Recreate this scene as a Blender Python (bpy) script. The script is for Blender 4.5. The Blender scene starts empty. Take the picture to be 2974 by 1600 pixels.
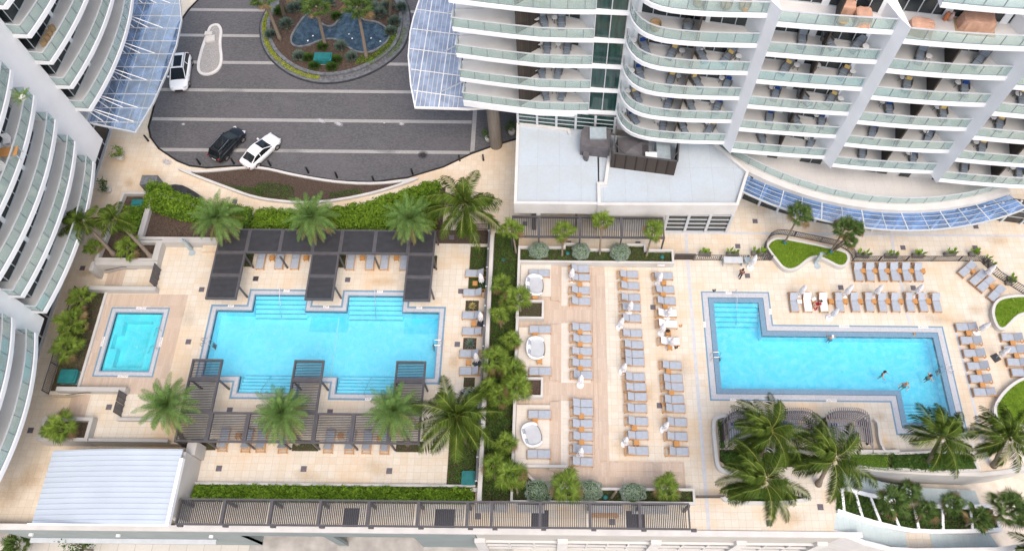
import bpy, bmesh, math, random
from mathutils import Vector, Matrix
from mathutils.geometry import delaunay_2d_cdt
R = math.radians
rnd = random.Random(7)
scn = bpy.context.scene
# ---------------------------------------------------------------- camera
CAM_H = 67.0; FPX = 2255.0; PPX = 1600.0; PPY = 800.0; TILT = math.atan(1130.0 / FPX); ROLL = 0.010
CM = Matrix.Rotation(TILT, 4, 'X') @ Matrix.Rotation(ROLL, 4, 'Z')
cd = bpy.data.cameras.new('camera'); cam = bpy.data.objects.new('camera', cd); scn.collection.objects.link(cam)
cam.matrix_world = Matrix.Translation((0, 0, CAM_H)) @ CM
cd.sensor_width = 36; cd.lens = 36 * FPX / 2974; cd.shift_x = (1487 - PPX) / 2974; cd.shift_y = 0
cd.clip_start = 0.5; cd.clip_end = 2000
scn.camera = cam
# ---------------------------------------------------------------- world, sun, exposure (bright overcast)
SUN_EL, SUN_AZ = R(60), R(155)          # azimuth clockwise from +Y
w = bpy.data.worlds.new('World'); scn.world = w; w.use_nodes = True
nt = w.node_tree; bg = nt.nodes['Background']
sky = nt.nodes.new('ShaderNodeTexSky'); sky.sky_type = 'NISHITA'; sky.sun_disc = False
sky.sun_elevation = SUN_EL; sky.sun_rotation = SUN_AZ; sky.air_density = 1.0; sky.dust_density = 6.0; sky.ozone_density = 1.0
nt.links.new(sky.outputs[0], bg.inputs[0]); bg.inputs[1].default_value = 0.15
sd = bpy.data.lights.new('sun', 'SUN'); sd.energy = 0.5; sd.angle = R(120); sd.color = (1.0, 0.965, 0.915)
so = bpy.data.objects.new('sun', sd); scn.collection.objects.link(so)
sdir = Vector((math.sin(SUN_AZ) * math.cos(SUN_EL), math.cos(SUN_AZ) * math.cos(SUN_EL), math.sin(SUN_EL)))
so.rotation_euler = sdir.to_track_quat('Z', 'Y').to_euler(); so.location = (0, 0, 120)
vs = scn.view_settings; vs.view_transform = 'Standard'; vs.look = 'None'; vs.gamma = 1.0; vs.use_curve_mapping = False
vs.exposure = 0.76
try:
    scn.cycles.max_bounces = 8; scn.cycles.transparent_max_bounces = 12; scn.cycles.caustics_reflective = False; scn.cycles.caustics_refractive = False
    scn.cycles.use_denoising = True
except Exception: pass
# ---------------------------------------------------------------- survey helper: a point of the plan photographed at height z
TC = [0, 740, 1480, 2214]; TR = [0, 400, 800, 1190]; TK = 760 / 2569.0
def P(px, py, z=0.0):
    d = CM.to_3x3() @ Vector(((px - PPX) / FPX, -(py - PPY) / FPX, -1.0))
    t = (z - CAM_H) / d.z
    return Vector((d.x * t, d.y * t, z))
def Q(t, x, y, z=0.0):
    t -= 1
    return P(TC[t % 4] + x * TK, TR[t // 4] + y * TK, z)
def q2(t, x, y, z=0.0):
    v = Q(t, x, y, z); return (v.x, v.y)
# ---------------------------------------------------------------- objects
def tag(o, label=None, cat=None, group=None, kind=None):
    if label: o['label'] = label
    if cat: o['category'] = cat
    if group: o['group'] = group
    if kind: o['kind'] = kind
    return o
def thing(name, loc, label, cat, group=None, rz=0.0):
    o = bpy.data.objects.new(name, None); o.empty_display_size = 0.3
    scn.collection.objects.link(o); o.location = loc; o.rotation_euler = (0, 0, rz)
    o.matrix_world = Matrix.Translation(loc) @ Matrix.Rotation(rz, 4, 'Z')
    return tag(o, label, cat, group)
def dup(o, loc=None, rz=None, label=None, group=None, sc=None, parent=None):
    c = o.copy(); scn.collection.objects.link(c)
    if parent is not None: c.parent = parent
    if loc is not None: c.location = loc
    if rz is not None: c.rotation_euler = (0, 0, rz)
    if sc is not None: c.scale = (sc, sc, sc) if not isinstance(sc, tuple) else sc
    if label: c['label'] = label
    if group: c['group'] = group
    for ch in [k for k in o.children]:
        dup(ch, parent=c)
    return c
class MB:
    def __init__(s): s.v = []; s.f = []; s.m = []; s.mi = 0
    def add(s, vs, fs):
        n = len(s.v); s.v += [tuple(v) for v in vs]; s.f += [tuple(i + n for i in f) for f in fs]; s.m += [s.mi] * len(fs); return s
    def box(s, x0, x1, y0, y1, z0, z1):
        return s.add([(x0,y0,z0),(x1,y0,z0),(x1,y1,z0),(x0,y1,z0),(x0,y0,z1),(x1,y0,z1),(x1,y1,z1),(x0,y1,z1)],
                     [(0,3,2,1),(4,5,6,7),(0,1,5,4),(1,2,6,5),(2,3,7,6),(3,0,4,7)])
    def obox(s, c, sx, sy, sz, rz=0, M=None):
        A = (M if M is not None else Matrix.Rotation(rz, 4, 'Z'))
        vs = [Vector(c) + (A.to_3x3() @ Vector((a*sx/2, b*sy/2, d*sz/2))) for d in (-1,1) for a,b in ((-1,-1),(1,-1),(1,1),(-1,1))]
        return s.add(vs, [(0,3,2,1),(4,5,6,7),(0,1,5,4),(1,2,6,5),(2,3,7,6),(3,0,4,7)])
    def bar(s, p, q, w, h):
        p = Vector(p); q = Vector(q); d = (q - p); L = d.length
        if L < 1e-6: return s
        d.normalize(); up = Vector((0,0,1))
        if abs(d.z) > 0.95: up = Vector((0,1,0))
        x = d.cross(up).normalized(); u = x.cross(d)
        vs = []
        for a in (p, q):
            for i, j in ((-1,-1),(1,-1),(1,1),(-1,1)): vs.append(a + x*(i*w/2) + u*(j*h/2))
        return s.add(vs, [(0,1,2,3),(7,6,5,4),(0,4,5,1),(1,5,6,2),(2,6,7,3),(3,7,4,0)])
    def tube(s, pts, rs, n=8, cap=True):
        pts = [Vector(p) for p in pts]
        if not isinstance(rs, (list, tuple)): rs = [rs]*len(pts)
        vs = []; fs = []; k = len(pts)
        for i, p in enumerate(pts):
            d = (pts[min(i+1,k-1)] - pts[max(i-1,0)]).normalized()
            up = Vector((0,0,1)) if abs(d.z) < 0.9 else Vector((0,1,0))
            x = d.cross(up).normalized(); u = x.cross(d)
            for j in range(n):
                a = 2*math.pi*j/n; vs.append(p + (x*math.cos(a) + u*math.sin(a))*rs[i])
        for i in range(k-1):
            for j in range(n):
                a = i*n+j; b = i*n+(j+1)%n; fs.append((a,b,b+n,a+n))
        if cap: fs.append(tuple(range(n-1,-1,-1))); fs.append(tuple(range((k-1)*n, k*n)))
        return s.add(vs, fs)
    def lathe(s, prof, c=(0,0,0), n=20, sx=1, sy=1):
        vs = []; fs = []
        for r, z in prof:
            for j in range(n):
                a = 2*math.pi*j/n; vs.append((c[0]+sx*r*math.cos(a), c[1]+sy*r*math.sin(a), c[2]+z))
        for i in range(len(prof)-1):
            for j in range(n):
                a = i*n+j; b = i*n+(j+1)%n; fs.append((a,b,b+n,a+n))
        fs.append(tuple(range(n-1,-1,-1))); fs.append(tuple(range((len(prof)-1)*n, len(prof)*n)))
        return s.add(vs, fs)
    def prism(s, poly, z0, z1, top=True, bottom=True):
        poly = ccw(poly); n = len(poly)
        s.add([(p[0],p[1],z0) for p in poly] + [(p[0],p[1],z1) for p in poly], [(i,(i+1)%n,(i+1)%n+n,i+n) for i in range(n)])
        if top: s.sheet(poly, z1)
        if bottom: s.sheet(poly, z0, flip=True)
        return s
    def sheet(s, poly, z, holes=(), flip=False):
        vs = [Vector((p[0],p[1])) for p in ccw(poly)]; es = [(i,(i+1)%len(vs)) for i in range(len(vs))]
        loops = [[(p[0],p[1]) for p in poly]] + [list(h) for h in holes]
        for h in holes:
            b = len(vs); h = ccw(h); vs += [Vector((p[0],p[1])) for p in h]; es += [(b+i, b+(i+1)%len(h)) for i in range(len(h))]
        ov, oe, of, *_ = delaunay_2d_cdt(vs, es, [], 0, 1e-6)
        fs = []
        for f in of:
            cx = sum(ov[i].x for i in f)/len(f); cy = sum(ov[i].y for i in f)/len(f)
            if not inpoly(cx, cy, loops[0]): continue
            if any(inpoly(cx, cy, h) for h in loops[1:]): continue
            a, b, c = ov[f[0]], ov[f[1]], ov[f[2]]
            f = list(f)
            if ((b-a).cross(c-a) < 0) != flip: f.reverse()
            fs.append(tuple(f))
        return s.add([(v.x, v.y, z) for v in ov], fs)
    def ribbon(s, pts, z0, z1):                     # vertical sheet along plan points
        vs = []; n = len(pts)
        for p in pts: vs += [(p[0],p[1],z0),(p[0],p[1],z1)]
        return s.add(vs, [(2*i,2*i+2,2*i+3,2*i+1) for i in range(n-1)])
    def wall(s, pts, th, z0, z1, closed=False):      # thick wall along plan points (centre line)
        L = offset(pts, th/2, closed); Rr = offset(pts, -th/2, closed); n = len(pts)
        rng = range(n) if closed else range(n-1)
        vs = []
        for a, b in zip(L, Rr): vs += [(a[0],a[1],z0),(b[0],b[1],z0),(b[0],b[1],z1),(a[0],a[1],z1)]
        fs = []
        for i in rng:
            a = 4*i; b = 4*((i+1) % n)
            fs += [(a+3,b+3,b+2,a+2),(a,a+1,b+1,b),(a+1,a+2,b+2,b+1),(a,b,b+3,a+3)]
        if not closed: fs += [(0,3,2,1), (4*n-4,4*n-3,4*n-2,4*n-1)]
        return s.add(vs, fs)
    def build(s, name, mats, parent=None, smooth=False, loc=None):
        me = bpy.data.meshes.new(name); me.from_pydata(s.v, [], s.f)
        if not isinstance(mats, (list, tuple)): mats = [mats]
        for m in mats: me.materials.append(m)
        if len(mats) > 1: me.polygons.foreach_set('material_index', s.m)
        if smooth: me.polygons.foreach_set('use_smooth', [True]*len(me.polygons))
        me.update()
        o = bpy.data.objects.new(name, me); scn.collection.objects.link(o)
        if parent is not None: o.parent = parent
        if loc is not None: o.location = loc
        return o
    def world(s, name, mats, parent, smooth=False):   # vertices given in world space, parent at parent.location with no turn
        l = parent.location; s.v = [(a-l.x,b-l.y,c-l.z) for a,b,c in s.v]
        return s.build(name, mats, parent, smooth)
def ccw(p):
    p = [(a[0],a[1]) for a in p]; A = sum(p[i][0]*p[(i+1)%len(p)][1]-p[(i+1)%len(p)][0]*p[i][1] for i in range(len(p)))
    return p if A > 0 else p[::-1]
def inpoly(x, y, poly):
    c = False; n = len(poly); j = n-1
    for i in range(n):
        xi, yi = poly[i][0], poly[i][1]; xj, yj = poly[j][0], poly[j][1]
        if (yi > y) != (yj > y) and x < (xj-xi)*(y-yi)/(yj-yi)+xi: c = not c
        j = i
    return c
def offset(pts, d, closed=False):                    # +d = left of the walking direction
    out = []; n = len(pts)
    for i in range(n):
        a = Vector(pts[i-1][:2]) if (i > 0 or closed) else None
        b = Vector(pts[i][:2]); c = Vector(pts[(i+1)%n][:2]) if (i < n-1 or closed) else None
        ns = []
        if a is not None: e = (b-a).normalized(); ns.append(Vector((-e.y,e.x)))
        if c is not None: e = (c-b).normalized(); ns.append(Vector((-e.y,e.x)))
        m = sum(ns, Vector((0,0))).normalized(); k = 1/max(0.4, m.dot(ns[0]))
        out.append((b.x+m.x*d*k, b.y+m.y*d*k))
    return out
def smooth_poly(pts, it=2, closed=True):             # Chaikin corner cutting
    pts = [(p[0],p[1]) for p in pts]
    for _ in range(it):
        o = []; n = len(pts)
        rng = range(n) if closed else range(n-1)
        if not closed: o.append(pts[0])
        for i in rng:
            a = pts[i]; b = pts[(i+1)%n]
            o += [(a[0]*.75+b[0]*.25, a[1]*.75+b[1]*.25), (a[0]*.25+b[0]*.75, a[1]*.25+b[1]*.75)]
        if not closed: o.append(pts[-1])
        pts = o
    return pts
def resample(pts, step):
    out = [tuple(pts[0][:2])]; acc = 0.0
    for i in range(len(pts)-1):
        a = Vector(pts[i][:2]); b = Vector(pts[i+1][:2]); L = (b-a).length; t = step-acc
        while t < L: p = a+(b-a)*(t/L); out.append((p.x,p.y)); t += step
        acc = L-(t-step)
    if (Vector(out[-1])-Vector(pts[-1][:2])).length > step*0.3: out.append(tuple(pts[-1][:2]))
    return out
def arc3(a, m, b, n=14):                             # circle arc through three plan points
    ax,ay = a; bx,by = m; cx,cy = b
    d = 2*(ax*(by-cy)+bx*(cy-ay)+cx*(ay-by))
    ux = ((ax*ax+ay*ay)*(by-cy)+(bx*bx+by*by)*(cy-ay)+(cx*cx+cy*cy)*(ay-by))/d
    uy = ((ax*ax+ay*ay)*(cx-bx)+(bx*bx+by*by)*(ax-cx)+(cx*cx+cy*cy)*(bx-ax))/d
    r = math.hypot(ax-ux, ay-uy); t0 = math.atan2(ay-uy,ax-ux); tm = math.atan2(by-uy,bx-ux); t1 = math.atan2(cy-uy,cx-ux)
    def un(t, base, s):
        while (t-base)*s < 0: t += s*2*math.pi
        return t
    s = 1 if un(tm,t0,1)-t0 < un(t1,t0,1)-t0 else -1
    t1 = un(t1,t0,s)
    return [(ux+r*math.cos(t0+(t1-t0)*i/n), uy+r*math.sin(t0+(t1-t0)*i/n)) for i in range(n+1)]
# ---------------------------------------------------------------- materials
def stainmat(name, col, amt=0.6, scale=2.5):
    m = bpy.data.materials.new(name); m.use_nodes = True; n = m.node_tree.nodes; l = m.node_tree.links; b = n['Principled BSDF']; b.inputs['Base Color'].default_value = (*col,1); b.inputs['Roughness'].default_value = .85
    tc = n.new('ShaderNodeTexCoord'); nz = n.new('ShaderNodeTexNoise'); nz.inputs['Scale'].default_value = scale; nz.inputs['Detail'].default_value = 9; nz.inputs['Roughness'].default_value = .75; l.new(tc.outputs['Object'], nz.inputs['Vector'])
    gr = n.new('ShaderNodeTexGradient'); gr.gradient_type = 'SPHERICAL'; mp = n.new('ShaderNodeMapping'); mp.inputs['Location'].default_value = (-1,-1,0); mp.inputs['Scale'].default_value = (2,2,0); l.new(tc.outputs['Generated'], mp.inputs[0]); l.new(mp.outputs[0], gr.inputs[0])
    ml = n.new('ShaderNodeMath'); ml.operation = 'MULTIPLY'; l.new(nz.outputs[0], ml.inputs[0]); l.new(gr.outputs[0], ml.inputs[1])
    mr = n.new('ShaderNodeMapRange'); mr.inputs[1].default_value = .16; mr.inputs[2].default_value = .42; mr.inputs[4].default_value = amt; l.new(ml.outputs[0], mr.inputs[0])
    t = n.new('ShaderNodeBsdfTransparent'); ms = n.new('ShaderNodeMixShader'); l.new(mr.outputs[0], ms.inputs[0]); l.new(t.outputs[0], ms.inputs[1]); l.new(b.outputs[0], ms.inputs[2]); l.new(ms.outputs[0], n['Material Output'].inputs[0]); return m
MT = {}
def mat(name, col, rough=0.7, var=0.08, scale=3.0, spec=0.3, metal=0.0, bump=0.0, bscale=40.0, col2=None, streak=None):
    m = bpy.data.materials.new(name); m.use_nodes = True; n = m.node_tree.nodes; l = m.node_tree.links
    b = n['Principled BSDF']; b.inputs['Roughness'].default_value = rough; b.inputs['Metallic'].default_value = metal
    b.inputs['Specular IOR Level'].default_value = spec
    tc = n.new('ShaderNodeTexCoord'); nz = n.new('ShaderNodeTexNoise'); nz.inputs['Scale'].default_value = scale; nz.inputs['Detail'].default_value = 6
    l.new(tc.outputs['Object'], nz.inputs['Vector'])
    if streak:
        mp = n.new('ShaderNodeMapping'); mp.inputs['Scale'].default_value = streak; l.new(tc.outputs['Object'], mp.inputs[0]); l.new(mp.outputs[0], nz.inputs['Vector'])
    cr = n.new('ShaderNodeValToRGB'); c = col; c2 = col2 or tuple(x*(1-2*var) for x in c)
    cr.color_ramp.elements[0].position = 0.3; cr.color_ramp.elements[1].position = 0.7
    cr.color_ramp.elements[0].color = (*c2,1); cr.color_ramp.elements[1].color = (*(min(1,x*(1+var)) for x in c),1)
    l.new(nz.outputs[0], cr.inputs[0]); l.new(cr.outputs[0], b.inputs['Base Color'])
    if bump:
        n2 = n.new('ShaderNodeTexNoise'); n2.inputs['Scale'].default_value = bscale; l.new(tc.outputs['Object'], n2.inputs['Vector'])
        bp = n.new('ShaderNodeBump'); bp.inputs['Strength'].default_value = bump; bp.inputs['Distance'].default_value = 0.02
        l.new(n2.outputs[0], bp.inputs['Height']); l.new(bp.outputs[0], b.inputs['Normal'])
    MT[name] = m; return m
def tiles(name, c1, c2, mortar, w, h, off=0.0, stain=None, stain_amt=0.5, msize=0.012, rough=0.75, rot=0.0, stain_scale=0.25, fine=0.06):
    m = bpy.data.materials.new(name); m.use_nodes = True; n = m.node_tree.nodes; l = m.node_tree.links
    b = n['Principled BSDF']; b.inputs['Roughness'].default_value = rough; b.inputs['Specular IOR Level'].default_value = 0.25
    tc = n.new('ShaderNodeTexCoord'); mp = n.new('ShaderNodeMapping'); mp.inputs['Rotation'].default_value = (0,0,rot); l.new(tc.outputs['Object'], mp.inputs[0])
    br = n.new('ShaderNodeTexBrick'); br.offset = off; br.inputs['Scale'].default_value = 1; br.inputs['Brick Width'].default_value = w; br.inputs['Row Height'].default_value = h
    br.inputs['Mortar Size'].default_value = msize; br.inputs['Mortar Smooth'].default_value = 0.3; br.inputs['Bias'].default_value = 0.0
    br.inputs['Color1'].default_value = (*c1,1); br.inputs['Color2'].default_value = (*c2,1); br.inputs['Mortar'].default_value = (*mortar,1)
    l.new(mp.outputs[0], br.inputs['Vector'])
    out = br.outputs['Color']
    nz = n.new('ShaderNodeTexNoise'); nz.inputs['Scale'].default_value = 5.0; nz.inputs['Detail'].default_value = 8; nz.inputs['Roughness'].default_value = 0.7; l.new(tc.outputs['Object'], nz.inputs['Vector'])
    cr0 = n.new('ShaderNodeValToRGB'); cr0.color_ramp.elements[0].position = 0.3; cr0.color_ramp.elements[1].position = 0.7
    cr0.color_ramp.elements[0].color = (1-2*fine,)*3+(1,); cr0.color_ramp.elements[1].color = (1,1,1,1); l.new(nz.outputs[0], cr0.inputs[0])
    mx0 = n.new('ShaderNodeMix'); mx0.data_type = 'RGBA'; mx0.blend_type = 'MULTIPLY'; mx0.inputs[0].default_value = 1
    l.new(out, mx0.inputs[6]); l.new(cr0.outputs[0], mx0.inputs[7]); out = mx0.outputs[2]
    if stain:
        ns = n.new('ShaderNodeTexNoise'); ns.inputs['Scale'].default_value = stain_scale; ns.inputs['Detail'].default_value = 7; ns.inputs['Roughness'].default_value = 0.62; l.new(tc.outputs['Object'], ns.inputs['Vector'])
        cr = n.new('ShaderNodeValToRGB'); cr.color_ramp.elements[0].position = 0.46; cr.color_ramp.elements[1].position = 0.72
        cr.color_ramp.elements[0].color = (0,0,0,1); cr.color_ramp.elements[1].color = (stain_amt,)*3+(1,); l.new(ns.outputs[0], cr.inputs[0])
        mx = n.new('ShaderNodeMix'); mx.data_type = 'RGBA'; l.new(cr.outputs[0], mx.inputs[0]); l.new(out, mx.inputs[6]); mx.inputs[7].default_value = (*stain,1); out = mx.outputs[2]
    l.new(out, b.inputs['Base Color']); MT[name] = m; return m
def leafmat(name, dark, light, trans=0.25, rough=0.5, tipcol=None):
    m = bpy.data.materials.new(name); m.use_nodes = True; n = m.node_tree.nodes; l = m.node_tree.links
    b = n['Principled BSDF']; b.inputs['Roughness'].default_value = .65; b.inputs['Specular IOR Level'].default_value = 0.12
    g = n.new('ShaderNodeNewGeometry'); tc = n.new('ShaderNodeTexCoord'); nz = n.new('ShaderNodeTexNoise'); nz.inputs['Scale'].default_value = 1.3; nz.inputs['Detail'].default_value = 3
    l.new(tc.outputs['Object'], nz.inputs['Vector'])
    mm = n.new('ShaderNodeMath'); mm.operation = 'ADD'; l.new(g.outputs['Random Per Island'], mm.inputs[0]); l.new(nz.outputs[0], mm.inputs[1])
    m2 = n.new('ShaderNodeMath'); m2.operation = 'MULTIPLY'; m2.inputs[1].default_value = 0.5; l.new(mm.outputs[0], m2.inputs[0])
    cr = n.new('ShaderNodeValToRGB'); cr.color_ramp.elements[0].position = 0.15; cr.color_ramp.elements[1].position = 0.85
    cr.color_ramp.elements[0].color = (*dark,1); cr.color_ramp.elements[1].color = (*light,1); l.new(m2.outputs[0], cr.inputs[0])
    l.new(cr.outputs[0], b.inputs['Base Color'])
    tr = n.new('ShaderNodeBsdfTranslucent'); l.new(cr.outputs[0], tr.inputs[0]); ms = n.new('ShaderNodeMixShader'); ms.inputs[0].default_value = trans
    l.new(b.outputs[0], ms.inputs[1]); l.new(tr.outputs[0], ms.inputs[2]); l.new(ms.outputs[0], n['Material Output'].inputs[0])
    MT[name] = m; return m
def glass(name, tint, gloss=0.12, milk=0.0, milkcol=(0.7,0.8,0.78), rough=0.03, streak=0.0, sscale=0.8):
    m = bpy.data.materials.new(name); m.use_nodes = True; n = m.node_tree.nodes; l = m.node_tree.links; n.remove(n['Principled BSDF'])
    t = n.new('ShaderNodeBsdfTransparent'); t.inputs[0].default_value = (*tint,1)
    d = n.new('ShaderNodeBsdfDiffuse'); d.inputs[0].default_value = (*milkcol,1)
    a = n.new('ShaderNodeMixShader'); a.inputs[0].default_value = milk; l.new(t.outputs[0], a.inputs[1]); l.new(d.outputs[0], a.inputs[2])
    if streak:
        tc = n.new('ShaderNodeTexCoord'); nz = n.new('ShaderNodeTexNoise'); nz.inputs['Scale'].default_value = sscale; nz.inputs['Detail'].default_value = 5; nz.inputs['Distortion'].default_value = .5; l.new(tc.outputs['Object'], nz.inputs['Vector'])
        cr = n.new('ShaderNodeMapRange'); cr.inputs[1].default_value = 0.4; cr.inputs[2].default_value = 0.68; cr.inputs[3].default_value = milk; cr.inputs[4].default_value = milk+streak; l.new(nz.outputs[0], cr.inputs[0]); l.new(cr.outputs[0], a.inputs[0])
    g = n.new('ShaderNodeBsdfGlossy'); g.inputs['Roughness'].default_value = rough; g.inputs[0].default_value = (.95,.97,1,1)
    lw = n.new('ShaderNodeLayerWeight'); lw.inputs[0].default_value = 0.5; pw = n.new('ShaderNodeMath'); pw.operation = 'POWER'; pw.inputs[1].default_value = 5; l.new(lw.outputs['Facing'], pw.inputs[0]); ad = n.new('ShaderNodeMath'); ad.operation = 'MULTIPLY_ADD'; ad.inputs[1].default_value = .9; ad.inputs[2].default_value = gloss; l.new(pw.outputs[0], ad.inputs[0])
    c = n.new('ShaderNodeMixShader'); l.new(ad.outputs[0], c.inputs[0]); l.new(a.outputs[0], c.inputs[1]); l.new(g.outputs[0], c.inputs[2])
    l.new(c.outputs[0], n['Material Output'].inputs[0]); MT[name] = m; return m
def water(name, tint, bump=0.3, scale=1.6, ripple_light=0.12, ripple_light_col=(0.5,0.85,0.95)):
    m = glass(name, tint, 0.04, ripple_light, ripple_light_col, 0.03, ripple_light*2.4, 1.9); n = m.node_tree.nodes; l = m.node_tree.links  # ripple light and glints painted as paler noise patches in the milk layer
    tc = n.new('ShaderNodeTexCoord'); nz = n.new('ShaderNodeTexNoise'); nz.inputs['Scale'].default_value = scale; nz.inputs['Detail'].default_value = 4; nz.inputs['Distortion'].default_value = 0.6
    l.new(tc.outputs['Object'], nz.inputs['Vector']); bp = n.new('ShaderNodeBump'); bp.inputs['Strength'].default_value = bump; bp.inputs['Distance'].default_value = 0.12
    l.new(nz.outputs[0], bp.inputs['Height'])
    for x in n:
        if x.bl_idname in ('ShaderNodeBsdfGlossy','ShaderNodeLayerWeight','ShaderNodeBsdfDiffuse'): l.new(bp.outputs[0], x.inputs['Normal'])
    return m
deck = tiles('travertine', (.665,.62,.54), (.615,.56,.47), (.53,.45,.35), 0.61, 0.61, 0.0, (.60,.42,.24), 0.75, msize=.016)
deck2 = tiles('travertine_path', (.76,.68,.56), (.71,.62,.50), (.58,.49,.37), 0.61, 0.61, 0.0, (.60,.42,.24), 0.7)
plank = tiles('plank_tile', (.55,.45,.37), (.48,.385,.31), (.42,.33,.26), 0.2, 1.2, 0.5, (.50,.36,.24), 0.35, msize=0.006)
plankx = tiles('plank_tile_cross', (.55,.45,.37), (.48,.385,.31), (.42,.33,.26), 1.2, 0.2, 0.5, (.50,.36,.24), 0.35, msize=0.006)
pale = tiles('pale_paver', (.66,.62,.56), (.62,.58,.52), (.55,.50,.44), 0.61, 0.61, 0.0, (.60,.50,.38), 0.3)
asphalt = tiles('dark_paver', (.098,.098,.104), (.145,.144,.152), (.078,.078,.084), 0.22, 0.11, 0.5, (.125,.12,.13), 0.6, msize=0.006, stain_scale=0.18, fine=0.12)
road = mat('road', (.10,.10,.11), .85, .15, .6, bump=.2)
band = tiles('pale_band', (.42,.415,.41), (.36,.355,.35), (.22,.21,.2), 0.22, 0.11, 0.5, (.25,.24,.23), .4)
white = mat('white_paint', (.82,.835,.86), .6, .03, .5)
cream = mat('cream_render', (.54,.53,.51), .8, .05, .7, bump=.06)
parapet = mat('parapet_cap', (.60,.59,.575), .75, .05, .8)
grey = mat('grey_render', (.45,.44,.425), .8, .06, .6, bump=.06, col2=(.41,.40,.385))
greywall = mat('blue_grey_render', (.25,.29,.29), .8, .05, .5)
balfloor = mat('balcony_tile', (.66,.645,.63), .8, .05, .6)
metal = mat('dark_metal', (.080,.077,.084), .5, .08, 2., spec=.4)
slatm = mat('slat_metal', (.044,.045,.051), .5, .1, 2., spec=.4)
woodscreen = tiles('dark_wood_screen', (.055,.045,.038), (.07,.058,.05), (.025,.02,.018), 5, .14, 0, msize=.012)
alu = mat('aluminium_frame', (.50,.53,.56), .4, .04, 2., spec=.5)
aludark = mat('rail_post', (.22,.26,.28), .4, .04, 2., spec=.5)
steel = mat('polished_steel', (.62,.63,.65), .25, .03, 2., metal=1.0)
teak = mat('teak', (.52,.27,.095), .55, .15, 6, streak=(2,14,14), col2=(.38,.18,.06))
cushion = mat('grey_cushion', (.345,.385,.445), .9, .05, 3, bump=.1, bscale=120)
cushdark = mat('balcony_cushion', (.22,.26,.31), .9, .08, 4)
yellow = mat('yellow_cushion', (.68,.47,.16), .85, .06, 5)
blue = mat('blue_cushion', (.015,.055,.24), .85, .1, 5)
wicker = mat('grey_wicker', (.20,.185,.17), .8, .2, 40)
tanw = mat('tan_wicker', (.42,.29,.16), .8, .15, 30)
tarp = mat('peach_cover', (.55,.33,.235), .8, .1, 2, bump=.6, bscale=3)
clothw = mat('white_cloth', (.80,.80,.82), .85, .05, 3, bump=.3, bscale=9)
plastic = mat('white_plastic', (.78,.78,.78), .5, .04, 3)
black = mat('black_rubber', (.018,.018,.02), .6, .1, 4)
bollard_m = mat('bollard_black', (.02,.02,.022), .45, .1, 3)
soil = mat('mulch', (.085,.06,.045), .95, .35, 9, bump=.9, bscale=14, col2=(.03,.021,.017))
sand = mat('sand', (.70,.63,.54), .95, .08, 1.2, bump=.3, bscale=3)
pebble = mat('grey_pebbles', (.36,.35,.34), .9, .25, 18, bump=.6, bscale=20)
trunkm = mat('palm_trunk', (.25,.205,.16), .9, .2, 3, bump=.8, bscale=18, streak=(2,2,14), col2=(.13,.105,.08))
dryfrond = leafmat('dry_frond', (.24,.17,.085), (.36,.27,.15), .2)
dateleaf = leafmat('date_palm_leaf', (.05,.12,.03), (.19,.31,.085), .18)
dateold = leafmat('date_palm_old_leaf', (.11,.15,.035), (.27,.28,.075))
cocoleaf = leafmat('coconut_leaf', (.020,.050,.008), (.135,.195,.028), .18)
cocorach = leafmat('coconut_rib', (.26,.28,.06), (.38,.37,.10), .1)
fanleaf = leafmat('fan_palm_leaf', (.085,.17,.022), (.33,.43,.085))
fanleafb = leafmat('cabbage_palm_leaf', (.04,.085,.022), (.18,.27,.075))
hedgeleaf = leafmat('hedge_leaf', (.035,.095,.009), (.25,.395,.038))
duskleaf = leafmat('shrub_leaf', (.028,.07,.016), (.11,.20,.04))
coverleaf = leafmat('groundcover_leaf', (.03,.075,.016), (.12,.20,.04))
silver = leafmat('silver_leaf', (.14,.22,.16), (.46,.54,.44))
bluegreen = leafmat('blue_shrub_leaf', (.075,.125,.095), (.22,.29,.24))
lime = leafmat('lime_leaf', (.22,.30,.03), (.50,.52,.05))
grassm = leafmat('lawn', (.12,.23,.02), (.30,.44,.05))
redleaf = leafmat('bronze_leaf', (.10,.045,.04), (.20,.11,.08))
poolin = mat('pool_plaster', (.50,.83,.93), .6, .04, .35)
pooltile = tiles('pool_tile', (.13,.25,.37), (.19,.32,.45), (.22,.34,.43), .06, .06, 0, msize=.004, fine=.1)
coping = tiles('coping_tile', (.52,.53,.56), (.46,.47,.51), (.53,.54,.56), .12, .12, 0, msize=.004, fine=.1)
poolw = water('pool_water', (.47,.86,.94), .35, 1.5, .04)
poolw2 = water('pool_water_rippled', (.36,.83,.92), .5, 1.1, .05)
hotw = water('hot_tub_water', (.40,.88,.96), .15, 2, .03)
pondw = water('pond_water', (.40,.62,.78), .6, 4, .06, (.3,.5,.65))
railglass = glass('rail_glass', (.84,.93,.915), .05, .20, (.68,.78,.76))
canopyglass = glass('canopy_glass', (.60,.75,.94), .12, .34, (.60,.72,.92), .05, .25)
blueglass = glass('blue_canopy_glass', (.50,.68,.93), .10, .22, (.16,.34,.72), .05, .30)
bluemid = glass('mid_canopy_glass', (.66,.80,.96), .10, .16, (.32,.50,.84), .05, .30)
darkglass = mat('dark_window', (.022,.03,.032), .06, .4, .7, spec=.6, col2=(.012,.016,.02))
tealglass = mat('teal_window', (.018,.055,.05), .06, .4, 1.2, spec=.6, col2=(.008,.028,.028), streak=(3,3,.4))
metalroof = mat('metal_roof', (.46,.525,.60), .4, .03, .4, spec=.4)
roofm = tiles('membrane_roof', (.46,.525,.58), (.45,.51,.565), (.38,.42,.455), 2.1, 11.0, 0, (.39,.42,.42), .75, msize=.02, stain_scale=.22)
hvac = mat('hvac_galvanised', (.42,.50,.54), .45, .08, 2, metal=.3)
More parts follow.
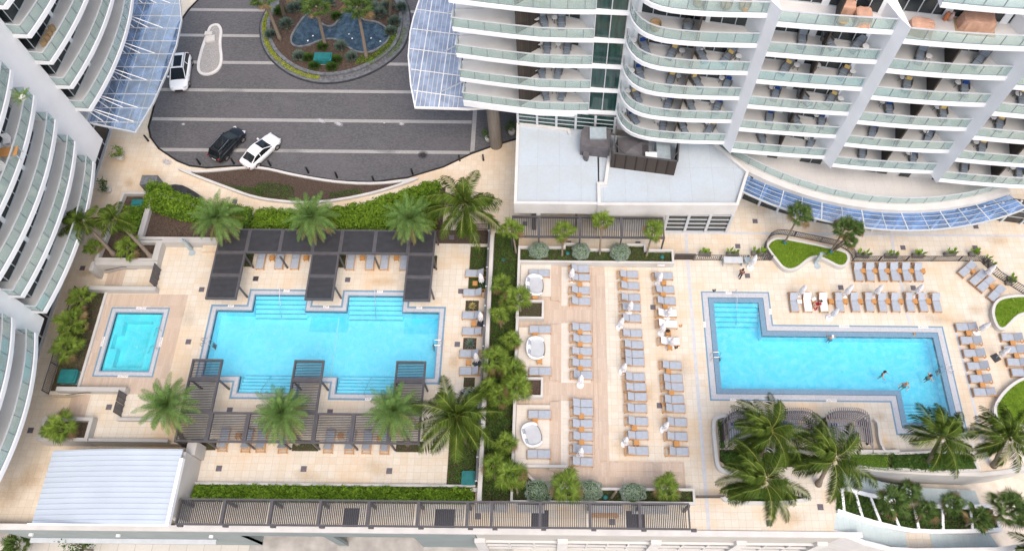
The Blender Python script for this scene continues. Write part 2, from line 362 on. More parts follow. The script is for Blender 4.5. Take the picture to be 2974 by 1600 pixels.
hvacdark = mat('hvac_cowl', (.12,.115,.125), .6, .12, 1.5)
tealbox = mat('teal_cover', (.02,.16,.165), .5, .12, 2)
stone = mat('black_stone', (.045,.047,.053), .35, .15, 2)
stonegrey = mat('grey_stone', (.155,.165,.18), .5, .2, 3)
colm = mat('column_render', (.20,.18,.16), .9, .1, 1, streak=(6,6,.5))
concrete = mat('concrete', (.42,.405,.38), .9, .15, .8, bump=.2, bscale=8, col2=(.30,.29,.27))
frosted = tiles('frosted_step', (.50,.58,.59), (.46,.54,.555), (.40,.475,.49), .55, 9, 0, msize=.01)
skin = mat('skin', (.50,.29,.21), .6, .06, 6)
hairm = mat('dark_hair', (.03,.022,.018), .6, .2, 12)
red = mat('red_cloth', (.40,.015,.04), .8, .1, 6)
maroon = mat('maroon_cloth', (.13,.015,.025), .8, .1, 6)
carwhite = mat('car_paint_white', (.78,.79,.80), .2, .01, 1, spec=.5)
carblack = mat('car_paint_black', (.012,.014,.018), .15, .1, 1, spec=.6)
carglass = mat('car_glass', (.012,.016,.018), .05, .2, 1, spec=.6)
tyre = mat('tyre_rubber', (.02,.02,.02), .8, .1, 9)
rimm = mat('alloy_rim', (.45,.46,.47), .3, .05, 4, metal=.7)
redlight = mat('tail_lamp', (.30,.01,.012), .2, .1, 5)
lampm = mat('headlamp', (.55,.57,.60), .15, .1, 5)
# ================================================================ the setting
G0 = -1.0
def struct(name, mb, m, smooth=False): return tag(mb.build(name, m, smooth=smooth), kind='structure')
def solid(name, mb, m, label, cat, group=None, smooth=False):
    return tag(mb.build(name, m, smooth=smooth), label, cat, group)
def qrect(t, x0, y0, x1, y1, z=0):
    ym = (y0+y1)/2; xm = (x0+x1)/2
    return (Q(t,x0,ym,z).x, Q(t,x1,ym,z).x, Q(t,xm,y1,z).y, Q(t,xm,y0,z).y)      # X0 X1 Y0 Y1
def rpoly(r): return [(r[0],r[2]),(r[1],r[2]),(r[1],r[3]),(r[0],r[3])]
def qpoly(t, pts, z=0): return [q2(t,a,b,z) for a,b in pts]
# street level far below, one sheet to the horizon
struct('ground', MB().add([(-900,-900,-9.02),(900,-900,-9.02),(900,900,-9.02),(-900,900,-9.02)], [(0,1,2,3)]), concrete)
struct('road', MB().sheet([(-30,-60),(-3.5,-60),(-3.5,8.9),(-27.6,8.9)], -9.012), road)
sw = tiles('street_paver', (.58,.555,.51), (.54,.515,.47), (.36,.34,.31), 1.6, 6.0, 0, (.45,.42,.36), .5, msize=.03)
struct('pavement', MB().sheet([(-90,-60),(-30.2,-60),(-27.8,9.8),(-90,9.8)], -9.010).sheet([(-3.3,-60),(60,-60),(60,9.8),(-3.3,9.8)], -9.010), sw)
# pools: inner outlines
LP = [(-31.45,23.12),(-28.0,23.12),(-28.0,21.57),(-23.15,21.57),(-23.15,23.12),(-19.2,23.12),(-19.2,21.57),(-14.0,21.57),(-14.0,23.12),(-10.5,23.12),
      (-10.5,29.53),(-14.0,29.53),(-14.0,31.18),(-19.2,31.18),(-19.2,29.53),(-23.15,29.53),(-23.15,31.18),(-28.1,31.18),(-28.1,29.53),(-31.45,29.53)]
RPB = [(15.0,21.9),(31.1,21.9),(31.1,18.95),(36.1,18.95),(36.1,28.0),(20.2,28.0),(20.2,31.38),(15.0,31.38)]
RP = offset(RPB, .48, True)
HT = [(-40.8,23.48),(-36.45,23.48),(-36.45,29.18),(-40.8,29.18)]
E0 = [q2(16,700,1190),q2(16,725,985),q2(16,745,560),q2(16,850,545),q2(16,1250,590),q2(16,1700,610),q2(16,2150,620),q2(16,2569,560)]
DECK = [(-44.75,21.2),(-41,21.2),(-41,18.9),(-40,18.9),(-40,16.85),(-31,16.85),(-31,10.07)] + E0 + [(75,18),(75,60),(-3.3,60),(-3.3,38.5),(-40,38.5),(-40,33.75),(-41,33.75),(-41,31.4),(-44.75,31.4)]
b = MB().sheet(DECK, 0, holes=(LP, RP, HT)); 
bd = ccw(DECK); b.ribbon(bd+[bd[0]], G0-.2, 0); struct('deck', b, deck)
PAV = [(-75,10.07),(-31,10.07),(-31,16.85),(-40,16.85),(-40,18.9),(-41,18.9),(-41,21.2),(-44.75,21.2),(-44.75,31.4),(-41,31.4),(-41,33.75),(-40,33.75),(-40,38.5),(-3.3,38.5),(-3.3,95),(-75,95)]
struct('path', MB().sheet(PAV, G0), deck2)
# driveway with pale bands
DRV = [(-41.0,95),(-41.75,71.04),(-43.0,68.6),(-43.69,66.2),(-43.8,60),(-43.68,54.38),(-43.6,51.48),(-43.05,50.11),(-41.83,48.66),(-39.54,47.12),(-38.08,46.5),(-36.24,46.26),(-33.41,46.55),(-30.28,46.52),(-26.82,45.60),(-22.45,44.83),(-18.72,44.68),(-15.07,45.30),(-11.44,46.68),(-8.6,48.4),(-6.4,49.4),(-3.3,50.6),(-3.3,95)]
struct('driveway', MB().sheet(DRV, G0+.004), asphalt)
def xspan(y, poly):
    xs = []
    for i in range(len(poly)):
        a, c = poly[i], poly[(i+1)%len(poly)]
        if (a[1]>y) != (c[1]>y): xs.append(a[0]+(c[0]-a[0])*(y-a[1])/(c[1]-a[1]))
    return min(xs), max(xs)
b = MB()
for y in (48.35,52.38,56.42,60.4,64.42,68.4,72.4,76.4):
    x0, x1 = xspan(y, DRV); x0b, x1b = xspan(y+.46, DRV)
    b.add([(x0+.15,y,G0+.008),(min(x1,-8.75)-.02,y,G0+.008),(min(x1b,-8.75)-.02,y+.42,G0+.008),(x0b+.15,y+.42,G0+.008)], [(0,1,2,3)])
b.add([(-8.72,48.6,G0+.008),(-8.27,48.8,G0+.008),(-8.27,60,G0+.008),(-8.72,60,G0+.008)], [(0,1,2,3)])
struct('road_marking', b, band)
solid('kerb', MB().wall([p for p in DRV[1:-1]], .16, G0-.1, G0+.09), black, 'thin black kerb curving round the south and west edge of the paved driveway', 'kerb')
# pool linings, steps and water
def basin(poly, depth):
    p = ccw(poly); return MB().ribbon((p+[p[0]])[::-1], -depth, -.1).sheet(p, -depth)
struct('pool_basin', basin(LP, 1.35), poolin); struct('pool_basin', basin(RP, 1.35), poolin); 
for poly in (LP, RPB, HT):
    p = ccw(poly)
def ring(poly, a, c, z0, z1):                        # flat-topped band between two offsets of an outline
    o = offset(ccw(poly), -a, True); i = offset(ccw(poly), -c, True)
    return MB().sheet(o, z1, holes=[i]) if a > c else MB().sheet(i, z1, holes=[o])
struct('pool_edge', ring(LP, .62, .44, 0, .006), pooltile); struct('pool_surround', ring(LP, .44, .10, 0, .004), coping)
b = ring(LP, .10, 0, 0, .008); p = ccw(LP); b.ribbon((p+[p[0]])[::-1], -.32, .008); struct('pool_edge', b, pooltile)
struct('pool_edge', ring(RPB, .66, .52, 0, .006), pooltile); struct('pool_surround', ring(RPB, .52, .04, 0, .004), coping)
struct('pool_edge', ring(RPB, .04, 0, 0, .010), stone)
b = ring(RPB, 0, -.48, 0, .018); p = ccw(RP); b.ribbon((p+[p[0]])[::-1], -.3, .018); struct('pool_edge', b, pooltile)
struct('pool_edge', ring(HT, .58, .44, 0, .010), pooltile); struct('pool_surround', ring(HT, .44, .12, 0, .008), coping)
b = ring(HT, .12, 0, 0, .012); p = ccw(HT); b.ribbon((p+[p[0]])[::-1], -.25, .012); struct('pool_edge', b, pooltile)
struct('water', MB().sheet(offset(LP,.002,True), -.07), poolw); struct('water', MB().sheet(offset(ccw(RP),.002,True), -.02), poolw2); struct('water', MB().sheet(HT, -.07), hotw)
st = MB(); ln = MB()
def steps(x0, x1, ya, yb, n, top=-.22, drop=.2):     # steps going down from ya to yb
    d = (yb-ya)/n
    for i in range(n):
        a, c = ya+d*i, ya+d*(i+1); z = top-drop*i
        st.box(x0, x1, min(a,c), max(a,c), -1.34, z)
        e = c-.05*(1 if d>0 else -1); ln.box(x0+.01, x1-.01, min(e,c+.004*(1 if d>0 else -1)), max(e,c+.004*(1 if d>0 else -1)), z-.06, z+.006)
steps(-28.08,-23.17,31.16,29.2,5); steps(-19.18,-14.02,31.16,29.15,5); steps(-27.98,-23.17,21.59,23.5,5); steps(-19.18,-14.02,21.59,23.5,5)
steps(15.5,19.7,30.88,28.75,5,-.16); steps(31.6,35.6,19.45,21.3,5,-.16)
struct('pool_step', st, poolin); struct('pool_step_edge', ln, pooltile)
# hot tub: bench round a deeper well
well = [(-40.05,23.95),(-37.35,23.95),(-37.35,28.5),(-40.05,28.5),(-40.05,27.25),(-40.72,27.25),(-40.72,25.75),(-40.05,25.75)]
b = MB().sheet(ccw(HT), -.45, holes=[well]); p = ccw(HT); b.ribbon((p+[p[0]])[::-1], -1.1, -.05)
p = ccw(well); b.ribbon((p+[p[0]])[::-1], -1.1, -.45).sheet(well, -1.1)
for i in range(3): b.box(-37.35-.0, -37.0+.16*i-.02, 23.98, 28.48, -1.09, -.95+.18*i)
struct('hot_tub_basin', b, mat('hot_tub_plaster', (.40,.80,.82), .6, .04, .4))
# darker deep-end floor panels of the left pool
struct('pool_floor_panel', MB().sheet([(-22.9,28.0),(-19.25,28.0),(-19.25,29.5),(-22.9,29.5)], -1.33).sheet([(-13.9,27.9),(-10.55,27.9),(-10.55,29.5),(-13.9,29.5)], -1.33), mat('deep_plaster', (.25,.72,.86), .6, .05, 1))
struct('pool_floor_strip', MB().box(-20.3,-20.16,23.3,29.4,-1.34,-1.30), plastic)
for x, y, zb in ((-26.1,26.2,-1.335),(-16.3,26.2,-1.335),(20,24.6,-1.335),(27.2,24.6,-1.335),(-38.7,26.2,-1.09)):
    solid('pool_drain', MB().lathe([(.12,0),(.12,.02),(.09,.03)], (x,y,zb), 14), plastic, {-26.1:'round white drain on the floor of the symmetrical pool, left of its lane strip',-16.3:'round white drain on the floor of the symmetrical pool, right of its lane strip',20:'round white drain on the floor of the L-shaped pool, nearer its wide steps',27.2:'round white drain on the floor of the L-shaped pool, nearer the bathers',-38.7:'round white drain on the floor of the hot tub'}[x], 'drain', 'drains on the pool floors')
# paving zones laid on the deck
HZ = [(-42.1,21.3),(-34.45,21.3),(-34.45,31.15),(-42.1,31.15)]
struct('plank_paving', MB().sheet(HZ, .004, holes=[offset(ccw(HT), -.58, True)]), plank)
zc = MB(); zc.sheet([(-2.95,13.2),(5.2,13.2),(5.2,34.5),(-2.95,34.5)], .004); struct('plank_paving', zc, plank)
struct('plank_paving', MB().sheet([(5.2,13.2),(11.65,13.2),(11.65,15.75),(5.2,15.75)], .004), plank)
struct('plank_step', MB().box(5.2,11.5,14.9,15.75,.004,.05).box(3.95,4.35,15.75,34.4,.004,.05).box(4.35,5.2,15.75,34.4,.004,.09), plank)
podr = [qrect(11,100,-110,410,215), qrect(11,80,520,410,995), qrect(15,75,-40,410,555)]
b = MB(); s1 = MB(); s2 = MB()
for r in podr:
    X1 = .02; b.box(-2.92, X1, r[2], r[3], .004, .30); s1.box(X1+.003, .78, r[2]-.35, r[3]+.35, .004, .17); s2.box(.783, .98, r[2]-.5, r[3]+.5, .004, .09)
struct('pod_platform', b, pale); struct('plank_step', s1, plank); struct('plank_step', s2, plank)
for i, (y0, y1) in enumerate(((Q(11,600,298).y, Q(7,600,1275).y), (Q(11,600,1052).y, Q(11,600,468).y), (Q(15,600,545).y, Q(11,600,1230).y))):
    struct('pale_paving', MB().box(1.02, 3.72, y0, y1, .004, .016), pale)
jm = mat('joint_strip', (.50,.51,.54), .7, .05, 2)
struct('expansion_joint', MB().sheet([(13.17,10.12),(13.47,10.12),(13.47,38.3),(13.17,38.3)], .004).sheet([(33.6,28.9),(33.85,28.9),(33.85,38.3),(33.6,38.3)], .004).sheet([(37.75,16),(38.0,16),(38.0,28.9),(37.75,28.9)], .004).sheet([(11.4,38.35),(62,38.35),(62,38.6),(11.4,38.6)], .004), jm)
# drain grates in the paving: t, x, y, z
GR = [(5,810,1280,G0),(9,1070,1290,0),(9,1850,650,0),(9,2510,32,0),(9,1980,138,0),(10,10,32,0),(10,912,42,0),(10,738,1338,0),(9,2255,1320,0),(6,1932,978,0),(10,2022,155,0),(10,1988,675,0),(13,300,200,G0),(13,2150,573,0),(14,480,578,0),(14,1320,598,0),
      (11,1408,312,0),(11,1472,1275,0),(12,770,118,0),(12,1482,122,0),(7,2335,1355,0),(7,2240,1065,0),(7,2410,820,0),(7,1260,1040,0),(7,580,1033,0),(7,150,845,0),(7,1155,820,0),(8,1380,1080,0),(8,2090,1080,0),(8,2095,872,0),(5,2305,628,G0),(16,570,952,0),(16,68,1110,0),(14,2190,1042,0),(15,1003,1098,0)]
gnames = ['on the lower path beside the raised planter','on the landing by the southern slatted gate','between hot tub and symmetrical pool','left of the tall arm of the northern pergola','just right of the northern slatted gate','under the middle arm of the northern pergola','between middle and right arms of the northern pergola','south of the pool between two pergola arms','south of the pool beside the first pergola arm','north of the lawn strip by the leaning palm','beside the second lounger on the lane','beside the spiky plant bed on the lane','near the corner of the small square planter','nearest the metal roofed pavilion','in the middle of the southern terrace','nearest the coconut palm on the southern terrace',
          'beside the white towelled loungers','beside the last pair of loungers','above the lounger row, left one','above the lounger row, right one','beside the woman in maroon','under the fence on the promenade','by the glass canopy corner','near the last trellis post','by the trellis fan palms','under the trellis, left end','under the trellis, middle','on the promenade past the lawn bed','on the promenade past the plants','nearest the end of the glass canopy','on the curved path by the kerb bed','under the coconut fronds by the stairs','by the joint on the lower terrace','under the long pergola near the hedge end','under the long pergola beside the bench']
gm = mat('grate', (.13,.12,.14), .6, .1, 4)
base = None
for (t,x,y,z), nme in zip(GR, gnames):
    v = Q(t,x,y,z)
    if base is None:
        mb = MB()
        mb.box(-.25,.25,-.25,.25,.004,.012)
        for i in range(5): mb.box(-.2+.09*i,-.16+.09*i,-.2,.2,.013,.02)
        base = tag(mb.build('drain_grate', gm), 'x', 'drain grate', 'square grates set in the paving'); o = base
    else: o = dup(base)
    o.location = (v.x,v.y,z+.002); o['label'] = 'square grey drain grate '+nme
sm1 = stainmat('white_splash', (.50,.50,.52), .8, 6); sm2 = stainmat('rust_stain', (.56,.40,.22), .24, .7); sm3 = stainmat('tyre_dust', (.18,.18,.19), .45, .8); sm4 = stainmat('grime', (.48,.42,.34), .22, .7)
for t,x,y,rx,ry,z,m_ in ((2,650,1185,1.1,.5,G0+.009,sm1),(2,820,1215,1.0,.5,G0+.009,sm1),(2,1440,1215,.6,.5,G0+.009,sm1),(2,1270,1205,.3,.3,G0+.009,sm1),(1,1800,1220,.4,.3,G0+.009,sm1),(5,1640,240,1.0,.6,G0+.009,sm1),(6,340,180,2.6,2.2,G0+.009,sm3),(2,300,1000,5,1.6,G0+.009,sm3),(1,2200,950,3.5,1.5,G0+.009,sm3),(2,1500,1000,4.5,1.5,G0+.009,sm3),(6,1200,60,4,1.5,G0+.009,sm3),(6,1650,170,.9,.9,G0+.009,stainmat('oil_spot',(.025,.025,.028),.9,5)),
  (5,1210,215,.8,.8,G0+.005,sm2),(5,1270,440,.9,1.1,G0+.005,sm2),(5,830,1320,1.4,.8,G0+.005,sm2),(13,300,650,1.6,2,G0+.005,sm2),(13,120,800,2,2.6,G0+.005,sm2),(14,1200,560,2.5,1.2,.006,sm2),(14,500,640,2,1,.006,sm2),(10,1250,60,2.5,.8,.006,sm2),(10,1960,830,.9,1.3,.006,sm2),(7,2450,700,2.2,1.6,.006,sm2),(7,2450,600,1,1,.006,sm2),(16,1150,60,1.0,.8,.006,sm2),(16,1250,330,1.4,.8,.006,sm2),(11,1350,1150,1.6,2,.006,sm2),(15,1100,350,1.4,1.6,.006,sm2),(12,1700,420,3,1,.006,sm4),(12,2100,330,1.6,1,.006,sm2),(11,1700,900,1.5,2,.006,sm4),(8,1100,900,3,1,.006,sm4),(8,2300,1000,2,1.2,.006,sm2),(15,1600,600,2.4,1.4,.008,sm4),(11,900,900,1.2,3,.008,sm4),(9,1850,400,1.2,2,.006,sm4),(16,300,1050,2,1.2,.006,sm2)):
    v = Q(t,x,y,z); o = struct('paving_stain', MB().add([(-rx,-ry,0),(rx,-ry,0),(rx,ry,0),(-rx,ry,0)],[(0,1,2,3)]), m_); o.location = (v.x,v.y,z+rnd.uniform(0,.0015)); o.rotation_euler = (0,0,rnd.uniform(-.5,.5))
# ================================================================ walls and planters
def clean_in(outer, th):
    o = offset(outer, th, True); r = []
    for p in o:
        d = min(seg_d(p, outer[i-1], outer[i]) for i in range(len(outer)))
        if inpoly(p[0],p[1],outer) and d > th*.85: r.append(p)
    return r
def seg_d(p, a, c):
    p = Vector(p); a = Vector(a[:2]); c = Vector(c[:2]); d = c-a; t = max(0,min(1,(p-a).dot(d)/max(1e-9,d.length_squared))); return (p-a-d*t).length
def planter(name, outer, th, z0, z1, soilz, wm, label, cap=None, sm=None, cat='planter', group=None):
    outer = ccw(outer); c = (sum(p[0] for p in outer)/len(outer), sum(p[1] for p in outer)/len(outer), z0)
    t = thing(name, c, label, cat, group); inner = clean_in(outer, th); n = len(outer)
    b = MB(); b.ribbon(outer+[outer[0]], z0, z1); b.ribbon((inner+[inner[0]])[::-1], soilz-.3, z1); b.sheet(outer, z1, holes=[inner])
    b.world('wall', wm, t); MB().sheet(clean_in(outer, th*.6), soilz).world('soil', sm or soil, t)
    return inner
NP1 = planter('raised_planter', [(-43.85,34.3),(-38.1,34.3),(-38.1,36.55),(-40.1,36.55),(-40.1,42.1),(-43.1,42.1)], .28, G0-.02, .85, .35, grey, 'L-shaped grey planter with two leaning coconut palms beside the curved tower')
NP2 = planter('raised_planter', [(-40.09,36.6),(-31.6,36.6),(-31.6,38.3),(-34.9,40.4),(-37.3,41.3),(-40.09,42.2)], .28, G0-.02, .95, .5, grey, 'wide grey planter of bare mulch under the first date palm')
solid('stair_wall', MB().box(-43.75,-37.75,33.82,34.28,G0,.82).box(-44.1,-43.7,33.2,34.2,G0,.82), grey, 'grey stucco wall with handrail along the northern stair', 'wall')
solid('courtyard_wall', MB().box(-38.08,-37.75,34.3,36.5,-.02,.95).box(-37.75,-31.65,36.25,36.58,-.02,.98), grey, 'grey corner wall behind the shower post of the pool court', 'wall')
solid('stair_wall', MB().box(-43.7,-37.3,31.2,31.58,G0,.8), grey, 'grey wall with red marker between hot tub court and northern gate', 'wall')
solid('stair_wall', MB().box(-43.75,-37.6,21.28,21.68,G0,.8), grey, 'grey wall south of the hot tub with sloping handrail', 'wall')
solid('ramp_wall', MB().box(-39.95,-32.9,16.86,17.12,G0,.62), grey, 'long low grey wall above the metal roofed pavilion', 'wall')
solid('low_wall', MB().box(-37.9,-31.8,18.78,19.0,0,.45), grey, 'short low grey wall beside the southern slatted gate', 'wall')
solid('planter_edge', MB().box(-42.3,-42.08,21.7,31.2,0,.25), cream, 'low pale kerb between planting bed and hot tub court', 'kerb')
SPL = planter('square_planter', [(-44.1,16.82),(-39.75,16.82),(-39.75,18.92),(-44.1,18.92)], .3, G0-.02, .8, .3, grey, 'grey rectangular planter with one small fan palm above the metal roof')
for (y0,y1,nm) in ((31.6,33.78,'broad pale stair climbing east beside the northern stucco wall'),(18.95,21.25,'broad pale stair climbing east beside the hot tub wall')):
    b = MB()
    for i in range(6): b.box(-43.2+.36*i, -41.0, y0, y1, G0+.001, G0+.166*(i+1)-.004)
    solid('stair', b, plank, nm, 'stairs')
b = MB()
for a,c in (((-43.3,33.72,-.1),(-41.2,33.72,.62)),((-43.4,21.2,-.1),(-41.3,21.2,.62))): pass
for nm,a,c in (('dark sloping handrail on the northern stair wall',(-43.2,33.70,-.15),(-41.2,33.70,.62)),('dark sloping handrail on the wall south of the hot tub',(-43.3,21.2,-.15),(-41.2,21.2,.62))):
    solid('handrail', MB().tube([a,c,(c[0]+.5,c[1],c[2])], .03, 8), metal, nm, 'handrail')
# parapet building along the street (podium)
pt = thing('podium_building', (-10,9.9,-9), 'long podium building with blue grey and cream street wall below the terraces', 'building')
b = MB(); b.box(-46.5,-26.6,9.72,9.98,-9,-.25); b.box(-26.6,-11.6,9.72,9.98,-3.0,-.25); b.box(-11.6,-6.2,9.72,9.98,-9,-.25); b.box(-19.4,-18.6,9.72,9.98,-9,-3.0); b.world('wall', greywall, pt)
MB().box(-6.1,26,9.7,9.98,-9,-.25).world('wall', mat('cream_panel', (.44,.43,.40), .8, .04, .6), pt)
MB().box(-47,26,9.62,10.07,-.25,.10).world('parapet_cap', parapet, pt)
MB().box(-46,-29.5,9.3,9.7,-5.6,-5.35).world('service_ledge', alu, pt)
for i,(x0,x1) in enumerate(((-26.6,-19.6),(-18.9,-11.6))):
    MB().box(x0,x1,9.2,16,-9.0,-8.985).world('garage_floor', concrete, pt); MB().box(x0,x1,16,16.2,-9,-1.5).world('garage_back', greywall, pt); MB().box(x0-.35,x0,9.75,16,-9,-1.5).world('garage_pier', greywall, pt); MB().box(x0+2,x0+5,13.5,15.5,-8.98,-8.2).world('crate_stack', cream, pt)
for x0,x1 in ((-5.6,.9),(1.6,8.9),(9.7,16.3),(17.0,23.4)):
    f = MB()
    for z in (-7.9,-6.1,-4.0): f.box(x0,x1,9.5,9.69,z-.16,z+.16)
    n = int((x1-x0)/1.7)
    for k in range(n+1): f.box(x0+(x1-x0)*k/n-.07, x0+(x1-x0)*k/n+.07, 9.52,9.68,-7.75,-4.15)
    f.world('window_frame', parapet, pt); MB().box(x0,x1,9.655,9.695,-7.9,-4.0).world('window', mat('louvre_glass_%d'%int(x0+6), (.13,.13,.13), .3, .3, 1.5), pt)
for x in (-5.9,1.25,9.3,16.65,23.6): MB().box(x-.45,x+.45,9.35,9.7,-9,-2.9).world('pilaster', parapet, pt)
for x in (-44.5,-37,-29): MB().box(x-.15,x+.15,9.5,9.72,-3.0,-2.8).world('wall_lamp', plastic, pt)
# divider wall between the left pool deck and the planting strip
dv = thing('divider_wall', (-6,26,0), 'long pale divider wall with dark glass screen right of the symmetrical pool', 'wall')
MB().box(-5.95,-5.6,12.2,37.5,0,.95).world('wall', parapet, dv); MB().box(-6.12,-5.97,13.6,38.4,0,1.5).world('screen', mat('screen_panel', (.10,.105,.115), .3, .1, 1), dv)
for i in range(13): MB().box(-6.15,-5.965,13.6+2*i,13.68+2*i,0,1.53).world('post', alu, dv)
# green planting strip and lawn beds (soil sheets)
struct('planting_bed', MB().sheet([(-5.6,12.3),(-3.2,12.3),(-3.2,38.2),(-5.6,38.2)], .05).sheet([(-44.7,21.5),(-42.3,21.5),(-42.3,31.35),(-44.7,31.35)], .05).sheet([(-7.9,31.7),(-6.15,31.7),(-6.15,36.6),(-7.9,36.6)], .05).sheet([(-8.7,13.3),(-6.15,13.3),(-6.15,20.2),(-8.7,20.2)], .05).sheet([(-31,12.0),(-6.2,12.0),(-6.2,13.35),(-31,13.35)],.05), soil)
solid('hedge_kerb', MB().box(-31,-6.2,13.36,13.56,0,.35).box(-6.6,-5.6,13.0,13.3,0,.4), cream, 'long low cream kerb in front of the southern hedge', 'kerb')
b = MB()
for t,x0,y0,x1,y1 in ((10,2068,247,2198,348),(10,2045,612,2175,724),(10,2050,1000,2160,1095)):
    r = qrect(t,x0,y0,x1,y1); b.sheet(rpoly(r), .006)
struct('planting_bed', b, soil)
for i,(x0,x1,y0,y1) in enumerate(((-22.3,-20,34.2,35.6),(-13.3,-11.1,34.2,35.6),(-31.3,-29,34.2,35.6),(-31.2,-28.9,16.35,17.3),(-22.3,-20,16.35,17.3),(-13.3,-11.0,16.35,17.3))):
    struct('planting_bed', MB().sheet([(x0,y0),(x1,y0),(x1,y1),(x0,y1)], .006), soil)
# central terrace walls
cw = thing('terrace_wall', (-3,25,0), 'white stepped wall along the left side of the daybed terrace', 'wall')
MB().box(-3.2,-2.95,28.95,34.75,0,.95).world('wall', cream, cw); MB().box(-3.2,-2.95,21.2,28.9,0,.952).world('wall', cream, cw); MB().box(-3.2,-2.95,15.3,20.9,0,.954).world('wall', cream, cw); MB().box(-3.2,1.6,15.05,15.28,0,.5).world('wall', cream, cw)
CP1 = planter('square_planter', [(-3.25,28.7),(-.62,28.7),(-.62,30.6),(-3.25,30.6)], .2, 0, .8, .55, cream, 'square cream planter with mossy plants between the first and second daybed pods')
CP2 = planter('square_planter', [(-3.25,21.15),(-.6,21.15),(-.6,23.0),(-3.25,23.0)], .2, 0, .8, .55, cream, 'square cream planter of bare dark pebbles between the second and third daybed pods')
NB = planter('long_planter', [(-3.2,34.55),(11.85,34.55),(11.85,36.1),(9.2,36.1),(9.2,36.7),(6.6,36.7),(6.6,36.1),(3.5,36.1),(3.5,36.7),(1.2,36.7),(1.2,36.3),(-3.2,36.3)], .2, 0, .9, .55, cream, 'long white planter with clipped silver shrubs at the top of the sun terrace')
SB = planter('long_planter', [(-3.2,12.05),(12.25,12.05),(12.25,13.35),(-.5,13.35),(-2.4,15.0),(-3.2,15.0)], .2, 0, .8, .5, cream, 'long white planter with clipped silver shrubs at the bottom of the sun terrace')
solid('notice_board', MB().obox((10.6,34.5,.55),.7,.03,.35), plastic, 'small white notice plate on the white planter wall', 'sign')
# white kerbed mulch bed by the driveway
KB = smooth_poly([(-39.6,46.15),(-38.0,45.75),(-35.5,45.85),(-32.07,46.38),(-30.0,46.3),(-26.77,45.42),(-21.8,44.52),(-17.1,44.5),(-12.9,45.45),(-17.01,43.55),(-21.07,42.37),(-24.5,41.85),(-27.28,41.95),(-30.5,42.4),(-33.90,43.75),(-37.35,45.1)], 2)
KBI = planter('kerb_bed', KB, .24, G0-.05, G0+.32, G0+.15, parapet, 'crescent shaped mulch bed with white kerb between driveway and hedge', cat='planting bed')
solid('basin_pier', MB().box(-41.7,-40.1,43.0,44.15,G0,.75), stonegrey, 'dark square stone pier at the end of the black water basin', 'pier')
BB = smooth_poly([(-40.1,43.5),(-38.3,43.85),(-36.8,43.1),(-35.2,42.0),(-36.4,42.1),(-37.5,42.6),(-38.6,42.9),(-40.1,42.6)], 1)
solid('water_basin', MB().prism(BB, G0, -.3), stone, 'low curved black stone water basin beside the hedge', 'basin')
# fountain island
IO = smooth_poly([(-34.3,67),(-34.13,65.40),(-33.49,63.08),(-32.05,60.83),(-29.65,58.78),(-27.22,57.79),(-25.25,57.53),(-22.47,58.00),(-19.79,59.50),(-17.71,61.61),(-16.74,63.76),(-16.5,67.21),(-17.36,70.45),(-19.5,73.5),(-25,75.5),(-31,73.5),(-33.6,70.2)], 2)
fi = thing('fountain_island', (-25,66,G0), 'oval driveway island with dark stone rings around a planted blue pond', 'island')
II = offset(ccw(IO), .95, True); I2 = offset(ccw(IO), 1.35, True)
b = MB(); b.prism(IO, G0, G0+.12); b.world('outer_kerb', stone, fi)
b = MB(); o1 = offset(ccw(IO), .16, True); b.sheet(o1, G0+.16, holes=[II]); b.ribbon(o1+[o1[0]], G0+.1, G0+.16); b.world('grey_ring', stonegrey, fi)
b = MB(); b.sheet(II, G0+.45, holes=[I2]); b.ribbon(II+[II[0]], G0+.1, G0+.45); b.ribbon((I2+[I2[0]])[::-1], G0+.1, G0+.45); b.world('inner_ring', stonegrey, fi)
PO = smooth_poly([(-29.3,66.6),(-30.1,63.9),(-29.5,62.7),(-28,62.9),(-26.96,63.65),(-25.6,64.1),(-24.28,63.69),(-22.8,62.3),(-21.6,61.9),(-20.3,62.2),(-19.0,63.7),(-18.9,65.0),(-20.4,66.5),(-22.4,66.6),(-23.2,68.8),(-24.6,68.5),(-24.9,66.5),(-25.7,65.5),(-27,66.0),(-27.6,67.2),(-28.6,67.8)], 2)
MB().sheet(I2, G0+.38, holes=[offset(ccw(PO), -.2, True)]).world('soil', soil, fi)
b = MB(); po = offset(ccw(PO), -.22, True); pi_ = ccw(PO); b.sheet(po, G0+.52, holes=[pi_]); b.ribbon(po+[po[0]], G0+.2, G0+.52); b.ribbon((pi_+[pi_[0]])[::-1], G0+.0, G0+.52); b.world('pond_rim', stonegrey, fi)
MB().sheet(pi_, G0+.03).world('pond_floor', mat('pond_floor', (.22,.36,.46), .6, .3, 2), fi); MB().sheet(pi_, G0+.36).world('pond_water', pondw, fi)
jet = MB()
for t,x,y in ((2,570,352),(2,925,335),(2,955,378),(2,1140,375),(2,1232,405),(2,520,400)):
    v = Q(t,x,y,-.6); jet.lathe([(.02,.0),(.10,.02),(.06,.05),(.02,.10)], (v.x,v.y,G0+.35), 9)
jet.world('bubbling_jet', plastic, fi)
# small white kerbed pebble island
SI = smooth_poly([(-39.97,66.11),(-38.96,66.44),(-38.27,65.34),(-38.15,63.48),(-37.31,60.76),(-37.53,59.27),(-38.63,58.52),(-39.72,58.80),(-40.2,59.9),(-40.26,62.53),(-40.09,65.01)], 2)
planter('traffic_island', SI, .3, G0-.05, G0+.18, G0+.14, parapet, 'white kerbed island of grey pebbles on the driveway', sm=pebble, cat='island')
v = Q(1,2060,360,G0+.3); solid('concrete_ramp_block', MB().obox((v.x-.1,v.y+.25,G0+.36),.85,.5,.5).obox((v.x+.15,v.y-.35,G0+.27),1.0,.9,.24,.25), cream, 'cream angled block across the pebble island', 'block')
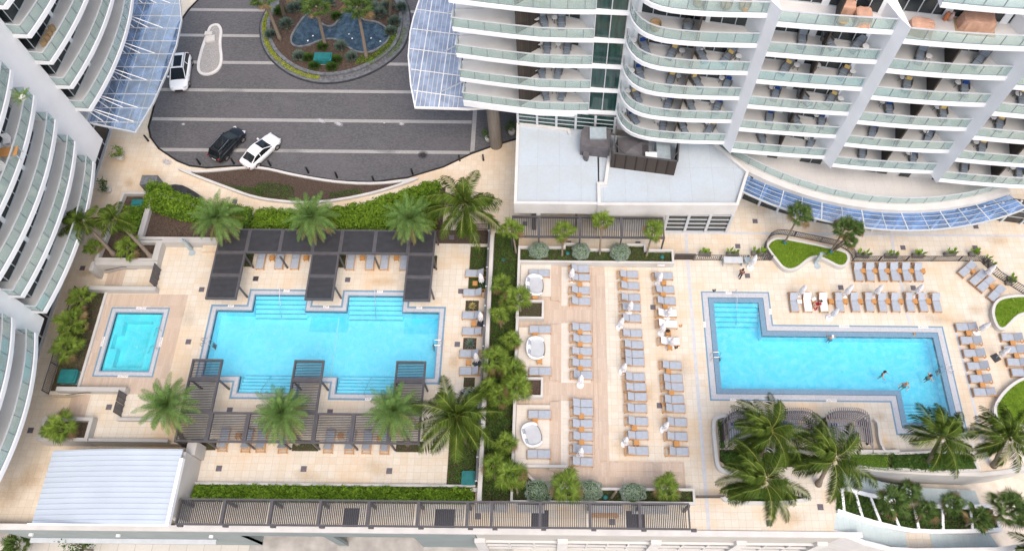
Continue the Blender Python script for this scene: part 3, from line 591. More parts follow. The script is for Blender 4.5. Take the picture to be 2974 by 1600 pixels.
# ================================================================ lawn beds on the right
def lawnbed(outer, label, h=.55):
    o = smooth_poly(outer, 2); inner = planter('lawn_bed', o, .26, 0, h, h-.08, cream, label, sm=grassm, cat='planter', group='curved lawn beds'); return inner
LB1 = lawnbed(qpoly(8, [(25,1060),(90,985),(180,970),(450,1020),(760,1090),(845,1120),(868,1190),(830,1265),(755,1275),(660,1225),(600,1195),(520,1170),(440,1215),(370,1280),(290,1310),(200,1290),(120,1190),(60,1110)], .55), 'curved bed of bright grass inside a slatted fence, with two fan palms')
LB2 = lawnbed(qpoly(12, [(2250,330),(2290,240),(2370,200),(2569,180),(2900,210),(2900,330),(2569,380),(2500,420),(2440,490),(2380,540),(2310,520),(2265,430)], .55), 'curved bed of bright grass by the angled loungers')
LB3 = lawnbed(qpoly(12, [(2270,1280),(2340,1160),(2440,1060),(2569,985),(2900,960),(2900,1480),(2569,1480),(2420,1510),(2340,1470),(2280,1386)], .55), 'curved bed of bright grass nearest the right lower loungers')
# ================================================================ towers
FH = 3.2
def rail(par, pts, z, h=1.05, step=1.45, inset=0.0, gm_=None):
    """glass balustrade along plan points (world), as two parts of par"""
    g = MB(); g.wall(pts, .02, z+.06, z+h-.04); g.world('glass_panel', gm_ or railglass, par)
    b = MB()
    for p in resample(pts, step): b.box(p[0]-.025,p[0]+.025,p[1]-.025,p[1]+.025,z,z+h-.03)
    b.world('balustrade_frame', aludark, par); b = MB()
    b.wall(pts, .10, z+h-.03, z+h+.03); b.world('handrail', alu, par)
def mk_balcony(tw, front, back, z, railpts, th=.42, inner=1):
    me = MB(); poly = front + back[::-1]; me.prism(poly, z-th, z-.012)
    s_ = me.world('balcony', white, tw)
    def sub(mb, name, m):
        l = tw.location; mb.v = [(a-l.x,b-l.y,c-l.z) for a,b,c in mb.v]; return mb.build(name, m, s_)
    sub(MB().sheet(offset(front, .14*inner)+[(p[0],p[1]) for p in back[::-1]], z), 'floor', balfloor)
    g = MB().wall(railpts, .02, z+.05, z+1.02); sub(g, 'glass_panel', railglass)
    b = MB()
    for p in resample(railpts, 1.4): b.box(p[0]-.03,p[0]+.03,p[1]-.03,p[1]+.03,z,z+1.02)
    b.wall(railpts, .05, z+.0, z+.05); sub(b, 'railing_frame', aludark); b = MB().wall(railpts, .11, z+1.022, z+1.08); sub(b, 'handrail', alu)
    return s_
def window_wall(tw, pts, z, h, pane=1.15, gmat=None, every=4, pier=.55):
    fr = MB(); gl = MB(); prs = []
    gl.ribbon(pts, z+.08, z+h)
    q = resample(pts, pane)
    for i, p in enumerate(q):
        j = min(i+1, len(q)-1); a = Vector(q[max(i-1,0)]); c = Vector(q[j]); d = (c-a).normalized(); ang = math.atan2(d.y,d.x)
        if every and i % every == 0: prs.append(MB()); prs[-1].obox((p[0],p[1],z+h/2), pier, .16, h-.02, ang)
        else: fr.obox((p[0],p[1],z+h/2), .07, .10, h-.04, ang)
    fr.wall(pts, .09, z, z+.09); fr.wall(pts, .09, z+h-.12, z+h-.02)
    f = fr.world('sliding_door', alu, tw)
    l = tw.location; gl.v = [(a-l.x,b-l.y,c-l.z) for a,b,c in gl.v]; gl.build('pane', gmat or darkglass, f)
    for pr in prs: pr.world('pier', white, tw)
Z0 = 7.6
RT = thing('hotel_tower', (18,52,0), 'white hotel tower with stepped bays of glass railed balconies at upper right', 'building')
B0f = [(-8.63,48.49),(-5.9,48.05),(-3.46,47.70),(-1.2,47.42),(1.2,47.35),(3.42,47.35)]
B1f = smooth_poly([(6.55,50.3),(6.15,48.6),(6.05,47.3),(6.35,46.1),(7.1,45.06),(8.4,44.42),(10.4,44.12),(12.6,43.98),(16.15,43.93)], 1, False)
B2f = arc3((16.73,43.08),(21.1,42.66),(25.37,42.36)); B3f = arc3((25.92,41.52),(30.6,41.05),(35.15,40.86)); B4f = arc3((35.45,40.0),(40.5,39.5),(46.5,39.25))
B0b = [(-8.63,50.6),(-3.3,50.9),(-1.05,50.5),(2.3,49.5),(3.42,48.9)]
B1b = [(6.9,50.4),(6.95,47.25),(8.78,46.84),(12.36,46.28),(15.35,45.75)]
B2b = [(16.4,45.55),(20.05,45.05),(24.66,44.05)]; B3b = [(25.34,44.47),(29.5,43.9),(34.17,43.15)]; B4b = [(34.7,43.0),(40,42.3),(46.5,41.5)]
for k in range(6):
    z = Z0+FH*k
    for fr, bk, rl in ((B0f,B0b,[(-8.5,50.0)]+offset(B0f,.14)[0:]), (B1f,B1b,offset(B1f,.14)), (B2f,B2b,offset(B2f,.14)), (B3f,B3b,offset(B3f,.14)), (B4f,B4b,offset(B4f,.14))):
        if k == 0 and fr is B0f: mk_balcony(RT, fr, bk, z, rl, .8)
        else: mk_balcony(RT, fr, bk, z, rl)
    h = FH-.43
    window_wall(RT, B0b[1:4], z, h, 1.2, None, 3); window_wall(RT, B1b[1:], z, h, 1.1, None, 5, .35); window_wall(RT, B2b, z, h, 1.05, None, 4); window_wall(RT, B3b, z, h, 1.05, None, 4); window_wall(RT, B4b, z, h, 1.05, None, 4)
    # dark wood partitions in the middle of each bay
    for n_, (a, c) in enumerate((((-3.15,47.9),(-1.2,49.4)), ((11.3,44.25),(11.9,46.3)), ((21.0,42.85),(21.5,44.8)), ((30.4,41.25),(30.9,43.7)), ((40.2,39.7),(40.7,42.2)))):
        if k == 5 and n_ in (3,4): continue
        MB().wall([a,c], .12, z+.01, z+FH-.45).world('partition_screen', woodscreen, RT)
    # glass staircase column between the first two bays
    MB().ribbon([(3.42,47.62),(4.7,47.5),(6.0,47.42)], z+.0, z+FH-.36).world('curtain_glass', tealglass, RT)
    MB().prism([(3.40,47.32),(6.15,47.2),(6.15,49),(3.40,49)], z-.36, z-.002).world('floor_band', white, RT)
    b = MB()
    for x in (3.44,4.72): b.box(x-.04,x+.04,47.44 if x<4 else 47.40,47.66,z,z+FH-.37)
    b.world('mullion', alu, RT)
for k in (6,):                                         # set-back penthouse level at the right
    z = Z0+FH*k; f3 = arc3((27.4,41.9),(31,41.45),(35.15,41.2)); mk_balcony(RT, f3, [(27.4,44.3),(34.17,43.15)], z, offset(f3,.14)); f4 = arc3((35.15,41.2),(40.5,39.9),(46.5,39.5))
    mk_balcony(RT, f4, [(34.7,43.0),(46.5,41.5)], z, offset(f4,.14))
FT = Z0+FH*5+1.25
for pl in ([(16.15,43.92),(16.75,43.02),(16.42,45.6),(15.33,45.8)], [(25.35,42.33),(25.93,41.45),(25.38,44.55),(24.62,44.08)], [(35.12,40.85),(35.46,39.95),(34.75,43.05),(34.1,43.2)]):
    MB().prism(pl, Z0-.6, FT).world('fin_wall', white, RT)
MB().prism([(6.1,47.9),(6.9,47.35),(6.9,49.5),(6.1,49.5)], Z0-.4, FT).world('fin_wall', white, RT)
b = MB(); body = [(-8.5,51.0),(-3.3,51.0),(-1.0,50.6),(2.4,49.6),(3.4,47.75),(6.0,47.6),(6.98,47.4),(8.8,46.95),(15.4,45.85),(16.4,45.7),(20.05,45.2),(24.7,44.2),(25.4,44.6),(29.5,44.05),(34.3,43.3),(40,42.45),(46.5,41.7),(46.5,58),(-8.5,60)]
b.prism(body, 4.6, FT+2.0); b.world('wall', white, RT)
# lower floor under the first bay: glazed wall
gl = [(-3.4,47.95),(1.4,47.45),(6.2,46.95)]
MB().ribbon(gl, 4.9, 7.2).world('curtain_glass', tealglass, RT)
b = MB()
for p in resample(gl, 1.9): b.obox((p[0],p[1]-.06,6.0), .22,.12,2.4)
for z in (5.5,6.1,6.7): b.wall([(p[0],p[1]-.05) for p in gl], .06, z-.03, z+.03)
b.world('mullion', alu, RT)
MB().lathe([(.68,0),(.62,7.2)], (-6.0,49.6,G0), 18).world('column', colm, RT)
MB().box(-3.3,-3.0,44.0,48.0,G0,4.6).world('side_wall', concrete, RT)
# terrace with curved balustrade in front of the right bays
TE = arc3((16.3,45.6),(31.5,39.24),(43.6,41.35), 26); TB = [(16.4,45.9),(20.5,44.6),(25.7,43.8),(34.7,42.25),(43.7,41.4)]
TO = offset(TE, -.62)
t = thing('curved_terrace', (30,41,4), 'curved upper terrace with glass balustrade above the blue canopy', 'terrace')
MB().prism(TE+TB[::-1], 4.0, 4.5).world('terrace_floor', tiles('terrace_tile', (.60,.585,.565), (.57,.555,.54), (.50,.485,.47), .9,.9,0,(.58,.55,.50),.3), t)
MB().wall(offset(TE,-.31), .62, 3.55, 4.46).world('ledge', parapet, t)
rail(t, offset(TE,.1), 4.5, 1.05, 1.7)
b = MB(); b.ribbon(TB, 4.5, 7.2); b.world('back_wall', cream, t)
for i, p in enumerate(resample(TB, 1.05)[1:]):
    if i % 6 in (1,2,4): MB().obox((p[0],p[1]-.06,5.6), .95,.06,2.1, -.16).world('window', darkglass, t)
# blue glass canopy below the terrace
CO = arc3((18.2,41.2),(32.6,36.9),(45.5,39.5), 28); CI = offset(TO, -.02)
CI = arc3((19.0,42.6),(31.8,38.72),(44.0,40.75), 28)
ca = thing('glass_canopy', (31,38,3.5), 'curved blue glass canopy band along the promenade below the terrace', 'canopy')
b = MB(); vs = []; 
for a, c in zip(CI, CO): vs += [(a[0],a[1],3.95),(c[0],c[1],3.55)]
b.add(vs, [(2*i,2*i+1,2*i+3,2*i+2) for i in range(28)]); b.world('glass', blueglass, ca)
b = MB()
for i in range(0,29,2): b.bar((CI[i][0],CI[i][1],3.97),(CO[i][0],CO[i][1],3.58),.09 if i%4==0 else .05,.08)
for s_ in (.25,.5,.75): 
    for i in range(28): b.bar(*[tuple(CI[j][m]*(1-s_)+CO[j][m]*s_ for m in (0,1))+(3.95*(1-s_)+3.55*s_+.01,) for j in (i,i+1)], .04,.04)
b.wall(CO, .12, 3.46, 3.64); b.world('frame', alu, ca)
sf = thing('shop_front', (31,40,0), 'dark glazed shop front with pale mullions below the curved canopy', 'shop front')
SFp = arc3((19.2,42.6),(32.3,38.95),(44.4,40.3),24)+[(47.5,39.85),(56,40.5)]
MB().ribbon(SFp, 0, 4.0).world('glass', darkglass, sf)
b = MB()
for p in resample(SFp, 1.9): b.box(p[0]-.11,p[0]+.11,p[1]-.14,p[1]+.06,0,3.9)
for z in (1.0,2.0,3.0): b.wall(SFp, .08, z-.03, z+.03)
b.world('mullion', alu, sf)
# ---------------------------------------------------------------- restaurant with membrane roof
rs = thing('restaurant', (7,43,0), 'low restaurant building with pale blue flat membrane roof and white parapet', 'building')
RW = [(-3.4,38.55),(4.45,38.55),(4.45,47),(-3.4,48.2)]; RE = [(4.45,38.45),(17.45,38.65),(18.85,42.4),(16.0,45.7),(5.6,47.0),(4.45,47)]
MB().sheet([(-3.4,38.7),(4.4,38.7),(4.4,47.6),(-3.4,47.9)], 4.72).sheet([(4.5,38.65),(17.3,38.8),(18.7,42.4),(16.0,45.6),(4.6,46.9)], 4.72).world('roof', roofm, rs)
b = MB(); b.wall([(-3.4,48.0),(-3.4,38.68),(4.45,38.68)], .28, 3.3, 5.0); b.wall([(4.45,38.55),(4.45,40.88),(5.1,40.9),(5.66,45.0)], .3, 4.4, 5.05); b.wall([(4.3,38.58),(17.4,38.72),(18.75,42.4),(15.9,45.6)], .28, 3.3, 5.06); b.wall([(-3.4,47.9),(1.6,47.2),(1.7,46.7)], .26, 4.5, 5.0)
b.world('parapet', parapet, rs)
MB().box(4.45,11.1,38.58,38.75,0,3.3).world('wall', cream, rs)
MB().box(-3.4,4.45,41.4,41.6,0,3.3).world('recess_wall', cream, rs)
MB().box(-1.9,-1.5,38.6,39.0,0,3.3).world('column', metal, rs); MB().box(-1.45,-1.05,38.56,38.95,2.4,3.31).world('bracket', cream, rs); MB().box(2.3,2.5,38.7,38.9,0,3.3).world('column', metal, rs)
b = MB(); b.box(11.12,17.3,38.66,38.74,.05,3.28); g_ = b.world('window', darkglass, rs)
b = MB()
for x in (11.15,13.2,15.25,17.35): b.box(x-.13,x+.13,38.5,38.64,0,3.29)
for z in (.1,.85,1.6,2.35,3.1): b.box(11.2,17.3,38.55,38.64,z-.03,z+.03)
b.world('window_frame', alu, rs)
MB().box(17.36,17.5,38.7,42.2,0,3.3).world('side_wall', cream, rs)
sc_ = thing('roof_screen', (8.7,43,4.72), 'dark slatted enclosure around machinery on the pale restaurant roof', 'screen')
b = MB()
for i in range(14):
    z = 4.8+.165*i; b.bar((5.67,42.93,z),(11.69,42.07,z),.05,.13); b.bar((11.69,42.07,z),(12.1,45.2,z),.05,.13); b.bar((5.67,42.93,z),(6.1,45.9,z),.05,.13)
b.world('slat', woodscreen, sc_)
MB().bar((5.6,42.95,7.08),(11.75,42.06,7.08),.12,.12).bar((11.72,42.05,7.08),(12.15,45.3,7.08),.12,.12).bar((5.66,42.9,7.08),(6.1,46,7.08),.12,.12).bar((5.9,43.9,7.08),(6.9,42.8,7.08),.08,.08).bar((11.1,42.2,7.08),(11.9,43.2,7.08),.08,.08).world('top_rail', metal, sc_)
MB().add([(5.75,42.98,4.75),(11.65,42.14,4.75),(11.65,42.14,7.0),(5.75,42.98,7.0)],[(0,1,2,3)]).world('backing', woodscreen, sc_)
ah = thing('air_handler', (7.4,44,4.72), 'dark sheet metal air handling unit with creased top inside the roof screen', 'machine')
b = MB(); b.box(6.3,9.3,43.0,45.6,4.72,5.9); v0 = (7.5,44.0,6.35)
b.add([(6.3,43.0,5.9),(9.3,43.0,5.9),(9.3,45.6,5.9),(6.3,45.6,5.9),v0],[(0,1,4),(1,2,4),(2,3,4),(3,0,4)]); b.world('cowl', hvacdark, ah)
b = MB()
for i in range(7): b.box(8.6+.09*i,8.65+.09*i,43.1,44.6,6.0,6.12)
b.world('louvre', metal, ah)
solid('air_duct', MB().box(10.0,11.3,42.9,45.2,4.74,6.0).prism([(9.15,43.0),(10.0,42.9),(10.1,43.9),(9.2,44.0)],5.4,5.8), hvac, 'teal grey sheet metal duct with white box inside the roof screen', 'duct')
solid('white_unit', MB().box(8.85,9.95,42.75,43.6,5.82,6.35), plastic, 'small white rectangular unit beside the grey duct on the restaurant roof', 'machine')
ac = thing('extract_unit', (4.2,45.6,4.72), 'dark rounded extract unit with pale lid left of the roof screen', 'machine')
MB().prism([(2.7,44.35),(5.5,44.0),(5.7,46.3),(3.1,46.6),(2.75,46.0)], 4.72, 6.2).world('housing', hvacdark, ac); MB().box(3.6,5.2,45.1,46.4,6.2,6.45).world('lid', hvac, ac); MB().prism(smooth_poly([(3.0,43.7),(3.5,43.5),(3.6,44.4),(3.0,44.4)],1),4.72,5.4).world('outlet', hvacdark, ac)
# left tower ---------------------------------------------------------------
LT = thing('hotel_tower', (-52,35,G0), 'white curved hotel tower with sweeping glass railed balconies at the left edge', 'building')
def wing(ya, yb, xm, xc, ks, z0):
    ym = (ya+yb)/2; fr = arc3((xc,ya),(xm,ym),(xc,yb),22)              # going north with the street on the right
    wx = -45.35; bw = arc3((wx-.05,ya+1.3),(wx+.35,ym),(wx-.05,yb-1.3),8); bw = [(wx-1.3,ya+1.3)]+bw+[(wx-1.3,yb-1.3)]
    back = [(wx-1.3,ya)]+bw+[(wx-1.3,yb)]
    for k in ks:
        z = z0+FH*k
        rp = [(xc-1.6,ya+.14)]+offset(fr,.14)+[(xc-1.6,yb-.14)]
        mk_balcony(LT, fr, back, z, rp, .42)
        window_wall(LT, bw, z, FH-.43, 1.3, None, 4, .4)
    bi = [(p[0]-.12, p[1]+(.1 if p[1]<ym else -.1)) for p in bw]; MB().prism([(-62,ya+1.4)]+bi+[(-62,yb-1.4)], z0-.5 if ks[0]==0 else z0, z0+FH*(ks[-1]+1)-.45).world('wall', white, LT)
wing(46.45, 62.85, -42.66, -43.65, range(0,7), 8.4)
wing(26.98, 42.72, -43.03, -43.93, range(0,7), 5.2)
wing(9.3, 25.02, -42.82, -44.08, range(0,5), 5.2)
for ya, yb, z0 in ((42.5,46.65,3.3),(24.85,27.15,3.3)): MB().box(-60,-45.05,ya,yb,z0,34).world('pier_wall', white, LT)
MB().box(-62,-46.0,5,66,33,34).world('roof', white, LT)
gp = [(-47.7,8),(-47.7,46.0),(-47.62,51.2)]
MB().ribbon([(-47.9,8),(-47.66,26.4),(-47.65,51.2),(-47.65,70)], G0, 5.0).world('ground_floor_glass', mat('bronze_glass',(.035,.032,.03),.1,.3,.8,spec=.6), LT)
b = MB()
for y in range(9,70,2): b.box(-47.68,-47.58,y-.05,y+.05,G0,5)
b.box(-47.7,-47.56,8,70,1.55,1.75); b.box(-47.72,-47.4,8,70,G0,G0+.12); b.world('mullion', alu, LT)
MB().box(-60,-46.2,26.6,69,4.4,5.0).world('soffit', white, LT)
# canopy over the west drop-off
c1 = thing('glass_canopy', (-42,54,5.5), 'pointed blue glass canopy hung on rods from the left tower', 'canopy')
CP = [(-45.6,47.05),(-40.5,45.85),(-39.65,49.57),(-39.2,53.6),(-39.04,57.02),(-39.3,60.55),(-40.2,63.6),(-42,69),(-45.5,69)]
MB().sheet(CP, 5.5).world('glass', bluemid, c1)
b = MB()
edge = CP[1:8]
b.wall(CP[:8], .12, 5.42, 5.62)
for y in [47.1+1.75*i for i in range(12)]:
    x1 = xspan(y, CP)[1]; b.box(-45.5, x1, y-.03, y+.03, 5.5, 5.57)
for x in (-44.6,-43.7,-42.8,-41.6,-40.6):
    y0 = max(45.9 if x>-40.6 else 47.0-(x+45.6)*.22, 45.9); b.box(x-.015,x+.015,y0+.1,68,5.51,5.54)
b.world('frame', alu, c1)
b = MB()
for y in [48.85+3.5*i for i in range(6)]+[47.15]:
    for dx in (1.2,2.7,4.2):
        if -45.2+dx < xspan(y, CP)[1]-.1: b.bar((-45.1,y+.1,8.0),(-45.2+dx,y,5.6),.07,.07)
b.world('hanger_rod', plastic, c1)
# canopy over the east drop-off
c2 = thing('glass_canopy', (-11.5,57,5.5), 'pale blue glass canopy with white ribs over the driveway by the right tower', 'canopy')
CP2 = [(-13.63,49.26),(-8.42,49.13),(-5.9,49.35),(-6.2,50.6),(-9.0,50.9),(-9.6,58),(-10.2,66),(-11,72),(-13.3,72),(-14.41,63.82),(-14.83,61.17),(-15.0,59.16),(-14.9,55.82),(-14.3,52.0)]
MB().sheet(CP2, 5.5).world('glass', canopyglass, c2)
b = MB(); b.wall([CP2[8],CP2[9],CP2[10],CP2[11],CP2[12],CP2[13],CP2[0],CP2[1],CP2[2]], .14, 5.40, 5.64)
for i in range(7):
    y = 50.9+2.75*i; x0, x1 = xspan(y, CP2); b.bar((x0+.1,y+.45,5.58),(x1,y-.35,5.58),.07,.08)
for i in range(13):
    x = -14.6+.47*i
    if x > -9.2: break
    ya = 49.3 if x > -13.6 else 49.3+(-13.6-x)*5.0
    b.bar((x,ya,5.53),(x+.9,min(71,ya+26),5.53),.10 if i%5==2 else .035,.05)
b.world('frame', plastic, c2)
b = MB()
for y in (51.2,56.5,61.8): b.bar((-8.8,y-.2,7.4),(-11.2,y,5.62),.10,.10)
b.world('strut', alu, c2)
# ================================================================ metal roofed pavilion
mp = thing('pavilion', (-35.5,12.5,0), 'pavilion with pale blue standing seam metal roof at lower left', 'building')
def mz(x): return 3.55-.011*max(0,(-32-x))**2
xs = [-41.2+.62*i for i in range(19)]; b = MB(); vs = []
for x in xs: vs += [(x,9.62,mz(x)),(x,15.55,mz(x)),(x,9.62,mz(x)-.1),(x,15.55,mz(x)-.1)]
fs = []
for i in range(18): a = 4*i; fs += [(a,a+4,a+5,a+1),(a+2,a+3,a+7,a+6),(a,a+2,a+6,a+4),(a+1,a+5,a+7,a+3)]
b.add(vs, fs)
for j in range(14):
    y = 9.9+.425*j
    for i in range(18): b.bar((xs[i],y,mz(xs[i])+.02),(xs[i+1],y,mz(xs[i+1])+.02),.03,.06)
b.world('roof', metalroof, mp)
MB().box(-30.05,-29.78,9.6,14.8,3.3,3.75).box(-41,-29.9,9.5,9.61,3.2,3.5).world('fascia', white, mp)
MB().box(-30.6,-29.9,10.3,15.4,0,3.2).box(-40.5,-30.7,15.0,15.3,G0,2.7).world('wall', grey, mp)
MB().box(-41.9,-39,13.7,14.1,G0,.9).world('side_wall', grey, mp)
solid('service_wall', MB().box(-30.5,-29.7,15.45,16.6,0,2.0), grey, 'grey block wall at the top corner of the metal roofed pavilion', 'wall')
# ================================================================ pergolas
def slatpanel(par, x0, x1, y0, y1, z, along, step=.115, w=.05, h=.10, m=None):
    b = MB()
    if along == 'x':
        n = int((y1-y0)/step)
        for i in range(n): y = y0+step*(i+.5); b.box(x0,x1,y-w/2,y+w/2,z-h,z)
    else:
        n = int((x1-x0)/step)
        for i in range(n): x = x0+step*(i+.5); b.box(x-w/2,x+w/2,y0,y1,z-h,z)
    return b.world('slat_panel', m or slatm, par)
def frame(b, x0, x1, y0, y1, z, w=.16, h=.24):
    b.box(x0,x1,y0,y0+w,z-h,z); b.box(x0,x1,y1-w,y1,z-h,z); b.box(x0,x0+w,y0+w+.001,y1-w-.001,z-h,z-.002); b.box(x1-w,x1,y0+w+.001,y1-w-.001,z-h,z-.002)
pn = thing('pergola', (-21,34,0), 'dark slatted pergola with three arms reaching over the top of the symmetrical pool', 'pergola')
ZP = 2.6; b = MB(); cells = []
xa = [(-31.55,-28.72),(-22.48,-19.9),(-13.5,-11.0)]
for x0,x1 in xa: frame(b,x0,x1,29.55,31.97,ZP); frame(b,x0,x1,31.98,34.35,ZP); frame(b,x0,x1,34.36,36.95,ZP); cells += [(x0,x1,29.55,31.97),(x0,x1,31.98,34.35),(x0,x1,34.36,36.95)]
for x0,x1 in ((-28.71,-25.6),(-25.59,-22.49),(-19.89,-16.7),(-16.69,-13.51)): frame(b,x0,x1,34.36,36.95,ZP); cells.append((x0,x1,34.36,36.95))
b.world('beam', metal, pn)
for c in cells: slatpanel(pn, c[0]+.17,c[1]-.17,c[2]+.17,c[3]-.17,ZP-.02,'x',.125,.085,.13)
def posts(par, pts, z, w=.14):
    for x,y in pts: MB().box(x-w/2,x+w/2,y-w/2,y+w/2,0,z-.25).world('post', metal, par)
posts(pn, [(-31.45,34.1),(-28.8,34.1),(-28.8,30.93),(-31.45,30.9),(-22.4,34.1),(-25.5,34.1),(-19.9,34.1),(-19.9,30.93),(-22.4,30.9),(-16.6,34.1),(-13.4,34.1),(-11.08,34.1),(-11.08,30.93),(-13.4,30.9),(-31.4,36.8),(-11.1,36.8),(-19.9,36.8)], ZP)
ps = thing('pergola', (-21,18,0), 'dark slatted pergola with three arms reaching over the bottom of the symmetrical pool', 'pergola')
b = MB(); cells = []
xb = [(-31.42,-28.75),(-22.45,-19.82),(-13.5,-10.88)]
for x0,x1 in xb: frame(b,x0,x1,21.9,23.75,ZP); frame(b,x0,x1,19.02,21.89,ZP); frame(b,x0,x1,16.4,19.01,ZP); cells += [(x0,x1,21.9,23.75),(x0,x1,19.02,21.89),(x0,x1,16.4,19.01)]
for x0,x1 in ((-28.74,-25.6),(-25.59,-22.46),(-19.81,-16.65),(-16.64,-13.51)): frame(b,x0,x1,16.4,19.01,ZP); cells.append((x0,x1,16.4,19.01))
b.world('beam', metal, ps)
for c in cells: slatpanel(ps, c[0]+.17,c[1]-.17,c[2]+.17,c[3]-.17,ZP-.02,'x',.145,.052,.09)
posts(ps, [(-28.75,21.85),(-31.2,21.85),(-19.88,21.85),(-22.3,21.85),(-10.95,21.85),(-13.4,21.85),(-28.7,16.5),(-31.3,16.5),(-25.5,16.5),(-22.4,16.5),(-19.9,16.5),(-16.6,16.5),(-13.35,16.5),(-10.98,16.5)], ZP)
lp = thing('pergola', (-9,10.7,0), 'very long dark slatted pergola along the street parapet', 'pergola')
ZL = 2.8; dv_ = [-29.75]+[Q(t,x,1000,ZL).x for t,x in ((13,2185),(14,150),(14,630),(14,1110),(14,1600),(14,2085),(14,2325),(15,300),(15,790),(15,1280))]+[11.34]
b = MB()
for x0,x1 in zip(dv_[:-1],dv_[1:]): frame(b,x0+.002,x1-.002,9.72,11.78,ZL,.12,.22)
b.world('beam', metal, lp)
for x0,x1 in zip(dv_[:-1],dv_[1:]): slatpanel(lp,x0+.13,x1-.13,9.85,11.65,ZL-.02,'y',.15,.062,.1)
for x in dv_: MB().box(x-.1,x+.1,11.5,11.72,0,ZL-.23).world('post', metal, lp); MB().box(x+.1,x+.5,9.6,9.85,ZL-.55,ZL-.23).world('bracket', metal, lp)
mt_ = mat('dark_mat', (.045,.045,.055), .7, .15, 8)
b = MB()
for t,x0,x1 in ((14,870,1020),(14,1770,1965),(15,215,385),(15,1150,1330)):
    b.box(Q(t,x0,1040).x, Q(t,x1,1040).x, 9.98+.1, 11.6, .004, .012)
struct('dark_paving', b, mt_)
for a_,c_,w_ in ((-6.0,-3.5,'left of the planter end'),(-2.6,-.3,'at the left end of the bottom planter'),(3.2,6.2,'below the teak bench'),(7,10,'nearest the right end')): solid('concrete_bench', MB().box(a_,c_,11.35,11.95,0,.45), grey, 'grey block seat under the long pergola, '+w_, 'bench', 'grey blocks under the long pergola')
bn = thing('bench', (Q(15,935,1025,.4).x, Q(15,935,1025,.4).y, 0), 'long teak slatted bench under the long pergola', 'bench')
b = MB()
for i in range(6): b.box(-1.1,1.1,-.25+.085*i,-.19+.085*i,.40,.44)
b.build('seat', teak, bn)
for x in (-1,1):
    for y in (-.2,.2): MB().box(x-.04,x+.04,y-.04,y+.04,0,.40).build('leg', teak, bn)
tr_ = thing('pergola', (3.4,37.4,0), 'dark slatted trellis between the restaurant and the row of fan palms', 'pergola')
ZT = 3.0; dx_ = [-3.8]+[Q(7,x,760,ZT).x for x in (290,690,1095)]+[10.74]
b = MB()
for x0,x1 in zip(dx_[:-1],dx_[1:]): frame(b,x0+.002,x1-.002,36.15,38.45,ZT,.14,.24)
b.world('beam', metal, tr_)
for x0,x1 in zip(dx_[:-1],dx_[1:]): slatpanel(tr_,x0+.15,x1-.15,36.3,38.3,ZT-.02,'y',.17,.06,.12)
for x in dx_: MB().box(x-.07,x+.07,36.3,36.44,0,ZT-.24).world('post', metal, tr_)
# ================================================================ curved slatted cabanas
def cabana(t,x0,x1,ytop,ybot,label):
    ZC = 2.5; a = Q(t,x0,(ytop+ybot)/2,ZC); c = Q(t,x1,(ytop+ybot)/2,ZC); yt = Q(t,(x0+x1)/2,ytop,ZC).y; yb = Q(t,(x0+x1)/2,ybot,1.2).y
    W = c.x-a.x; o = thing('cabana', ((a.x+c.x)/2, (yt+yb)/2, 0), label, 'cabana', 'slatted cabanas by the L-shaped pool'); D = yt-yb
    n = int(W/.175); b = MB(); 
    for i in range(n+1):
        u = 2*i/n-1; x = W/2*u*(1-.08*(1-abs(u))); e = max(0,1-abs(u)**5)**.5
        yN = D/2-.35*(abs(u)**4)*2.0; zt = 1.55+.95*e
        pts = [(x,yN+.02,.05),(x,yN+.10,zt-.25),(x,yN-.02,zt)]+[(x,yN-(D-.1)*s,zt-.10*s-.75*max(0,s-.55)**2*1.6) for s in (.25,.5,.75,1.0)]
        for p,q in zip(pts[:-1],pts[1:]): b.bar(p,q,.085,.05)
        b.bar((x,yN-.02,zt),(x,yN+.32,zt-.02),.075,.05)
    b.build('slat_shell', mat('weathered_slat_%d'%int(x1), (.20,.19,.20), .7, .15, 3, streak=(6,.8,.8)), o)
    b = MB()
    for s in (0.02,.5,.97):
        P_ = []
        for i in range(0,n+1,2):
            u = 2*i/n-1; x = W/2*u*(1-.08*(1-abs(u))); e = max(0,1-abs(u)**5)**.5; yN = D/2-.35*(abs(u)**4)*2.0; zt = 1.55+.95*e
            P_.append((x, yN-(D-.1)*s, zt-.06-.10*s-.75*max(0,s-.55)**2*1.6))
        b.tube(P_, .04, 6)
    b.build('hoop', metal, o)
    MB().wall([(-W/2-.05,-D/2+.3),(-W/2-.02,D/2-.9),(-W/2+.5,D/2-.25)],.08,0,1.5).build('side_wall', woodscreen, o); MB().wall([(W/2+.05,-D/2+.3),(W/2+.02,D/2-.9),(W/2-.5,D/2-.25)],.08,0,1.5).build('side_wall', woodscreen, o)
    db = thing('daybed', (o.location.x, o.location.y+.1, 0), 'blue grey daybed inside the cabana '+label.split('cabana')[1].strip(' ,'), 'daybed')
    MB().box(-W*.33,W*.33,-.9,.75,.12,.42).build('base', wicker, db); MB().box(-W*.32,-.01,-.88,.73,.42,.56).box(.01,W*.32,-.88,.73,.42,.56).build('mattress', cushion, db)
    MB().obox((-W*.2,.5,.68),.55,.22,.3).build('pillow', blue, db); MB().obox((W*.2,.5,.68),.55,.22,.3).build('pillow', yellow, db)
cabana(16,640,1110,10,345,'rounded slatted grey cabana, clear of the palm fronds')
cabana(16,165,580,12,300,'rounded slatted grey cabana half hidden behind palm fronds')
cabana(15,2135,2540,12,330,'rounded slatted grey cabana deep beneath the coconut palms')
CB = smooth_poly(qpoly(15,[(2110,60),(2030,75),(1995,130),(2020,380),(2035,540),(2080,600),(2200,610)],.4),2,False)
solid('curved_wall', MB().wall(CB,.3,0,.55), cream, 'low white rounded wall at the west end of the cabanas', 'wall')
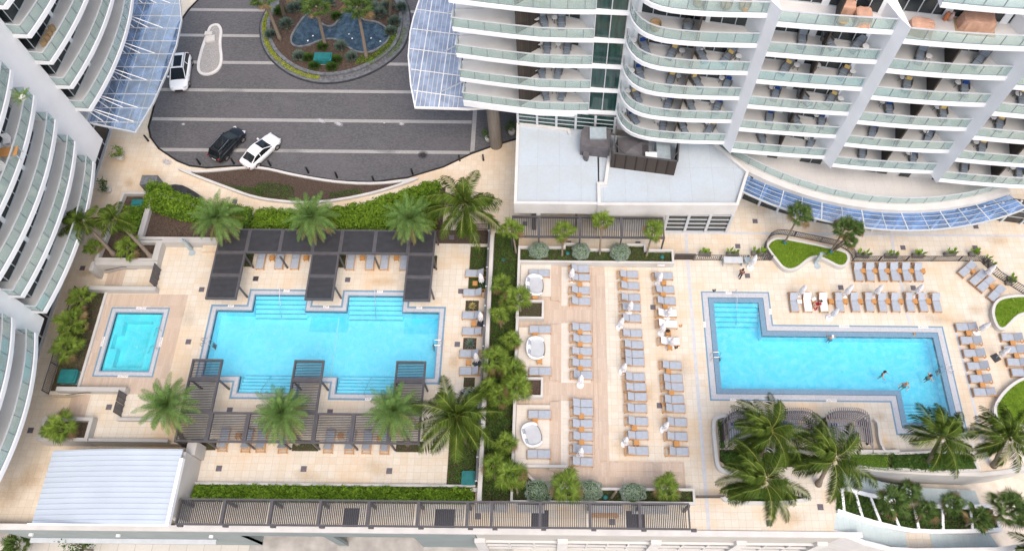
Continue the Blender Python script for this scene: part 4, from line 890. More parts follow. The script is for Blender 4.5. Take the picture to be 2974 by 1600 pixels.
solid('cabana_wall', MB().wall(qpoly(16,[(-40,395),(840,405),(1350,412)],.5),.3,0,.55).wall(smooth_poly(qpoly(16,[(1100,90),(1140,130),(1150,300),(1200,405)],.5),1,False),.2,0,.6), cream, 'low cream wall behind the cabanas', 'wall')
PLc = qpoly(16,[(840,420),(1350,415),(1700,400),(2060,420),(2140,600),(1700,612),(1250,585),(850,545)],.5)
planter('curved_planter', PLc, .2, -.5, .55, .40, cream, 'curved planter of clipped hedge and shrubs above the beach stairs')
struct('planting_bed', MB().sheet(qpoly(15,[(2060,390),(2569,395),(2900,400),(2900,560),(2569,560),(2200,590),(2060,500)]),.02).sheet(qpoly(15,[(2150,770),(2569,770),(2950,880),(2700,900),(2300,890),(2160,850)]),.02), soil)
solid('bed_wall', MB().wall(smooth_poly(qpoly(15,[(2080,840),(2130,890),(2250,910),(2569,915),(2790,900),(2960,870)],.4),1,False),.28,0,.5), cream, 'low white curved wall under the two tallest coconut palms', 'wall')
# beach stairs
def strip(name, A, Bp, zA, zB, n, m, label, cat, th=.5):
    A = [Vector(Q(16,a[0],a[1],zA+(zB-zA)*i/(len(A)-1))) for i,a in enumerate(A)]; B_ = [Vector(Q(16,a[0],a[1],zA+(zB-zA)*i/(len(Bp)-1))) for i,a in enumerate(Bp)]
    def at(L,s): f = s*(len(L)-1); i = min(int(f),len(L)-2); return L[i].lerp(L[i+1], f-i)
    b = MB()
    for i in range(n):
        z = zA+(zB-zA)*(i+.5)/n; p = [at(A,i/n),at(A,(i+1)/n),at(B_,(i+1)/n),at(B_,i/n)]
        b.prism([(v.x,v.y) for v in p], z-th, z)
    return solid(name, b, m, label, cat)
strip('beach_stair', [(740,575),(900,625),(1150,700),(1400,750),(1750,772),(2085,790)], [(760,745),(850,775),(1010,815),(1250,865),(1650,915),(2140,935)], -.1, -3.0, 22, frosted, 'upper flight of pale blue grey stairs curving down below the cream wall', 'stairs')
strip('beach_stair', [(700,1000),(900,1055),(1150,1125),(1400,1190)], [(680,1192),(880,1235),(1150,1318),(1420,1352)], -.1, -1.5, 14, frosted, 'left lower flight of pale blue grey stairs beside the street parapet', 'stairs')
strip('landing', [(1402,1190),(1640,1205)], [(1422,1352),(1682,1368)], -1.55, -1.56, 1, deck, 'cream landing between the two lower flights of stairs', 'landing')
strip('beach_stair', [(1645,1205),(1900,1215),(2220,1205)], [(1684,1368),(2000,1372),(2330,1355)], -1.6, -3.2, 14, frosted, 'right lower flight of pale blue grey stairs running to the sand', 'stairs')
U = [(745,790),(840,775),(1000,822),(1160,855),(1400,905),(1650,940),(2000,952),(2235,938)]; V = [(730,985),(900,1040),(1100,1100),(1300,1150),(1480,1182),(1660,1190),(2000,1188),(2345,1172)]
zf = lambda i: .25-2.2*i/7
UW = [Q(16,a[0],a[1],zf(i)) for i,a in enumerate(U)]; VW = [Q(16,a[0],a[1],zf(i)) for i,a in enumerate(V)]
cp = thing('cell_planter', (30,13,-2), 'terraced white planter of square green cells between the beach stairs', 'planter')
b = MB()
for L in (UW,VW):
    for p,q in zip(L[:-1],L[1:]): b.bar((p.x,p.y,p.z-.6),(q.x,q.y,q.z-.6),.34,1.2)
for f in (0.45,1.45,2.35,3.3,4.35,5.35,6.2,7):
    i = min(int(f),6); s = f-i; p = UW[i].lerp(UW[i+1],s); q = VW[i].lerp(VW[i+1],s); b.bar((p.x,p.y,p.z-.45),(q.x,q.y,q.z-.45),.22,.87)
b.world('wall', white, cp)
b = MB(); vs = []
for p,q in zip(UW,VW): vs += [(p.x,p.y,p.z-.3),(q.x,q.y,q.z-.3)]
b.add(vs,[(2*i,2*i+1,2*i+3,2*i+2) for i in range(7)]); b.world('soil', soil, cp)
PWp = qpoly(16,[(0,1200),(680,1200),(780,1218),(1000,1305),(1250,1368),(1500,1385),(2300,1375),(2569,1335)],-.2)
solid('parapet_wall', MB().wall(PWp,.42,-9,-.02), parapet, 'white parapet wall curving along the bottom right stairs', 'wall')
solid('curved_wall', MB().wall(qpoly(16,[(760,545),(850,552),(1250,598),(1700,620),(2150,632),(2400,605),(2700,540)],.1),.35,-3.6,.12), cream, 'tall curving cream wall above the upper beach stairs', 'wall')
struct('sand', MB().sheet([(27,2),(75,2),(75,24),(44,24),(36.5,16.5),(30,13)], -3.4), sand)
# ================================================================ fences and gates
def fence(pts, h, label, z=0, step=.19, lean=0, th=.045, name='slatted_fence', m=None):
    c = (pts[0][0],pts[0][1],z); t = thing(name, c, label, 'fence'); b = MB()
    for p in resample(pts, step): b.box(p[0]-th/2,p[0]+th/2,p[1]-.02,p[1]+.02,z+.06,z+h-.05)
    b.world('slat', m or metal, t); b = MB()
    for zz in (z+.08,z+h): b.wall(pts,.05,zz-.05,zz)
    for p in resample(pts, 2.6): b.box(p[0]-.04,p[0]+.04,p[1]-.045,p[1]+.045,z,z+h)
    b.world('rail', metal, t); return t
fence([q2(7,1800,1200),q2(7,2569,1205),q2(8,10,1200)], 1.05, 'dark slatted fence between trellis planter and curved grass bed')
fence([q2(8,880,1212),q2(8,2140,1212),q2(12,2290,10),q2(12,2569,185),q2(12,2950,420)], 1.05, 'dark slatted fence behind the upper lounger row, bending at the corner')
fence(smooth_poly(qpoly(8,[(60,1190),(10,1110),(30,1020),(90,960),(180,945),(450,1000),(760,1065),(870,1130),(890,1200)],.0),2,False), 1.0, 'curved dark slatted fence hugging the grass bed', step=.17)
fence([(-44.78,21.25),(-44.78,31.4)], 1.1, 'dark slatted fence beside the hot tub planting bed', step=.16)
g = thing('gate', (q2(7,1710,1200)[0],q2(7,1710,1200)[1],0), 'dark mesh gate at the right end of the long white planter', 'gate')
MB().box(-.95,.95,-.03,.03,.1,1.15).build('leaf', woodscreen, g); MB().box(-1.0,-.93,-.05,.05,0,1.2).box(.93,1.0,-.05,.05,0,1.2).box(-1,1,-.05,.05,1.15,1.22).build('frame', metal, g)
for (x,y0,y1,lab) in ((-37.62,31.75,33.72,'dark slatted gate at the top of the northern stair'),(-37.75,19.2,21.2,'dark slatted gate at the top of the southern stair')):
    g = thing('gate', (x,(y0+y1)/2,0), lab, 'gate'); L = (y1-y0)/2
    for s in (-1,1):
        b = MB(); a0,a1 = (0.03,L) if s>0 else (-L,-.03)
        for k in range(9): z = .15+.15*k; b.box(-.02,.02,a0+.06,a1-.06,z,z+.07)
        b.box(-.03,.03,a0,a0+.07,.05,1.5); b.box(-.03,.03,a1-.07,a1,.05,1.5); b.box(-.03,.03,(a0+a1)/2-.03,(a0+a1)/2+.03,.05,1.5); b.box(-.03,.03,a0,a1,1.44,1.51); b.build('leaf', metal, g)
fence([q2(15,1820,862),q2(15,2080,862)], 1.0, 'short dark slatted fence between bottom planter and coconut bed', step=.11)
fence([(-7.7,38.6),(-6.2,38.6)], 1.1, 'short dark railing at the steps behind the tall coconut palm', z=0, step=.13)
struct('step_paving', MB().box(-7.9,-6.2,38.6,40.2,-1.0,-.05), plank)
# ================================================================ loungers, tables, umbrellas
def bevel_box(b, x0,x1,y0,y1,z0,z1,r=.03):           # soft-edged slab: chamfered top rim
    b.add([(x0,y0,z0),(x1,y0,z0),(x1,y1,z0),(x0,y1,z0),(x0,y0,z1-r),(x1,y0,z1-r),(x1,y1,z1-r),(x0,y1,z1-r),(x0+r,y0+r,z1),(x1-r,y0+r,z1),(x1-r,y1-r,z1),(x0+r,y1-r,z1)],
      [(0,3,2,1),(0,1,5,4),(1,2,6,5),(2,3,7,6),(3,0,4,7),(4,5,9,8),(5,6,10,9),(6,7,11,10),(7,4,8,11),(8,9,10,11)])
def tilted(b, x0, L, w, th, z, ang):                 # slab hinged at x0 rising towards -x
    c, s = math.cos(ang), math.sin(ang)
    def T(u, v, h): return (x0-u*c-h*s, v, z+u*s+(h*c))
    r = .03; vs = []
    for h, e in ((0,0),(th-r,0),(th,r)):
        for u, v in ((e,-w/2+e),(L-e,-w/2+e),(L-e,w/2-e),(e,w/2-e)): vs.append(T(u,v,h))
    b.add(vs, [(0,1,2,3),(0,4,5,1),(1,5,6,2),(2,6,7,3),(3,7,4,0),(4,8,9,5),(5,9,10,6),(6,10,11,7),(7,11,8,4),(8,11,10,9)])
def make_lounger(towel=False, flat=False, ang=33):
    t = thing('sun_lounger', (0,0,0), 'x', 'sun lounger'); W = .74; L = 1.03
    b = MB()
    for s in (-1,1): b.box(-L,L,s*W/2-.03,s*W/2+.03,.22,.30)
    b.box(-L,-L+.06,-W/2+.031,W/2-.031,.222,.298).box(L-.06,L,-W/2+.031,W/2-.031,.222,.298).box(-.75,-.70,-W/2+.031,W/2-.031,.222,.29)
    for i in range(9 if not flat else 15): b.box(-.02+.11*i if not flat else -.95+.125*i, .05+.11*i if not flat else -.87+.125*i, -W/2+.031, W/2-.031, .26,.295)
    if not flat:
        for s in (-1,1): b.bar((-.02,s*.3,.30),(-.62,s*.3,.62),.05,.04)
        b.bar((-.55,-.2,.57),(-.78,-.2,.28),.035,.035); b.bar((-.55,.2,.57),(-.78,.2,.28),.035,.035)
    b.build('frame', teak, t)
    for x in (-L+.05,L-.05):
        for y in (-W/2,W/2): MB().box(x-.035,x+.035,y-.035,y+.035,0,.22).build('leg', teak, t)
    m = clothw if towel else cushion
    b = MB()
    if flat:
        bevel_box(b,-.99,-.13,-.36,.36,.30,.39); b.build('cushion', m, t); b = MB(); bevel_box(b,-.115,.99,-.36,.36,.30,.39); b.build('cushion', m, t)
    else:
        bevel_box(b,-.08,1.0,-.36,.36,.30,.385); b.build('seat_cushion', m, t); b = MB(); tilted(b,-.09,.74,.72,.085,.31,R(ang)); b.build('back_cushion', m, t)
        if towel:
            b = MB()
            for i in range(3): b.box(-.05,.06,-.2+.15*i,-.14+.15*i,.387,.392)
            b.build('towel_stripe', cushion, t)
    return t
LG = {k: None for k in ('n','n1','n2','t','f')}
def lounger(kind, x, y, rz, label, group):
    if kind == 'n': kind = rnd.choice(('n','n','n1','n2'))
    if kind != 'f': x += rnd.uniform(-.05,.05); y += rnd.uniform(-.025,.025); rz += rnd.uniform(-.035,.035)
    if LG[kind] is None:
        LG[kind] = make_lounger(kind=='t', kind=='f', {'n1':26,'n2':39}.get(kind,33)); o = LG[kind]; o.location = (x,y,0); o.rotation_euler = (0,0,rz); o['label'] = label; o['group'] = group
    else: o = dup(LG[kind], (x,y,0), rz, label, group)
    return o
ORD = ['topmost','second from the top','third from the top','fourth from the top','fifth from the top','sixth from the top','seventh from the top','eighth from the top','ninth from the top','tenth from the top','eleventh from the top','twelfth from the top','thirteenth from the top','fourteenth from the top','fifteenth from the top','sixteenth from the top','lowest']
ORL = ['leftmost','second from the left','third from the left','fourth from the left','fifth from the left','sixth from the left','seventh from the left','eighth from the left','ninth from the left','tenth from the left','rightmost']
def boxc(t,x0,x1,y0,y1,z=.36): v = Q(t,(x0+x1)/2,(y0+y1)/2,z); return v.x, v.y
# pods: flat daybeds
for i,(t,x0,x1,y0,y1,lab) in enumerate(((7,190,392,1285,1368,'flat two cushion daybed in the top pod above its round sofa'),(11,190,410,485,568,'flat two cushion daybed in the middle pod above its round sofa'),(11,190,410,895,980,'flat two cushion daybed in the middle pod below its round sofa'),(15,180,408,0,85,'flat two cushion daybed in the bottom pod above its round sofa'),(15,170,403,388,475,'flat two cushion daybed in the bottom pod below its round sofa'))):
    x,y = boxc(t,x0,x1,y0,y1,.66); o = lounger('f',x,y,0,'grey '+lab,'flat daybeds in the pods'); o.location.z = .30
colB = [(7,1240,1330),(7,1322,1415),(11,100,190),(11,210,298),(11,462,550),(11,577,662),(11,697,785),(11,813,898),(11,927,1018),(11,1210,1290),(11,1292,1374),(15,95,180),(15,212,302),(15,338,425),(15,463,552)]
xB = {7:(585,785)}
for i,(t,y0,y1) in enumerate(colB):
    x0,x1 = (575,790) if t==7 else ((577+ .012*y0, 798+.018*y0) if t==11 else (584+.012*y0, 820+.02*y0))
    x,y = boxc(t,x0,x1,y0,y1); lounger('n',x,y,0,'grey lounger on pale paving beside the pods, %s of its column'%(ORD[i] if i<14 else 'lowest'),'loungers on the sun terrace')
colC = [(7,1298,1386),(11,55,145),(11,168,260),(11,270,355),(11,370,462),(11,522,610),(11,632,720),(11,728,806),(11,806,884),(11,948,1036),(11,1050,1134),(11,1145,1235),(11,1256,1345),(15,65,155),(15,205,295),(15,352,442)]
for i,(t,y0,y1) in enumerate(colC):
    if t==7: x0,x1 = 1050,1270
    elif t==11: x0,x1 = 1057+.058*y0, 1270+.066*y0
    else: x0,x1 = 1124+.03*y0, 1358+.05*y0
    x,y = boxc(t,x0,x1,y0,y1); lounger('n',x,y,0,'grey teak lounger in the middle column of the terrace, %s'%(ORD[i] if i<15 else 'lowest'),'loungers on the sun terrace')
colD = [(7,1312,1398,'n'),(11,95,180,'n'),(11,200,290,'n'),(11,318,412,'t'),(11,425,522,'t'),(11,597,690,'t'),(11,830,925,'n'),(11,965,1048,'n'),(11,1048,1132,'n'),(11,1170,1260,'n'),(11,1256,1350,'n'),(15,72,160,'n'),(15,212,305,'n'),(15,360,450,'n')]
for i,(t,y0,y1,kd) in enumerate(colD):
    if t==7: x0,x1 = 1395,1612
    elif t==11: x0,x1 = 1397+.082*y0, 1613+.092*y0
    else: x0,x1 = 1504+.045*y0, 1738+.07*y0
    x,y = boxc(t,x0,x1,y0,y1)
    lab = 'teak lounger covered by a white towel, %s in the column near the L-shaped pool'%{3:'topmost',4:'middle one',5:'lowest one'}[i] if kd=='t' else 'grey teak lounger in the column nearest the L-shaped pool, %s'%(ORD[i] if i<13 else 'lowest')
    lounger(kd,x,y,0,lab,'loungers on the sun terrace')
# right pool: two rows facing south (head to the north)
H = -math.pi/2
for i,(xt,xb) in enumerate(((932,942),(1048,1060),(1172,1178),(1292,1302),(1406,1418),(1515,1538))):
    a = Q(8,xt,1215,.4); c = Q(12,xb,55,.3); lounger('n',(a.x+c.x)/2,(a.y+c.y)/2,H,'grey cushioned teak lounger by the slatted fence, %s of the short row'%(ORL[i] if i<5 else 'rightmost'),'loungers above the L-shaped pool')
for i,(xt,xb,kd) in enumerate(((300,312,'n'),(430,445,'t'),(590,600,'t'),(748,758,'n'),(897,908,'n'),(1035,1048,'n'),(1170,1180,'n'),(1292,1308,'n'),(1435,1450,'n'),(1570,1575,'n'),(1692,1712,'n'))):
    a = Q(12,xt,155,.4); c = Q(12,xb,362,.2)
    lab = ('teak lounger under a white towel in the long row, %s'%('beside the round white table' if i==1 else 'beside the person in red')) if kd=='t' else 'grey cushioned teak lounger above the L-shaped pool, %s of the long row'%ORL[i]
    lounger(kd,(a.x+c.x)/2,(a.y+c.y)/2,H,lab,'loungers above the L-shaped pool')
for i,(t,x0,y0,t1,x1,y1) in enumerate(((8,2085,1218,8,1938,1355),(8,2200,1300,12,2040,85),(12,2270,10,12,2130,150),(12,2370,95,12,2235,240))):
    a = Q(t,x0,y0,.5); c = Q(t1,x1,y1,.25); d = (c-a); lounger('n',(a.x+c.x)/2,(a.y+c.y)/2,math.atan2(d.y,d.x),'grey cushioned teak lounger set diagonally by the bent fence, %s'%['furthest left','second from the left','third from the left','nearest the grass bed'][i],'diagonal loungers by the fence')
for i,(x0,x1,y0,y1) in enumerate(((1895,2125,455,545),(1928,2172,588,680),(1958,2207,712,805),(1992,2247,840,932),(2025,2285,965,1060),(2058,2322,1092,1185))):
    x,y = boxc(12,x0,x1,y0,y1); lounger('n',x,y,math.pi,'grey cushioned teak lounger along the right end of the L-shaped pool, %s'%(ORD[i] if i<5 else 'lowest'),'loungers right of the L-shaped pool')
for i,(x0,x1,y0,y1) in enumerate(((2325,2580,560,650),(2350,2610,680,765),(2385,2650,805,890),(2420,2690,905,995))):
    x,y = boxc(12,x0,x1,y0,y1); lounger('n',x,y,math.pi,'grey cushioned teak lounger cut by the right edge of the picture, %s'%(ORD[i] if i<3 else 'lowest'),'loungers between the two grass beds')
# left pool: lane on the right
for i,(t,x0,x1,y0,y1) in enumerate(((6,2050,2285,1290,1372),(10,2040,2268,120,212),(10,2032,2258,345,435),(10,2028,2254,505,595),(10,2002,2230,722,810),(10,2008,2236,892,978),(10,2030,2240,1110,1200))):
    x,y = boxc(t,x0,x1,y0,y1); lounger('n',x,y,math.pi,'grey cushioned teak lounger on the lane beside the dark screen wall, %s'%(ORD[i] if i<6 else 'lowest, under palm fronds'),'loungers on the lane')
for i,(x,yy) in enumerate(((62,1222),(248,1220),(402,1222),(943,1230),(1135,1230),(1277,1230),(1470,1235))):
    v = Q(6,x,yy-55,.4); lounger('f',v.x,v.y-.55+.3,-math.pi/2,'grey daybed tucked under the northern pergola, %s'%ORL[i if i<6 else 10],'daybeds under the northern pergola')
for i,(t,x,yy) in enumerate(((13,2192,310),(13,2425,315),(13,2570,318),(14,285,322),(14,728,325),(14,940,330),(14,1098,330),(14,1283,335))):
    v = Q(t,x,yy,.3); lounger('n',v.x,v.y+.15,math.pi/2,'grey cushioned teak lounger under the southern pergola, %s'%ORL[i if i<7 else 10],'loungers under the southern pergola')
# side tables
def make_table():
    t = thing('side_table', (0,0,0), 'x', 'side table'); b = MB()
    for i in range(5): b.box(-.23,.23,-.23+.095*i,-.15+.095*i,.40,.425)
    b.build('table_top', teak, t); b = MB()
    for s in (-1,1): b.box(-.22,.22,s*.2-.02,s*.2+.02,.33,.399).box(s*.2-.02,s*.2+.02,-.18,.18,.331,.398)
    for i in range(4): b.box(-.2,.2,-.18+.1*i,-.11+.1*i,.12,.14)
    b.build('shelf', teak, t)
    for x in (-.2,.2):
        for y in (-.2,.2): MB().box(x-.025,x+.025,y-.025,y+.025,0,.33).build('leg', teak, t)
    return t
TB0 = make_table(); tn = [0]
def table(t,x,y,label,group,z=0,rz=0.0):
    v = Q(t,x,y,.42+z); o = TB0 if tn[0]==0 else dup(TB0); tn[0] += 1
    o.location = (v.x,v.y,z); o.rotation_euler = (0,0,rz); o['label'] = label; o['group'] = group; return o
G = 'teak side tables'
for i,(t,x,y,z) in enumerate(((11,250,208,.3),(11,250,580,.3),(11,295,835,.3),(15,250,105,.3))): table(t,x,y,'square teak table %s'%['below the round sofa of the top pod','above the round sofa of the middle pod','below the round sofa of the middle pod','above the round sofa of the bottom pod'][i],G,z)
for i,(t,x,y) in enumerate(((11,690,85),(11,683,190),(11,690,550),(11,692,670),(11,694,793),(11,695,910),(11,706,1378),(15,706,188),(15,708,315))): table(t,x,y,'square teak table between loungers on the pale paving, %s'%ORD[i],G)
for i,(t,x,y) in enumerate(((11,1132,38),(15,1226,175),(15,1247,318))): table(t,x,y,'square teak table in the middle lounger column, %s'%['topmost','middle one','lowest'][i],G)
for i,(t,x,y) in enumerate(((11,1515,70),(11,1508,182),(11,1530,305),(11,1560,560),(11,1575,700),(11,1562,938),(11,1590,1145),(15,1642,330))): table(t,x,y,'square teak table in the lounger column nearest the L-shaped pool, %s'%(ORD[i] if i<7 else 'lowest'),G)
for i,x in enumerate((990,1105,1225,1345,1462,1578)): table(8,x,1303,'teak table in the short lounger row by the fence, %s'%(ORL[i] if i<5 else 'rightmost'),G)
for i,x in enumerate((365,505,678,817,965,1095,1230,1360,1500,1632)): table(12,x,250 if i>1 else 245,'teak table in the long lounger row above the pool, %s'%(ORL[i] if i<9 else 'rightmost'),G)
table(8,2070,1303,'teak table between the two left diagonal loungers',G,0,.7); table(12,2258,105,'teak table between the two right diagonal loungers',G,0,.7)
for i,(x,y) in enumerate(((2028,562),(2065,690),(2097,820),(2130,948),(2165,1072))): table(12,x,y,'teak table right of the L-shaped pool, %s'%(ORD[i] if i<4 else 'lowest'),G)
for i,(x,y) in enumerate(((2462,660),(2500,785))): table(12,x,y,'teak table by the right picture edge, %s'%['upper one','lower one'][i],G)
for i,(t,x,y) in enumerate(((10,2162,75),(10,2148,468),(10,2097,850),(10,2100,1262))): table(t,x,y,'small teak table on the lane, %s'%ORD[i],G)
for i,x in enumerate((165,500,1055,1388)): table(6,x,1175,'teak table under the northern pergola, %s'%ORL[i],G)
for i,(t,x,y) in enumerate(((13,2335,252),(14,840,250),(14,1222,275))): table(t,x,y,'teak table seen through the southern pergola slats, %s'%ORL[i],G)
# closed white umbrellas
def make_umbrella(square):
    t = thing('closed_umbrella', (0,0,0), 'x', 'umbrella')
    if square: MB().box(-.36,.36,-.36,.36,0,.06).build('base', stone, t)
    else: MB().lathe([(.33,0),(.34,.05),(.30,.09),(.06,.12),(.05,.35)], n=20).build('base', plastic, t)
    MB().tube([(0,0,.06),(0,0,2.5)], .025, 8).build('pole', alu, t)
    b = MB(); n = 32; prof = [(.10,.95),(.22,1.0),(.20,1.35),(.17,1.7),(.19,1.78),(.13,2.1),(.06,2.4),(.015,2.52)]; vs = []; fs = []; r_ = random.Random(3)
    for i,(r,z) in enumerate(prof):
        for j in range(n):
            a = 2*math.pi*j/n; k = r*(1+.34*(1 if j%4<2 else -1)*(1-.6*i/len(prof))); vs.append((k*math.cos(a+.25*i), k*math.sin(a+.25*i), z-(.05*(j%4) if i<2 else 0)))
    for i in range(len(prof)-1):
        for j in range(n): a = i*n+j; c = i*n+(j+1)%n; fs.append((a,c,c+n,a+n))
    b.add(vs,fs); b.build('canopy', clothw, t)
    MB().lathe([(.205,1.68),(.21,1.72),(.205,1.76)], n=14).build('strap', clothw, t)
    return t
UM = {}
def umbrella(t,x,y,label,sq=False,lean=None):
    v = Q(t,x,y,0); k = sq
    if k not in UM: UM[k] = make_umbrella(sq); o = UM[k]
    else: o = dup(UM[k])
    o.location = (v.x,v.y,.004); o.rotation_euler = (rnd.uniform(-.05,.05),rnd.uniform(-.05,.05),rnd.uniform(0,6)); o['label'] = label; o['group'] = 'closed white umbrellas'
ul = [(7,600,1395,'beside the topmost double loungers by the pods'),(11,692,1075,'by the lowest lounger of the middle pod group'),(15,688,455,'between the two lowest loungers by the pods'),(11,1168,362,'between fourth and fifth loungers of the middle column'),(11,1075,512,'at the head of the middle column, above its sixth lounger'),(11,1105,945,'at the head of the middle column, below its double loungers'),(15,1128,335,'at the head of the middle column, near its lowest lounger'),
      (11,1455,88,'at the top of the column nearest the L-shaped pool'),(11,1542,412,'between two towelled loungers'),(11,1485,572,'with round white base by the dark bag'),(11,1575,700,'below the lowest towelled lounger'),(15,1508,195,'at the lower end of the column nearest the L-shaped pool'),
      (12,360,200,'left of the first towelled lounger in the long row'),(12,655,420,'standing alone below the long row'),(12,795,210,'between fourth and fifth loungers of the long row'),(12,1090,205,'between sixth and seventh loungers of the long row'),(12,1485,200,'right of the ninth lounger of the long row'),(8,2170,1370,'among the diagonal loungers'),(12,2095,560,'at the head of the loungers right of the L-shaped pool')]
for t,x,y,l in ul: umbrella(t,x,y,'closed white umbrella '+l)
for t,x,y,l in ((10,2235,95,'on a dark square base at the top of the lane'),(10,2222,470,'on a dark square base between third and fourth lane loungers'),(10,2185,865,'on a dark square base between fifth and sixth lane loungers'),(12,2290,808,'on a dark square base near the right picture edge'),(10,2140,1290,'on a dark square base under the palm at the lane end')): umbrella(t,x,y,'closed white umbrella '+l,True)
umbrella(7,2360,1275,'closed white umbrella with round base beside the grey towel table by the fence')
# towel and dark bag on tables, small white tables
v = Q(11,1555,545,.45); solid('bag', MB().lathe([(.16,0),(.2,.1),(.15,.22),(.05,.26)],(v.x,v.y,.43),12,1.1,.8), black, 'black bag on a teak table beside the towelled loungers', 'bag')
v = Q(12,365,255,.45); solid('folded_towel', MB().box(v.x-.2,v.x+.2,v.y-.22,v.y+.2,.43,.50), clothw, 'folded white towel on the first table of the long row', 'towel')
v = Q(12,505,235,.45); solid('folded_towel', MB().obox((v.x,v.y,.49),.42,.3,.1,.5), clothw, 'crumpled white towel on the table next to the person in red', 'towel')
for t,x,y,l in ((7,2358,1280,''),): pass
v = Q(7,2190,1215,.4); o = thing('console_table', (v.x,v.y,0), 'grey waterfall sided towel table by the slatted fence', 'table'); MB().box(-.9,.9,-.35,.35,.70,.76).build('table_top', alu, o)
for s in (-1,1): MB().box(s*.9-.03,s*.9+.03,-.35,.35,0,.70).build('leg', alu, o)
v = Q(7,2330,1200,.5); solid('round_bin', MB().lathe([(.26,0),(.29,.5),(.31,.72),(.27,.74)],(v.x,v.y,0),18), hvac, 'round grey bin beside the towel table by the fence', 'bin')
for i,(t,x,y,l) in enumerate(((11,1680,497,'pair of sandals at the foot of a towelled lounger'),(11,1635,708,'pair of dark sandals by the lowest towelled lounger'),(11,2008,150,'dark shoes at the top left corner of the L-shaped pool'),(12,525,330,'red sandals beside the person in red'))):
    v = Q(t,x,y,0); solid('sandals', MB().obox((v.x-.09,v.y,.025),.11,.27,.04,.2).obox((v.x+.09,v.y+.04,.025),.11,.27,.04,-.25).obox((v.x-.09,v.y+.05,.06),.12,.06,.03,.2).obox((v.x+.09,v.y+.09,.06),.12,.06,.03,-.25), red if i==3 else (teak if i==0 else black), l, 'sandals')
# round sofas in the pods
def sofa(t,x,y,rz,label):
    v = Q(t,x,y,.7); o = thing('round_sofa', (v.x,v.y,.30), label, 'sofa', 'round sofas in the pods', rz); n = 40
    def ell(k): return [((.82*math.copysign(abs(math.cos(a))**.8,math.cos(a)))*k, (1.0*math.copysign(abs(math.sin(a))**.8,math.sin(a)))*k) for a in [2*math.pi*i/n for i in range(n)]]
    MB().prism(ell(1.0),.02,.30).build('base', wicker, o); 
    b = MB(); b.prism(ell(.90),.30,.42); b.prism(ell(.86),.42,.44); b.build('cushion', mat('pale_cushion_%d'%int(x*y), (.44,.46,.49),.9,.04,2), o)
    b = MB(); vs = []; fs = []; m = 28
    for i in range(m+1):
        a = R(40)+R(280)*i/m; h = .34+.42*max(0,math.sin(math.pi*i/m))**.7; E1 = lambda k:(.82*math.copysign(abs(math.cos(a))**.8,math.cos(a))*k, math.copysign(abs(math.sin(a))**.8,math.sin(a))*k)
        for k,z in ((1.05,.2),(1.12,h),(1.02,h+.03),(.92,h-.02),(.90,.3)): p = E1(k); vs.append((p[0],p[1],z))
    for i in range(m):
        for j in range(4): a = 5*i+j; fs.append((a,a+5,a+6,a+1))
    b.add(vs,fs); b.build('backrest', clothw, o, smooth=True)
    for yy in (-.45,0,.45): MB().obox((-.62,yy,.62),.18,.42,.36,0,Matrix.Rotation(R(-15),4,'Y')).build('back_cushion', cushion if yy else clothw, o)
sofa(11,250,95,0,'round white sofa in the top pod'); sofa(11,262,712,0,'round white sofa in the middle pod'); sofa(15,222,245,R(18),'round white sofa in the bottom pod')
# ================================================================ balcony furniture
def make_chair(pil):
    t = thing('balcony_chair', (0,0,0), 'x', 'chair'); b = MB()     # faces -y
    b.box(-.36,-.31,-.35,.36,.10,.55).box(.31,.36,-.35,.36,.10,.55).box(-.31,.31,-.34,.36,.16,.28); b.add([(-.36,.36,.1),(.36,.36,.1),(.36,.56,.95),(-.36,.56,.95),(-.36,.42,.1),(.36,.42,.1),(.36,.62,.95),(-.36,.62,.95)],[(0,1,2,3),(5,4,7,6),(3,2,6,7),(0,3,7,4),(1,5,6,2)])
    for x in (-.33,.33):
        for y in (-.32,.34): b.box(x-.03,x+.03,y-.03,y+.03,0,.12)
    b.build('frame', wicker, t)
    b = MB(); bevel_box(b,-.30,.30,-.42,.32,.28,.42); b.build('seat_cushion', cushdark, t)
    MB().obox((0,.38,.68),.60,.13,.52,0,Matrix.Rotation(R(-14),4,'X')).build('back_cushion', cushdark, t)
    b = MB(); bevel_box(b,-.28,.28,-1.0,-.45,.10,.38); b.build('footstool', cushdark, t)
    if pil: MB().obox((0,.24,.60),.44,.12,.28,0,Matrix.Rotation(R(-22),4,'X')).build('pillow', pil, t)
    return t
CH = {}; bay_names = ['left bay','round ended bay','third bay','fourth bay','rightmost bay']; fl_names = ['lowest','second lowest','third lowest','fourth lowest','fifth lowest','sixth lowest']
seen = {}
def bchair(t,x,y,k,pk,bay,rz):
    v = Q(t,x,y,Z0+FH*k+.4)
    if pk not in CH: CH[pk] = make_chair({'Y':yellow,'B':blue,'N':None}[pk]); o = CH[pk]
    else: o = dup(CH[pk])
    o.location = (v.x,v.y,Z0+FH*k+.003); o.rotation_euler = (0,0,rz)
    i = seen.get((bay,k),0); seen[(bay,k)] = i+1
    o['label'] = 'lounge chair %s, %s on the %s balcony, %s'%({'Y':'with yellow pillow','B':'with blue pillow','N':'without pillow'}[pk],ORL[i].replace(' from the left',' along'),fl_names[k],bay_names[bay]); o['group'] = 'balcony lounge chairs'
def make_btable():
    t = thing('balcony_table', (0,0,0), 'x', 'side table'); MB().lathe([(.25,.48),(.27,.50),(.25,.52)],n=18).build('table_top', plastic, t)
    for i in range(3): a = 2.1*i+.5; MB().tube([(.12*math.cos(a),.12*math.sin(a),.48),(.24*math.cos(a),.24*math.sin(a),0)],.022,6).build('leg', woodscreen, t)
    return t
BT = make_btable(); bt = [0]; tseen = {}
